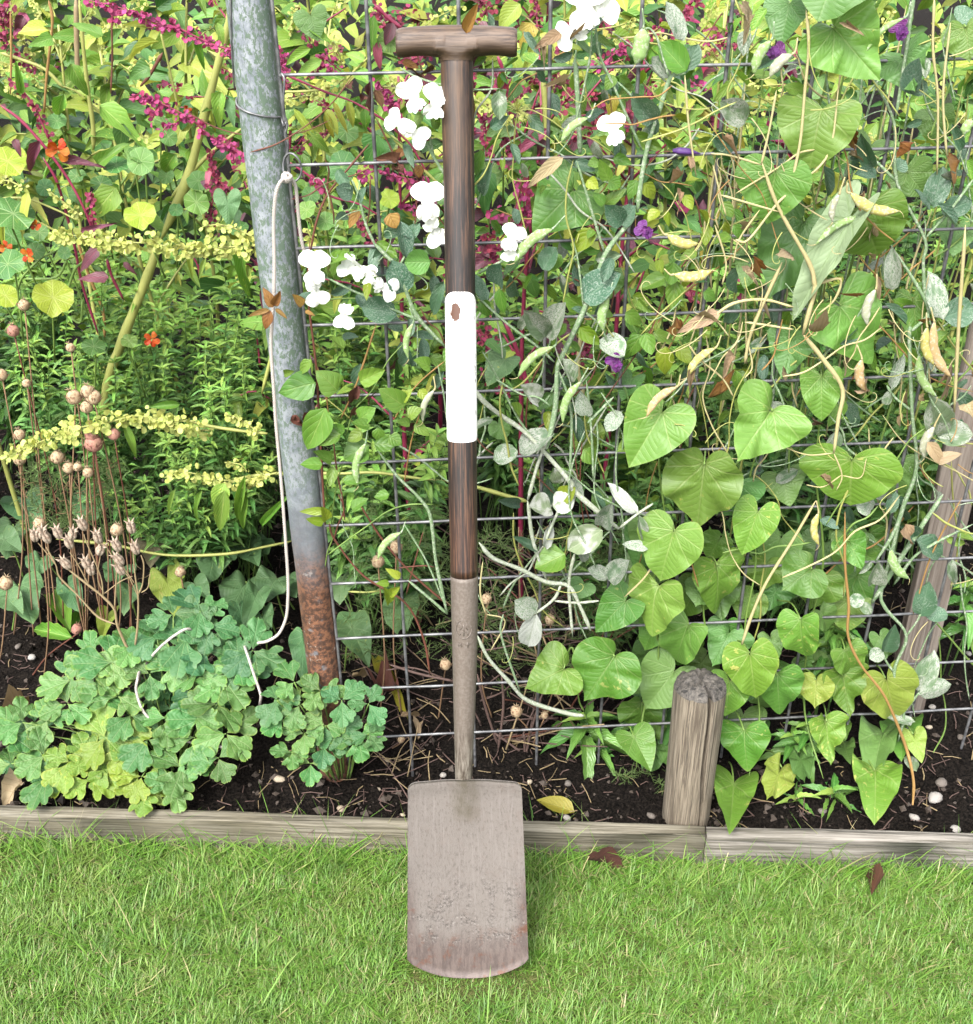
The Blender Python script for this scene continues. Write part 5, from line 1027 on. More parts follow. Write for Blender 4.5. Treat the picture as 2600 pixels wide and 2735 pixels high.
for p, t, w in [((868,1367),(805,1363),22),((875,1388),(855,1350),32),((865,1395),(815,1386),26),((1070,1543),(1040,1522),22),((1040,1558),(1006,1558),20),((1040,1590),(1072,1565),24),((1042,1610),(1020,1565),30),((1070,1070),(1095,1045),28),((1120,1040),(1145,1070),28)]: leaf_px(cl, pick('ovate'), LM['clem_l'], p, t, w*1.1, fm(.04), .008)
for p, t, w in [((730,820),(712,775),32),((732,815),(750,772),26),((810,815),(778,785),30),((724,830),(700,880),32),((722,828),(660,838),14),((735,825),(768,850),14),((815,830),(840,840),14)]: leaf_px(cl, pick('ovate'), LM['clem_o'], p, t, w, fm(.06), .006)
for p, t, w in [((780,1110),(812,1140),26),((800,1120),(775,1130),22),((830,1100),(812,1135),20),((955,1030),(935,1085),34),((960,1090),(930,1120),24),((985,1070),(1000,1050),24),((985,1100),(975,1125),22),((780,1015),(785,1040),14),((800,1040),(808,1070),14),((1060,430),(1010,415),30),((1065,440),(1085,475),34),((1060,445),(1045,470),28),((990,215),(1000,300),18),((1000,240),(1020,300),30),((930,225),(945,250),30),((975,255),(960,285),30),((1090,180),(1120,200),22),((1160,180),(1110,205),16)]: leaf_px(cl, pick('curl'), LM['dead'], p, t, w, fm(.014), .006)
for p, t, w in [((1245,88),(1280,5),32),((1120,440),(1118,475),30),((1080,400),(1050,420),26),((1075,165),(1120,180),24),((1265,260),(1255,400),22),((960,560),(930,610),30),((1040,570),(1060,610),50)]: leaf_px(cl, pick('ovate'), LM['clem_o'], p, t, w, fm(.012 if p[0] < 1200 else .075 if p[1] < 100 else -.01), .005)
for pts, w, m in [([(828,640),(824,792),(843,971),(854,1094),(862,1250),(868,1400)],[7,8],'br_stem'),([(1007,866),(954,1023),(910,1120)],[6,5],'or_stem'),([(988,381),(930,450),(876,519),(845,590),(828,672)],[6,7],'br_stem'),([(880,1393),(895,1442),(973,1539),(1085,1610),(1134,1710),(1150,1800)],[6,7],'br_stem'),([(958,1341),(1022,1446),(1100,1530),(1197,1617)],[6,6],'br_stem'),([(990,470),(985,560),(975,620)],[4,4],'br_stem'),([(890,1160),(900,1260),(915,1330),(920,1390)],[5,5],'br_stem'),([(1120,1110),(1100,1180),(1080,1300)],[4,4],'or_stem'),([(1000,310),(1060,430),(1110,530),(1100,640)],[5,4],'br_stem'),([(845,970),(870,1060),(878,1130)],[4,4],'or_stem'),([(867,1060),(930,1115),(960,1150)],[4,3],'y_stem'),([(1190,965),(1130,1010),(1090,1060),(1050,1120)],[4,4],'or_stem'),
                  ([(905,1320),(920,1360),(905,1400),(890,1440)],[4,4],'br_stem'),([(1085,1590),(1110,1500),(1130,1420)],[4,3],'br_stem'),([(1060,1515),(1130,1512),(1160,1515)],[4,4],'br_stem')]: stem_px(cl, pts, w, M[m], fm(.012), jit=.001)
cl.finish()
cr = plant('clematis', 'clematis with small lime-green leaves climbing among the pea stems', 1750, 1.46)
CL2 = [((1627,481),(1600,421),36),((1616,545),(1584,515),30),((1616,545),(1664,511),34),((1627,481),(1660,500),40),((1720,489),(1757,534),40),((1586,612),(1532,675),48),((1586,615),(1570,640),24),((1891,601),(1860,560),36),((1891,601),(1884,657),34),((1950,627),(1906,655),30),((1862,672),(1817,690),30),((1780,740),(1705,777),48),((1806,747),(1795,825),48),((1800,700),(1790,760),46),((1672,833),(1720,870),40),((1548,874),(1601,919),42),((1713,893),(1668,960),44),((1724,889),(1742,948),42),((1746,889),(1806,907),36),((1780,926),(1769,1008),48),((1810,930),(1848,970),42),((1600,430),(1570,440),30),((1570,480),(1600,505),34),((1640,420),(1690,440),30),((1500,680),(1460,720),40),((1545,250),(1560,300),34),((1640,200),(1620,235),34),((1690,360),(1770,400),40),((1335,770),(1345,840),32),((1285,800),(1310,850),36),((1880,780),(1920,800),36),((1700,480),(1680,530),34),((1760,560),(1730,590),34),((1830,520),(1850,560),30),((1630,830),(1600,850),36),((1700,1180),(1650,1210),50),((1560,1200),(1600,1240),50),((1510,1480),(1430,1520),80),((1500,1330),(1540,1300),50),((1390,1110),(1360,1080),50),((1210,930),(1190,970),40),((1290,400),(1275,470),34),((1930,540),(1960,580),34),((1960,600),(1990,640),30),((2010,600),(2030,640),30)]
for p, t, w in CL2: leaf_px(cr, pick('ovate'), LM[random.choice(('clem','clem_l','clem'))], p, t, w*1.1, fm(.02+.02*random.random()), random.uniform(0,.015))
for pts in [[(1800,745),(1770,800),(1740,880),(1690,960),(1600,1090)],[(1640,440),(1625,520),(1600,640),(1640,760),(1620,880)],[(1890,600),(1860,660),(1830,700),(1800,745)],[(1555,1180),(1550,1300),(1560,1400)],[(1530,1150),(1545,1280),(1575,1390)]]: stem_px(cr, pts, [4,4], M['br_stem'], fm(.01))
sprinkle(cr, 1290, 1960, 60, 1120, 150, 'ovate', ('clem','clem_l','clem','orach_d'), (32,62), .55, (-.06,.02)); tangle(cr, 1300, 1960, 0, 1100, 30, ('br_stem','or_stem','y_stem'), (-.05,.02))
# feathery seed head and violet bud
c = PM(1382, 297, .02); 
for k in range(26):
    d = Vector((random.uniform(-1,1), random.uniform(-1,.2), random.uniform(-.6,1))).normalized(); cr.tube('seed_plume', [c, c+d*.011+Vector((0,0,.001)), c+d*.019+Vector((0,0,-.002))], [.0006,.0002], M['y_stem'], 4, 3)
stem_px(cr, [(1382,300),(1375,360),(1372,420),(1370,480),(1390,560),(1410,640)], [4,5], M['y_stem'], fm(.018))
bud = cr.tube('flower_bud', [PM(1798,402,.03), PM(1815,403,.033), PM(1838,405,.034), PM(1858,408,.033), PM(1872,411,.03)], [.002,.0044,.0042,.0022,.0004], LM['violet'], 8, 4); stem_px(cr, [(1798,402),(1760,410),(1720,450)], [3,3], M['br_stem'], fm(.028))
cr.finish()

# ------------------------------------------------------------------ sweet peas
def flower(th, px, py, size, rot, f, mat='petal', parts=4):
    c = f(px, py); s = .84*size/ppm(c); vd = (CAM-c).normalized(); rt = vd.cross(Vector((0,0,1))).normalized()*-1; upv = rt.cross(vd)*-1
    if upv.z < 0: upv = -upv
    def d2(a): a = R(a+rot); return rt*math.sin(a) + upv*math.cos(a)
    b = c - vd*.008 + d2(180)*s*.35
    cal = th.tube('flower', [b, b.lerp(c, .5), c], [s*.05, s*.12, s*.1], M['calyx'], 6, 2)
    def petal(a, L, w, tilt, o=0.0): th.part('petal', tmesh(pick('std'), LM[mat]), frame(c+vd*o, c+vd*o+(d2(a)+vd*tilt).normalized()*s*L, vd+rv(.25), s*w), parent=cal)
    petal(random.uniform(-12,12), .8, 1.2, -.1)
    if mat != 'petal': petal(75, .4, .6, .3); petal(-75, .4, .6, .3)
    p0 = c - d2(0)*s*.28; th.part('petal', tmesh('petal2', LM[mat]), frame(p0+vd*.002, c+d2(0)*s*.3+vd*.002, vd+rv(.2), s*.6), parent=cal)
    if parts > 3: petal(150, .55, .5, .25, .004); petal(205, .6, .52, .2, .006)
    if parts > 4: petal(180, .3, .3, .8, .007)
def stalk(th, pts, w, f, m='pea_stem'): stem_px(th, pts, w, M[m], f, 'flower_stalk')
def pod(th, a, b, w, m, f, bow=.12):
    p, q = f(*a), f(*b); d = q-p; L = d.length; side = d.cross(CAM-p).normalized(); n = 12; P=[p+d*(i/n)+side*L*bow*math.sin(math.pi*i/n) for i in range(n+1)]
    r = w/ppm(p)/2; rad = [r*min(1, (i/n)*4+.15, (1-i/n)*3.5+.08)*(1+.07*math.sin(i*2.4)) for i in range(n+1)]
    V, Fc, UV = tube([x-p for x in P], rad, 8); vd = (CAM-p).normalized(); V = [Vector(v) for v in V]; V = [tuple(v - vd*(v.dot(vd)-(P[i//8]-p).dot(vd))*.45) for i, v in enumerate(V)]
    po = th.part('pod', Geo().add(V, Fc, UV, rnd=random.random()).mesh('pod', M[m]), Matrix.Translation(p))
    k = d.normalized(); th.tube('pod_stalk', [p - k*.012 + Vector((random.uniform(-.006,.006), 0, .008)), p-k*.005, p], [.0008,.0016], M['dry_stem' if m != 'pod' else 'pea_stem'], 5, 3)
    th.tube('pod_tip', [q, q+k*.005+side*.002, q+k*.009+side*.006], [.0007,.0002], M['dry_stem'], 4, 3, parent=po)
def tendril(th, px, py, f, m='pea_stem', L=.05, ang=None):
    p = f(px, py); a = random.uniform(0, 6.3) if ang is None else ang; P=[]; x = p.copy(); da = 0; sg = random.choice((-1,1)); vd = (CAM-p).normalized(); rt = Vector((1,0,0)); upv = rt.cross(vd)*-1; upv = upv if upv.z > 0 else -upv
    n = 22
    for i in range(n): P.append(x.copy()); t = i/n; a += sg*(.05+.75*max(0, t-.45)**1.2*2); x = x + (rt*math.cos(a)+upv*math.sin(a))*(L/n)*(1.4-t*.8) + vd*random.uniform(-.0005,.0007)
    th.tube('tendril', P, [.0008,.0004], M[m], 4, 0)
def pleaf(th, p, t, w, f, m='mil', tilt=None): leaf_px(th, pick('pea'), LM[m], p, t, w*1.1, f, random.uniform(-.005,.02) if tilt is None else tilt)

sw = plant('sweet_pea', 'sweet pea vine with white flowers hanging between the post and the spade', 1150, 1.42)
f = fm(.03)
for pts, w in [([(940,480),(958,522),(977,597),(1005,660)],[7,9]),([(995,645),(1040,690),(1066,717),(1090,790),(1119,851),(1190,926)],[11,13]),([(870,740),(940,775),(1000,800),(1060,830),(1120,855)],[7,8]),([(1066,712),(1085,680),(1105,650)],[8,8]),([(1120,345),(1135,372),(1160,420),(1190,470)],[8,9]),([(1150,345),(1150,375),(1160,420)],[6,7]),([(1115,868),(1116,930),(1113,980)],[4,4]),([(1170,975),(1185,1050),(1195,1130)],[5,5]),([(1000,1190),(1060,1270),(1120,1330),(1150,1380),(1165,1500),(1195,1640)],[6,13]),([(1080,1400),(1140,1500),(1190,1620)],[5,5]),([(1090,1550),(1150,1600),(1195,1640)],[8,8])]: stem_px(sw, pts, w, M['pea_stem'], f)
for a in [(1107,262,78,-15),(1165,280,84,20),(1068,328,62,-60),(1104,354,66,130),(1143,545,92,0),(1160,612,70,150),(840,722,84,5),(842,775,66,170),(945,722,66,-60),(1024,766,64,110),(985,740,50,0),(921,838,60,200)]: flower(sw, a[0], a[1], a[2], a[3], fm(.045), parts=4)
leaf_px(sw, 'petal0', LM['petal'], (965,715), (945,680), 16, fm(.05)); leaf_px(sw, 'petal1', LM['petal'], (1000,735), (1015,715), 30, fm(.05)); leaf_px(sw, 'ovate0', LM['clem_l'], (985,755), (978,800), 26, fm(.055))
for a, b, w, m in [((1104,863),(1092,960),17,'pod'),((1160,1042),(1130,1128),17,'pod_g'),((977,1184),(958,1299),20,'pod'),((1070,1423),(1010,1494),20,'pod')]: pod(sw, a, b, w, m, fm(.05))
for p, t, w, m in [((1060,840),(965,820),62,'pea'),((1080,780),(1050,700),66,'pea'),((940,530),(895,500),40,'pea'),((960,540),(975,500),22,'pea'),((1185,750),(1145,850),36,'pea'),((1130,330),(1120,372),40,'clem'),((1150,320),(1180,330),36,'clem'),((1070,590),(1090,690),40,'pea'),((880,700),(950,690),36,'clem'),((1090,640),(1110,600),30,'pea'),((1150,700),(1080,700),60,'herb'),((1125,300),(1112,330),24,'clem')]: pleaf(sw, p, t, w, f, m)
for q in [(960,480),(970,560),(1070,720),(1010,700),(905,600),(1120,850),(880,560)]: tendril(sw, *q, f)
tangle(sw, 860, 1190, 100, 1500, 16, ('pea_stem','g_stem','br_stem'), (-.04,.03)); sprinkle(sw, 860, 1190, 380, 1000, 36, 'pea', ('pea','clem','pea'), (40,70), .5, (-.06,.02))
sw.finish()

sm = plant('sweet_pea', 'mildewed sweet pea vine with grey speckled leaves and green pods beside the spade', 1480, 1.42)
f = fm(.035)
for pts, w, m in [([(1832,195),(1800,200),(1787,216),(1760,300),(1735,373),(1715,470),(1703,567)],[10,16],'pea_stem'),([(1703,575),(1660,620),(1620,675),(1590,750),(1560,829),(1504,948),(1489,986),(1485,1080),(1470,1160),(1460,1200)],[14,16],'pea_stem'),([(1591,67),(1601,142),(1640,230),(1716,403)],[7,8],'pea_stem'),([(1541,429),(1580,560),(1614,672)],[8,9],'pea_stem'),([(1537,157),(1545,290),(1550,410)],[15,15],'pea_stem'),
        ([(1190,926),(1276,1053),(1340,1110),(1410,1161),(1519,1281),(1530,1307),(1590,1360),(1653,1412)],[13,18],'pea_stem_w'),([(1272,788),(1350,860),(1437,926),(1481,967)],[7,7],'pea_stem'),([(1280,1449),(1317,1490),(1390,1520),(1459,1554),(1519,1565),(1550,1620),(1578,1684)],[12,12],'pea_stem_w'),([(1274,1695),(1306,1759),(1360,1820),(1410,1871),(1511,1904),(1560,1912)],[11,13],'pea_stem_w'),([(1410,1337),(1425,1449),(1459,1546)],[12,9],'pea_stem_w'),([(1492,986),(1526,1098),(1522,1281)],[8,8],'pea_stem'),([(1567,1016),(1580,1150),(1586,1284)],[7,7],'pea_stem'),([(1530,1700),(1520,1560),(1535,1480)],[9,9],'pea_stem_w'),
        ([(1560,829),(1545,700),(1530,640)],[6,5],'pea_stem'),([(1560,829),(1610,880),(1640,980)],[7,6],'pea_stem'),([(1275,730),(1350,690),(1370,640)],[9,8],'pea_stem'),([(1290,940),(1330,1010),(1380,1110),(1430,1180)],[7,7],'pea_stem'),([(1470,1160),(1440,1230),(1410,1337)],[10,10],'pea_stem_w'),([(1525,1310),(1490,1370),(1455,1450)],[9,9],'pea_stem_w'),([(1345,1640),(1340,1700),(1390,1850)],[6,7],'pea_stem'),([(1480,1605),(1540,1610),(1600,1605)],[7,7],'pea_stem_w'),([(1653,1412),(1700,1375),(1745,1345)],[8,7],'pea_stem_w'),([(1430,1640),(1480,1600),(1500,1560)],[8,8],'pea_stem_w'),([(1700,1120),(1800,1040),(1850,1000)],[8,6],'dry_stem'),([(1640,1060),(1600,1100),(1570,1130)],[8,8],'pea_stem'),([(1290,1500),(1283,1580),(1298,1640)],[5,6],'dry_stem'),([(1298,1640),(1350,1660),(1310,1740)],[4,4],'dry_stem')]: stem_px(sm, pts, w, M[m], f)
for p, t, w, m in [((1455,900),(1392,822),52,'mil'),((1459,900),(1519,803),64,'mil'),((1437,1079),(1381,1027),42,'mil_w'),((1384,1206),(1317,1225),50,'mil'),((1388,1210),(1474,1154),66,'mil'),((1600,910),(1665,955),74,'mil'),((1317,1120),(1254,1139),28,'mil'),((1474,1363),(1408,1356),58,'mil_w'),((1478,1350),(1525,1334),56,'mil_w'),((1610,1416),(1518,1470),66,'mil_w'),((1703,1371),(1636,1302),34,'mil_w'),((1705,1375),(1724,1447),26,'mil'),((1608,1404),(1640,1335),44,'mil'),((1431,1638),(1378,1606),56,'mil'),((1433,1640),(1408,1731),54,'mil_w'),((1460,1465),(1472,1408),28,'mil_w'),((1623,1546),(1567,1520),34,'mil'),((1627,1550),(1688,1494),54,'mil'),
                   ((1832,190),(1765,112),62,'clem'),((1835,188),(1858,120),46,'pea'),((1746,325),(1683,239),54,'pea'),((1787,208),(1745,150),40,'mil'),((1825,108),(1791,5),50,'mil'),((1660,601),(1612,545),48,'pea'),((1660,601),(1702,548),48,'pea'),((1300,800),(1270,740),40,'pea'),((1330,760),(1345,700),60,'pea'),((1560,800),(1650,730),80,'pea'),((1530,1020),(1510,960),40,'mil'),((1570,1110),(1550,1050),40,'mil'),((1480,1250),(1500,1300),34,'mil_w'),((1660,1100),(1620,1150),40,'mil'),((1560,1500),(1540,1440),30,'mil'),((1290,520),(1310,440),30,'pea'),((1310,340),(1360,310),30,'pea'),((1450,720),(1490,660),50,'pea'),((1690,280),(1730,260),24,'pea')]: pleaf(sm, p, t, w, f, m)
for a, b, w, m in [((1570,315),(1500,378),22,'pod'),((1475,612),(1375,702),30,'pod'),((1627,795),(1613,885),26,'pod'),((1478,926),(1384,1008),22,'pod'),((1552,1019),(1504,1131),22,'pod')]: pod(sm, a, b, w, m, fm(.055))
pod(sm, (1718,75), (1698,172), 44, 'pod', fm(.05), -.05); stem_px(sm, [(1787,205),(1770,150),(1755,100),(1735,75),(1718,80)], [7,6], M['pea_stem'], fm(.045))
for a in [(1563,25,120,0),(1590,30,100,60),(1533,88,78,-110),(1640,352,76,-20),(1366,640,66,20),(1360,665,50,170)]: flower(sm, a[0], a[1], a[2], a[3], fm(.05))
for a in [(1725,617,46,-60),(1645,973,44,-40)]: flower(sm, a[0], a[1], a[2], a[3], fm(.06), 'purple', 5)
for q in [(1480,360),(1400,340),(1430,290),(1560,840),(1620,980),(1640,900),(1500,930),(1440,1370),(1520,1430),(1470,1570),(1400,1720),(1370,1700),(1310,1640),(1540,650),(1600,860),(1480,460),(1490,200),(1440,150)]: tendril(sm, *q, f, random.choice(('pea_stem','y_stem')), random.uniform(.04,.08))
for p, t, w in [((1505,420),(1412,480),34),((1500,88),(1440,110),34),((1440,110),(1460,170),26),((1530,100),(1500,125),20),((1268,930),(1262,1000),24),((1495,230),(1480,210),20)]: leaf_px(sm, pick('curl') if w < 30 else 'ovate1', LM['dry'], p, t, w, fm(.045))
tangle(sm, 1290, 1800, 0, 1500, 46, ('pea_stem','pea_stem','pea_stem_w','y_stem'), (-.04,.05), (4,7)); sprinkle(sm, 1290, 1850, 20, 1500, 60, 'pea', ('pea','mil','pea'), (40,80), .45, (-.06,.04))
sm.finish()

sr = plant('sweet_pea', 'blue-green sweet pea vine climbing past the leaning stake', 2440, 1.5)
f = fm(.03)
for pts, w, m in [([(2300,130),(2333,209),(2389,328),(2396,485),(2471,638),(2467,700),(2471,799)],[7,12],'pea_stem'),([(2206,198),(2228,310),(2310,400),(2396,485)],[6,9],'pea_stem'),([(2445,-30),(2419,149),(2393,317)],[12,9],'pea_stem'),([(2378,650),(2430,730),(2471,799),(2480,840),(2440,880),(2430,893),(2437,1098),(2449,1247),(2415,1348),(2390,1420),(2340,1500)],[9,14],'pea_stem'),([(2415,1334),(2385,1468),(2355,1580),(2366,1625),(2422,1699),(2389,1796),(2415,1904),(2400,1980)],[11,9],'pea_stem'),([(2471,638),(2540,560),(2600,480)],[8,8],'pea_stem'),([(2449,1247),(2500,1180),(2540,1140)],[9,8],'pea_stem'),([(2437,1098),(2390,1060),(2370,1030)],[8,7],'pea_stem'),([(2340,773),(2280,860),(2230,920),(2190,960)],[7,7],'pea_stem'),([(2389,1796),(2370,1770),(2355,1740)],[7,6],'pea_stem'),([(2415,1904),(2440,1870),(2456,1850)],[8,7],'pea_stem'),([(2600,1400),(2500,1450),(2440,1490),(2390,1560)],[7,8],'pea_stem'),([(2520,1320),(2440,1440),(2330,1610)],[14,16],'pea_stem'),([(2570,1330),(2490,1480),(2440,1640)],[5,5],'or_stem'),([(2422,1699),(2450,1660),(2460,1640)],[6,6],'pea_stem')]: stem_px(sr, pts, w, M[m], f)
for p, t, w, m in [((2430,250),(2460,149),52,'pea'),((2432,250),(2480,215),40,'pea'),((2329,448),(2299,347),40,'pea'),((2340,470),(2290,460),34,'pea'),((2396,450),(2420,430),40,'pea'),((2493,552),(2516,455),60,'pea'),((2516,571),(2600,530),50,'pea'),((2480,560),(2465,510),26,'pea'),((2516,851),(2493,738),58,'mil'),((2519,848),(2605,818),72,'pea'),((2381,773),(2385,665),40,'mil'),((2501,1161),(2497,1066),74,'mil'),((2504,1165),(2600,1157),68,'mil'),((2381,1038),(2411,958),28,'mil'),((2381,1040),(2370,1078),22,'mil'),((2441,1442),(2396,1402),38,'pea'),((2445,1445),(2536,1475),52,'pea'),((2456,1852),(2490,1757),56,'mil'),((2456,1856),(2544,1830),48,'mil'),((2310,1600),(2268,1610),34,'mil'),((2460,1643),(2482,1561),54,'pea'),((2470,1645),(2535,1640),40,'pea'),((2330,1560),(2345,1490),40,'mil'),((2360,1740),(2325,1760),36,'mil'),((2362,1740),(2390,1660),34,'pea'),((2330,1360),(2290,1340),44,'mil'),((2370,1330),(2340,1280),36,'mil'),((2380,1370),(2390,1320),30,'pea'),((2440,1930),(2380,1910),30,'mil'),((1990,330),(1920,270),60,'mil'),((1960,400),(1900,350),50,'pea'),((2330,1300),(2345,1250),40,'mil'),((2560,60),(2600,20),60,'pea'),((2450,2060),(2420,2010),30,'mil'),((2300,1610),(2330,1640),26,'mil')]: pleaf(sr, p, t, w, f, m)
for a, b, w, m in [((2415,48),(2314,138),16,'pod'),((2340,773),(2318,870),24,'pod_g'),((2456,948),(2504,1060),24,'pod'),((2497,1140),(2470,1225),24,'pod_g'),((2381,1468),(2430,1546),26,'pod'),((2314,578),(2180,653),20,'pod'),((2600,320),(2575,360),26,'pod')]: pod(sr, a, b, w, m, fm(.055))
flower(sr, 2408, 82, 50, -30, fm(.04), 'purple', 5)
for q in [(2470,640),(2440,900),(2450,1250),(2390,330),(2560,1350),(2500,1330),(2540,1560),(2480,1660),(2400,1800),(2580,300),(2560,560)]: tendril(sr, *q, f, random.choice(('pea_stem','dry_stem')), random.uniform(.05,.09))
tangle(sr, 1980, 2620, 0, 1700, 60, ('pea_stem','pea_stem','y_stem','g_stem'), (-.06,.05), (4,7)); sprinkle(sr, 1950, 2620, 0, 1500, 110, 'pea', ('pea','mil','pea','orach'), (40,85), .42, (-.08,.04))
sr.finish()

sd = plant('sweet_pea', 'withered straw-coloured sweet pea vine with yellow and tan pods on the panel', 2150, 1.47)
f = fm(.06)
for pts, w in [([(2154,22),(2161,123),(2150,250),(2139,373),(2120,470),(2101,571)],[8,9]),([(2034,429),(2079,552),(2161,700),(2176,754),(2176,780),(2146,893)],[10,16]),([(2146,893),(2200,960),(2251,1038),(2240,1120),(2228,1210)],[16,9]),([(2240,239),(2217,403),(2150,480),(2079,541),(2000,640),(1966,640)],[6,8]),([(2075,240),(2055,350),(2034,440)],[6,8]),([(1900,410),(1950,415),(2034,440)],[7,6]),([(1925,520),(2010,545),(2080,565)],[7,6]),([(1905,440),(1925,520),(1940,575)],[5,5]),([(2497,-10),(2493,131),(2506,260),(2504,466)],[8,7]),([(1830,200),(1840,330),(1860,470)],[6,6]),([(1900,850),(1960,810),(2040,800),(2120,820)],[10,8]),([(1830,880),(1900,850),(1950,900)],[5,5]),([(2228,1210),(2160,1215),(2100,1195),(2090,1180)],[5,3]),([(2228,1210),(2250,1270),(2235,1310)],[5,3]),([(2250,1270),(2300,1275),(2315,1225)],[4,3]),([(2250,1268),(2200,1300),(2155,1295)],[4,3]),([(2180,1337),(2120,1440),(2049,1554),(2010,1640),(1982,1722)],[8,9]),([(2030,560),(1975,640),(1960,700)],[6,5]),([(2180,760),(2245,745),(2230,800),(2185,840)],[9,5]),([(1990,860),(2060,870),(2120,880)],[7,7]),([(2000,920),(2010,980),(1990,1010)],[5,4]),([(1840,920),(1870,960),(1930,1010),(1960,1060)],[6,5]),([(1910,600),(1940,700),(1930,760)],[6,5]),([(2540,60),(2520,250),(2530,420)],[7,7]),([(2580,600),(2560,900),(2550,1100)],[10,10]),([(2090,700),(2010,880),(1990,970)],[10,10])]: stem_px(sd, pts, w, M['dry_stem'], f)
for k in range(46):
    x = random.uniform(1860, 2620); y0 = random.uniform(0, 700); y1 = y0 + random.uniform(350, 800); xx = x - (y1-y0)*.0002*(x-1300)*.9 + random.uniform(-40,40)
    stem_px(sd, [(x,y0), ((x+xx)/2+random.uniform(-25,25),(y0+y1)/2), (xx, min(y1, 1500))], [5,7], M[random.choice(('dry_stem','y_stem','g_stem','pea_stem'))], fm(random.uniform(-.12,-.01)))
for a, b, w, m in [((1802,732),(1903,721),30,'pod_y'),((1910,930),(1836,1008),22,'pod_y'),((1806,1034),(1728,1113),22,'pod_t'),((2060,108),(2015,198),28,'pod'),((2116,145),(2057,205),28,'pod_g'),((2273,515),(2404,563),30,'pod_y'),((2243,519),(2225,593),18,'pod_g'),((2497,859),(2542,1008),28,'pod_t'),((2478,874),(2497,975),24,'pod_y'),((2303,960),(2314,1045),26,'pod_t'),((2187,1371),(2189,1457),20,'pod_y'),((1784,627),(1866,650),28,'pod_y')]: pod(sd, a, b, w, m, fm(.07))
for a in [(2070,138,46,60)]: flower(sd, a[0], a[1], a[2], a[3], fm(.05), 'purple', 5)
for p, t, w in [((1925,835),(1822,872),40),((1870,845),(1915,850),30),((1930,370),(1975,400),26),((2000,20),(2010,80),34),((2010,40),(1985,100),26),((1850,980),(1840,1070),24),((1960,950),(1930,1000),26),((2300,1040),(2330,1060),60),((2255,970),(2260,1000),20),((2260,60),(2300,90),20),((2500,1230),(2560,1210),40),((2480,1180),(2530,1250),40),((2200,880),(2140,910),34),((2580,1080),(2600,1110),50),((1820,510),(1810,570),24),((2420,1400),(2440,1460),50)]: leaf_px(sd, pick('curl') if w != 40 else 'ovate1', LM['dry'], p, t, w, f)
for q in [(1960,640),(2000,700),(2030,820),(2150,900),(2180,880),(2200,800),(2220,790),(1930,860),(1890,880),(2010,930),(2060,860),(1900,560),(1850,620),(2090,620),(2140,870),(2230,1230),(1990,740),(1830,680),(1800,860),(2560,1240),(2520,1300),(2540,1180),(1950,480),(1870,450)]: tendril(sd, *q, fm(.065), random.choice(('dry_stem','y_stem','or_stem')), random.uniform(.04,.09))
tangle(sd, 1760, 2560, 80, 1350, 60, ('dry_stem','dry_stem','y_stem','or_stem'), (-.03,.07), (3,6)); sprinkle(sd, 1800, 2600, 300, 1300, 40, 'curl', ('dry','dry','clem_o'), (25,60), .45, (0,.06))
for k in range(46): tendril(sd, random.uniform(1780, 2580), random.uniform(80, 1300), fm(random.uniform(.02,.07)), random.choice(('dry_stem','y_stem','pea_stem')), random.uniform(.04,.09))
sd.finish()

# ------------------------------------------------------------------ columbine clumps
def ternate(th, px, py, size, f, m, base, up=.75):
    c = f(px, py); s = size/ppm(c); nrm = (CAM-c).normalized()*.75 + Vector((0,0,up)) + rv(.35); nrm.normalize(); g0 = (c-base); g0.z = 0
    out = (g0.normalized()*.7 + Vector((random.uniform(-.5,.5), -.5, 0))) if g0.length > .01 else Vector((0,-1,0)); out = (out - nrm*out.dot(nrm)).normalized()
    for a in (0, R(random.uniform(95,125)), -R(random.uniform(95,125))):
        d = Matrix.Rotation(a + random.uniform(-.2,.2), 3, nrm) @ out; d = (d + rv(.18)).normalized(); l = s*random.uniform(.85,1.15)
        th.leaf(pick('colum', 4), LM[m], frame(c + d*.0015, c+d*l, nrm+rv(.25), l*random.uniform(.85,1.05)), 'leaflet')
    q = base + (c-base)*.25; q.z = max(ground(base)+.01, q.z*.5); mid = c.lerp(q, .5) + Vector((0,0,.02)); th.tube('leaf_stalk', [c, mid, q], [.0010,.0016], M['g_stem'], 5, 4)
co = plant('columbine', 'columbine clump with scalloped blue-green and lime leaves overhanging the edging board', 330, 1.40)
TC = [(535,1632),(463,1641),(496,1707),(547,1735),(560,1673),(397,1748),(358,1722),(466,1772),(244,1748),(257,1817),(190,1817),(112,1834),(535,1794),(543,1847),(634,1778),(580,1882),(317,1860),(224,1912),(127,1923),(513,1906),(446,1919),(395,1975),(604,1960),(71,1983),(119,2019),(238,2025),(291,2050),(186,2036),(126,2071),(441,1986),(584,2025),(487,2050),(379,2075),(464,2096),(379,2111),(312,2134),(60,1930),(20,1960),(30,2040),(675,1737),(637,1774),(420,1850),(350,1910),(280,1970),(330,1985),(520,1970),(180,1880),(160,1970),(420,1700),(300,1770),(400,1800),(600,1820),(240,2080),(60,2070),(540,1920)]
for x, y in [q for i_, q in enumerate(TC) if i_ % 6 != 5]:
    f_ = lambda px, py: PY(px, py, 1.285 + .22*(2130-py)/490); k = (y-1850)/260 + random.uniform(-.5,.5) + (.5 if 150 < x < 460 else -.3)
    ternate(co, x, y, random.uniform(76,104), f_, 'colum_l' if k > .75 else ('colum' if k > -.45 else 'colum_d'), co.M.translation)
for x, y in [(random.uniform(40,650), random.uniform(1780,2060)) for _ in range(12)]: ternate(co, x, y, random.uniform(50,75), lambda px, py: PY(px, py, 1.325 + .22*(2130-py)/490), 'colum_d', co.M.translation)
co.finish()
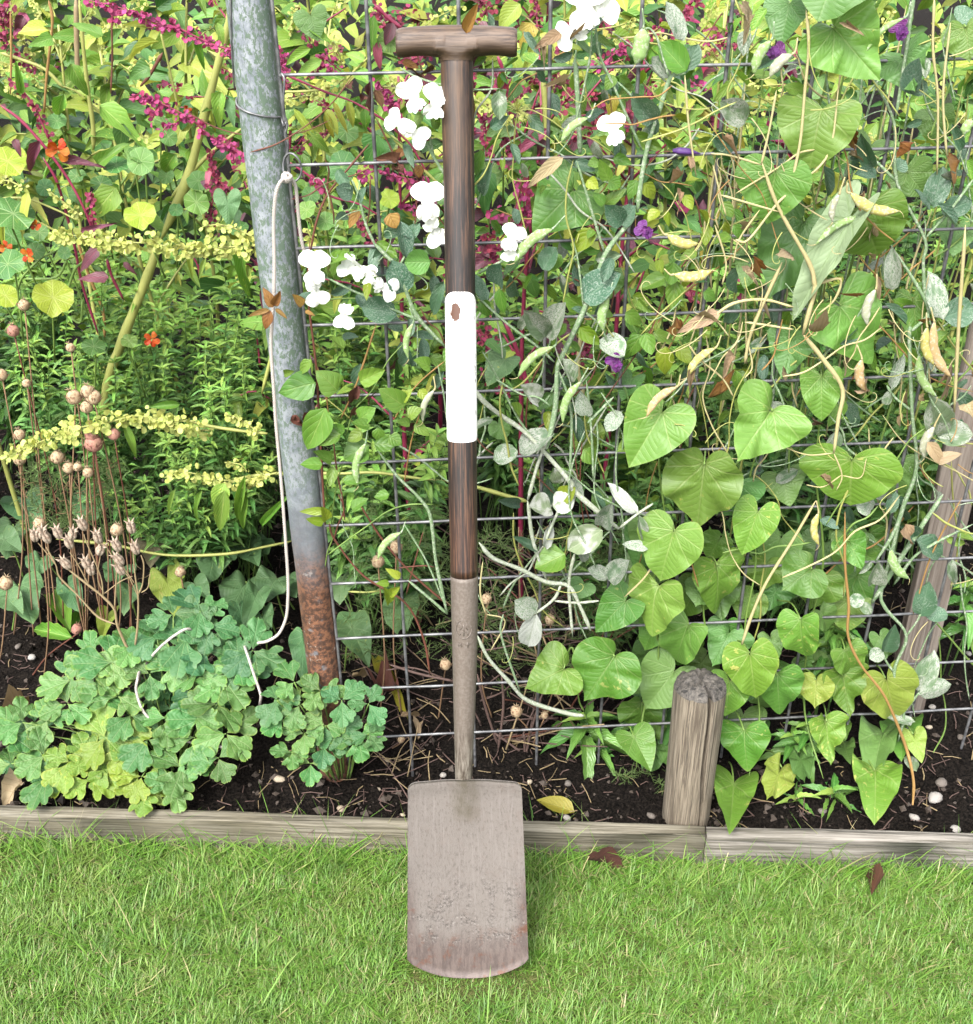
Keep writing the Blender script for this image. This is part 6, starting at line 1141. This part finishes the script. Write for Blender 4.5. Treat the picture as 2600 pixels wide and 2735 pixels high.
c2 = plant('columbine', 'smaller columbine clump spreading round the rusty foot of the post', 850, 1.38)
for x, y in [(801,1882),(813,1960),(869,1938),(857,1845),(913,1871),(865,1994),(786,1822),(958,1972),(985,1880),(760,1920),(780,2010),(900,1960),(985,1960),(740,1870),(830,2040)]: ternate(c2, x, y, random.uniform(60,82), lambda px, py: PY(px, py, 1.275 + .08*(2080-py)/300), random.choice(('colum','colum','colum_d')), c2.M.translation)
c2.finish()
# dry columbine stalk with seed pods
ds = plant('dry_columbine_stalk', 'dry branching columbine stalk carrying pale ribbed seed pods above green leaves', 366, 1.46)
Yd = 1.46; J = lambda x, y: (x/2.68, 1300+y/2.68)
for pts, w in [([(1010,1500),(980,1290),(900,1130),(840,990),(820,880),(740,790),(640,710),(500,600),(440,545)],[9,5]),([(965,1150),(985,1000),(990,800),(970,650),(955,500)],[7,4]),([(840,990),(700,930),(560,780),(430,650),(400,560),(330,430)],[6,4]),([(640,710),(560,560),(500,470)],[4,3]),([(820,880),(830,700),(830,560),(760,430),(705,400)],[5,3]),([(740,790),(720,640),(620,400),(600,340)],[4,3]),([(990,770),(1020,700),(1030,560),(1010,490)],[5,4]),([(1010,760),(1060,720),(1075,620)],[4,3]),([(740,770),(860,680),(950,640)],[3,3]),([(400,560),(340,480),(270,400)],[4,3]),([(990,790),(930,660),(870,590)],[3,3]),([(970,700),(900,600),(850,540)],[3,3]),([(740,760),(700,650),(720,480)],[3,3]),([(940,380),(950,440),(960,520)],[4,4])]: stem_px(ds, [J(*p) for p in pts], w, M['straw'], fy(Yd))
def colpod(th, px, py, L, rot, Y):
    c = PY(px, py, Y); s = L/ppm(c); up = Vector((math.sin(rot), -.15, math.cos(rot))).normalized(); sd_ = up.orthogonal().normalized(); w_ = up.cross(sd_)
    g = Geo()
    for k in range(5):
        a = 2*math.pi*k/5; d = sd_*math.cos(a)+w_*math.sin(a); P = [-up*s*.5, -up*s*.3+d*s*.13, up*s*.0+d*s*.17, up*s*.3+d*s*.14, up*s*.45+d*s*.22, up*s*.58+d*s*.34]
        v, f_, uv = tube(catmull(P, 3), [s*.03, s*.11, s*.13, s*.10, s*.05, s*.01], 6); g.add(v, f_, uv, rnd=random.random())
    th.part('seed_pod', g.mesh('seed_pod', M['colpod']), Matrix.Translation(c))
for x, y, r_ in [(250,350,.2),(330,360,-.2),(300,330,.3),(415,330,-.1),(495,400,-.1),(520,340,.4),(590,270,-.2),(700,360,0),(835,420,-.2),(850,520,-.4),(970,440,-.1),(940,290,0),(470,550,-.4),(620,550,-.1),(650,590,.1),(860,590,-.3),(720,450,.5)]: colpod(ds, *J(x, y), 44, r_, Yd)
ds.finish()

# ------------------------------------------------------------------ love-in-a-mist: bladder seed heads
def bladder(th, px, py, r, Y, m='seed', stem_to=None, bracts=16):
    c = PY(px, py, Y); s = r/ppm(c); g = Geo(); V=[]; Fc=[]; UV=[]; nu, nv = 15, 9
    for i in range(nv+1):
        t = math.pi*i/nv; rr = math.sin(t)**.85*s*(1 if i < nv-1 else .7)
        for k in range(nu): a = 2*math.pi*k/nu; q = rr*(1+.07*math.cos(5*a)); V.append((q*math.cos(a), q*math.sin(a), -s*1.05*math.cos(t))); UV.append((k/nu, i/nv))
    for i in range(nv):
        for k in range(nu): a=i*nu+k; b=i*nu+(k+1)%nu; Fc.append((a, b, b+nu, a+nu))
    g.add(V, Fc, UV, rnd=random.random())
    for k in range(5): a = 2*math.pi*k/5; v, f_, uv = tube([(0,0,s), (s*.25*math.cos(a), s*.25*math.sin(a), s*1.35), (s*.6*math.cos(a), s*.6*math.sin(a), s*1.55)], [s*.07,s*.05,s*.02], 4); g.add(v, f_, uv)
    h = th.part('seed_head', g.mesh('seed_head', M[m]), Matrix.Translation(c) @ Matrix.Rotation(random.uniform(-.35,.35), 4, 'Y'))
    g = Geo()
    for k in range(bracts):
        a = 2*math.pi*k/bracts; P = [Vector((0,0,-s*1.1))]; d = Vector((math.cos(a), math.sin(a), .2)); p = P[0]
        for i in range(4): d = (d + Vector((random.uniform(-.5,.5), random.uniform(-.5,.5), .45))).normalized(); p = p + d*s*.5; P.append(p)
        v, f_, uv = tube(P, s*.055, 3, False); g.add(v, f_, uv)
        P2 = [P[2], P[2]+Vector((random.uniform(-1,1), random.uniform(-1,1), .5)).normalized()*s*.6]; v, f_, uv = tube(P2, s*.025, 3, False); g.add(v, f_, uv)
    th.part('bract', g.mesh('bract', M['thread']), Matrix.Translation(c), parent=h, kind='stuff')
    e = stem_to or (px+random.uniform(-30,40), py+random.uniform(350,520)); q = to_ground(PY(e[0], e[1], Y+.05)) ; b0 = c - Vector((0,0,s)); th.tube('stem', [b0, b0.lerp(q, .5)+rv(.02), q], [.0011,.0015], M['thread'] if m != 'seed_p' else M['br_stem'], 5, 6)
K2 = lambda x, y: (x/2.68, 650+y/2.68)
ni = plant('love_in_a_mist', 'love-in-a-mist with a cluster of papery bladder seed heads near the cord', 200, 1.66)
for x, y, r_, m in [(530,1100,50,'seed'),(625,1060,45,'seed'),(670,1100,50,'seed'),(620,1170,42,'seed'),(670,1430,60,'seed_p'),(655,1370,44,'seed_p'),(815,1365,40,'seed_p'),(410,1530,45,'seed'),(490,1605,38,'seed'),(630,1640,35,'seed'),(555,1600,30,'seed')]: bladder(ni, *K2(x, y), r_/2.68*1.05, 1.60, m)
for k in range(70):      # dry thread-like leaves below the heads
    x, y = random.uniform(60, 290), random.uniform(1240, 1420); p = PY(x, y, 1.64); P = [p]
    for i in range(4): P.append(P[-1] + Vector((random.uniform(-1,1), random.uniform(-1,1), random.uniform(-.4,1)))*.010)
    ni.tube('thread_leaf', P, .0005, M['thread'] if k % 3 else M['feather'], 3, 0)
ni.finish()
n3 = plant('love_in_a_mist', 'scattered love-in-a-mist seed heads over bare black soil at the bed end', 60, 1.75)
for x, y, r_, m in [(170,440,40,'seed'),(95,625,42,'seed_p'),(505,745,32,'seed'),(10,940,42,'seed'),(190,1000,30,'seed'),(140,1370,40,'seed'),(140,1545,42,'seed')]: bladder(n3, *K2(x, y), r_/2.68, 1.66, m)
for x, y, r_, m in [(835,310,45,'seed'),(40,690,50,'seed'),(550,1020,38,'seed_p'),(280,260,40,'seed'),(1290,610,36,'seed')]: bladder(n3, x/2.68, 1300+y/2.68, r_/2.68, 1.56, m, bracts=10)
n3.finish()
def feather(th, x0, x1, y0, y1, n, Y0, Y1, m='feather', L=.03):
    g = Geo()
    for k in range(n):
        p = PY(random.uniform(x0,x1), random.uniform(y0,y1), random.uniform(Y0,Y1)) - th.M.translation
        for q in range(6):
            d = Vector((random.uniform(-1,1), random.uniform(-1,.5), random.uniform(-.2,1))).normalized(); e = p+d*L*random.uniform(.5,1); v, f_, uv = tube([p, p.lerp(e,.5)+rv(.002), e], [.0006,.0003], 3, False); g.add(v, f_, uv, rnd=random.random())
            for u in (.4, .7): a = p.lerp(e, u); v, f_, uv = tube([a, a+(d+rv(.9)).normalized()*L*.35], [.0005,.0003], 3, False); g.add(v, f_, uv, rnd=random.random())
    th.part('feathery_foliage', g.mesh('feathery_foliage', M[m]), th.M, kind='stuff')
nf = plant('love_in_a_mist', 'low feathery love-in-a-mist foliage at the foot of the wire panel', 1250, 1.6)
feather(nf, 930, 1250, 1350, 1760, 150, 1.50, 1.75); feather(nf, 1270, 1680, 1420, 1850, 260, 1.48, 1.72); feather(nf, 60, 330, 1240, 1420, 90, 1.66, 1.8); feather(nf, 700, 1180, 1180, 1400, 100, 1.7, 1.95); feather(nf, 1640, 1780, 2060, 2170, 30, 1.34, 1.40, L=.022)
for x, y, r_ in [(1058,1462,17),(1010,1500,17),(1190,1775,15),(1470,1655,14),(1300,1600,14),(1380,1900,16),(1455,1910,10),(1072,1975,10),(1745,2120,10)]: bladder(nf, x, y, r_, 1.46 if y < 1800 else 1.40, 'seed', (x+random.uniform(-20,20), y+150), 8)
nf.finish()

# ------------------------------------------------------------------ tangle of dead stems at the foot of the panel
tw = plant('dead_stem_tangle', 'tangle of dead brown stems on the soil beside the spade socket', 1420, 1.46)
for k in range(95):
    x = random.uniform(1270, 1640); y = random.uniform(1480, 2060); a = PY(x, y, 1.40 + .25*(2060-y)/560 + random.uniform(0,.04)); L = random.uniform(.05,.20); d = Vector((random.uniform(-1,1), random.uniform(-.5,.5), random.uniform(-.1,1.0))).normalized()
    a.z = max(a.z, ground(a)+.003); b = a + d*L; b.z = max(b.z, ground(b)+.004); tw.tube('dead_stem', [a, a.lerp(b,.5)+rv(.010), b], [.0018,.0009], M[random.choice(('twig','twig','br_stem','straw'))], 5, 4)
for pts, w in [([(1275,1800),(1300,1900),(1330,1990)],[9,8]),([(1400,2040),(1420,1950),(1450,1850)],[7,6]),([(1330,2010),(1345,1890),(1340,1800)],[8,6]),([(1310,1950),(1380,2000),(1470,2070)],[7,7]),([(1280,1740),(1380,1720),(1560,1660)],[5,4]),([(1400,2060),(1402,1990),(1400,1960)],[8,7])]: stem_px(tw, pts, w, M['twig'], fy(1.42), 'dead_stem')
tw.finish()
t2 = plant('dead_stem_tangle', 'thin brown dead stems between the columbine and the spade socket', 1080, 1.44)
for k in range(46):
    x = random.uniform(920, 1210); y = random.uniform(1750, 2150); a = PZ(x, y, .055); L = random.uniform(.04,.13); d = Vector((random.uniform(-1,1), random.uniform(-.6,.6), random.uniform(-.05,.6)*(k % 3))).normalized(); b = a + d*L; b.z = max(b.z, ground(b)+.004)
    t2.tube('dead_stem', [a, a.lerp(b,.5)+rv(.008), b], [.0011,.0006], M[random.choice(('twig','twig','straw'))], 5, 4)
stem_px(t2, [(1040,1775),(1120,1800),(1215,1820)], [7,7], M['twig'], fy(1.45), 'dead_stem'); stem_px(t2, [(1030,1790),(1110,1785),(1215,1825)], [4,5], M['twig'], fy(1.46), 'dead_stem')
for p, t, w, m in [((1000,1790),(1085,1880),34,'yel'),((1005,1830),(1080,1900),60,'dead'),((1070,1915),(1125,1905),28,'dry'),((1110,1620),(1150,1660),30,'dry'),((940,1810),(985,1795),24,'dry'),((1170,1500),(1205,1540),40,'dry'),((1140,1540),(1160,1600),24,'dry'),((1120,1930),(1115,1960),30,'dry'),((900,1640),(880,1600),20,'dead')]: leaf_px(t2, pick('curl'), LM[m], p, t, w, fz(.09), 0)
t2.finish()

# ------------------------------------------------------------------ serrate seedlings along the board
def rosette(name_label, px, py, Y, stems, L=55):
    th = plant('serrate_seedling', name_label, px, Y); b = th.M.translation
    for (x, y) in stems:
        t = PY(x, y, Y); th.tube('stem', [to_ground(t, random.uniform(-.01,.01), .01), t], [.0018,.0012], M['herb_stem'], 5, 0); l0 = L/ppm(t)
        for k in range(14):
            u = k/14; az = k*2.4; c_ = t - Vector((0,0,.05*(1-u))); d = Vector((math.cos(az), math.sin(az), -.35+1.1*u)).normalized(); l = l0*1.5*(1.1-.7*u); th.leaf(pick('serr'), LM['mint' if u < .8 else 'herb_l'], frame(c_, c_+d*l, Vector((0,-.2,1))+rv(.2), l*.34))
    th.finish()
rosette('serrate-leaved seedling with drooping leaves under the mottled heart leaves', 1567, 1912, 1.42, [(1567,1912),(1600,1990)], 95); rosette('upright serrate seedling beside the round wooden peg', 1711, 1893, 1.44, [(1711,1893),(1725,2010),(1720,1960)], 70)
rosette('starry serrate seedling growing against the pale edging board', 2228, 2115, 1.32, [(2228,2110),(2150,2150),(2130,2130)], 88); rosette('serrate seedling poking up between the heart leaves', 2160, 1932, 1.40, [(2160,1932),(2120,1960)], 66); rosette('serrate seedling shaded by the vine near the stake', 2250, 1640, 1.44, [(2230,1640),(2260,1660),(2210,1720)], 70)
rosette('narrow grassy seedling on open soil past the leaning stake', 2590, 1600, 1.60, [(2590,1560),(2600,1640)], 70)

# ------------------------------------------------------------------ fallen leaves, pebbles, crumbs of soil
def fallen(label, tpl, m, p, t, w, z, name='fallen_leaf', up=1.2):
    a, b = PZ(*p, z), PZ(*t, z); W = frame(a, b, Vector((0,-.2,1))+rv(.15), w/ppm(a)); single(name, tmesh(tpl, LM[m]), label, 'leaf', W)
fallen('yellow fallen leaf with brown speckles lying on soil by the blade', 'ovate0', 'yel', (1535,2170), (1432,2130), 54, .062); fallen('curled tan fallen leaf at the edge of the columbine clump', 'curl0', 'dry', (60,2090), (0,2140), 60, .07); fallen('dry straw-coloured leaf lying under the columbine', 'curl1', 'dry', (80,1890), (0,1950), 40, .08)
fallen('brown curled leaf lying on the lawn near the board', 'curl2', 'dead', (1570,2298), (1670,2300), 26, .03); fallen('dark brown leaf standing in the grass against the pale board', 'curl0', 'dead', (2330,2390), (2325,2305), 40, .02)
def pebble_mesh(seed, mat):
    g = random.Random(seed); V=[]; Fc=[]; nu, nv = 10, 6; ph = [g.uniform(0,6) for _ in range(4)]
    for i in range(nv+1):
        t = math.pi*i/nv
        for k in range(nu):
            a = 2*math.pi*k/nu; r = 1+.14*math.sin(2*a+ph[0])+.1*math.sin(3*a+t*2+ph[1]); V.append((r*math.sin(t)*math.cos(a), r*.8*math.sin(t)*math.sin(a), .62*math.cos(t)*(1+.1*math.sin(a+ph[2]))))
    for i in range(nv):
        for k in range(nu): a=i*nu+k; b=i*nu+(k+1)%nu; Fc.append((a, a+nu, b+nu, b))
    return Geo().add(V, Fc).mesh('pebble', mat)
PBM = {m: [pebble_mesh(i, M[m]) for i in range(3)] for m in ('pebble','pebble_d','shell')}
PB = [('pale round pebble by the bare soil at the bed end', 'pebble', 86,1760,12),('small grey pebble beside the round pale pebble', 'pebble_d', 50,1731,10),('white pebble on soil in front of the leaning stake', 'pebble', 2505,2110,22),('square tan stone chip beside a curled brown leaf', 'pebble_d', 2522,2070,18),('oval white pebble lying close to the pale board', 'pebble', 2447,2170,14),('flat white pebble at the end of the pale board', 'pebble', 2555,2205,16),('round brown pebble above the yellow fallen leaf', 'pebble_d', 1518,2087,11),('white pebble touching the yellow fallen leaf', 'pebble', 1511,2188,14),
      ('cream snail shell lying left of the blade below dead stems', 'shell', 1008,2100,9),('grey angular pebble behind the left shoulder of the blade', 'pebble', 1184,2066,10),('cream snail shell under the columbine leaves', 'shell', 745,2068,15),('cream snail shell in front of the second columbine clump', 'shell', 910,2150,13),('tan snail shell near the foot of the leaning stake', 'shell', 2350,1985,19),('pale broken shell on open soil beyond the stake', 'shell', 2484,1938,9),('white pebble at the upper open soil beyond the stake', 'pebble', 2590,1740,9),('flat grey stone standing in the soil behind the seed heads', 'pebble', 73,1120,16),
      ('grey pebble beside the round wooden peg', 'pebble_d', 1740,2175,12),('small pale pebble on open soil near the pea leaves', 'pebble', 2490,1892,10),('tan pebble on open soil below the pea leaves', 'pebble_d', 2570,1960,11),('tiny white pebble in front of the dead stems', 'pebble', 1300,2100,7),('cream snail shell between blade and yellow leaf', 'shell', 1415,2090,9),('cream snail shell among dead stems behind the blade', 'shell', 1035,2005,10),('small cream snail shell close to the blade edge', 'shell', 1075,2165,8),('rounded tan pebble under the mottled heart leaf', 'pebble_d', 2200,2155,13)]
for i, (lb, m, x, y, r_) in enumerate(PB):
    p = PZ(x, y, .055); p.z = ground(p)+.003; s = r_/ppm(p); single('snail_shell' if m == 'shell' else 'pebble', PBM[m][i % 3], lb, 'shell' if m == 'shell' else 'pebble', Matrix.Translation(p) @ Matrix.Rotation(random.uniform(0,6), 4, 'Z') @ Matrix.Diagonal((s,s,s,1)))
g = Geo(); oct_ = np.array([(1,0,0),(0,1,0),(-1,0,0),(0,-1,0),(0,0,1),(0,0,-1)], float); of = [(0,1,4),(1,2,4),(2,3,4),(3,0,4),(1,0,5),(2,1,5),(3,2,5),(0,3,5)]
for k in range(14000):
    x = random.uniform(-1.2, 1.2); y = board_y(x) + .01 + random.random()**1.6*1.9; s = random.choice((.0015,.002,.003,.003,.005,.008))*random.uniform(.6,1.2); z = float(soil_h(x, y))
    A = Matrix.Rotation(random.uniform(0,6), 3, 'Z') @ Matrix.Rotation(random.uniform(0,6), 3, 'X'); v = oct_*np.array([s*random.uniform(.7,1.3), s, s*random.uniform(.6,1)]) @ np.array(A).T + np.array([x, y, z+s*.3]); g.add(v, of, None, None, random.random(), mi=k % 4 == 0)
o = new_obj('soil_crumbs', g.mesh('soil_crumbs', [M['soil'], M['clod']], False)); o['kind'] = 'stuff'; o['label'] = 'dark crumbs of soil scattered over the bed'; o['category'] = 'soil'
g = Geo()
for k in range(3600):
    x = random.uniform(-1.2, 1.2); y = board_y(x) + .012 + random.random()**1.3*1.3; z = float(soil_h(x, y))+.003; L = random.uniform(.006,.04); a = random.uniform(0,6.3); d = Vector((math.cos(a), math.sin(a), random.uniform(-.05,.2))); p = Vector((x, y, z)); q = p + d*L
    if q.y < board_y(q.x)+.004: continue
    v, f_, uv = tube([p, p.lerp(q,.5)+rv(.003), q], random.uniform(.0004,.0011), 4, False); g.add(v, f_, uv, rnd=random.random(), mi=k % 3)
o = new_obj('plant_litter', g.mesh('plant_litter', [M['twig'], M['twig'], M['straw']])); o['kind'] = 'stuff'; o['label'] = 'thin dry bits of plant litter on the soil'; o['category'] = 'litter'
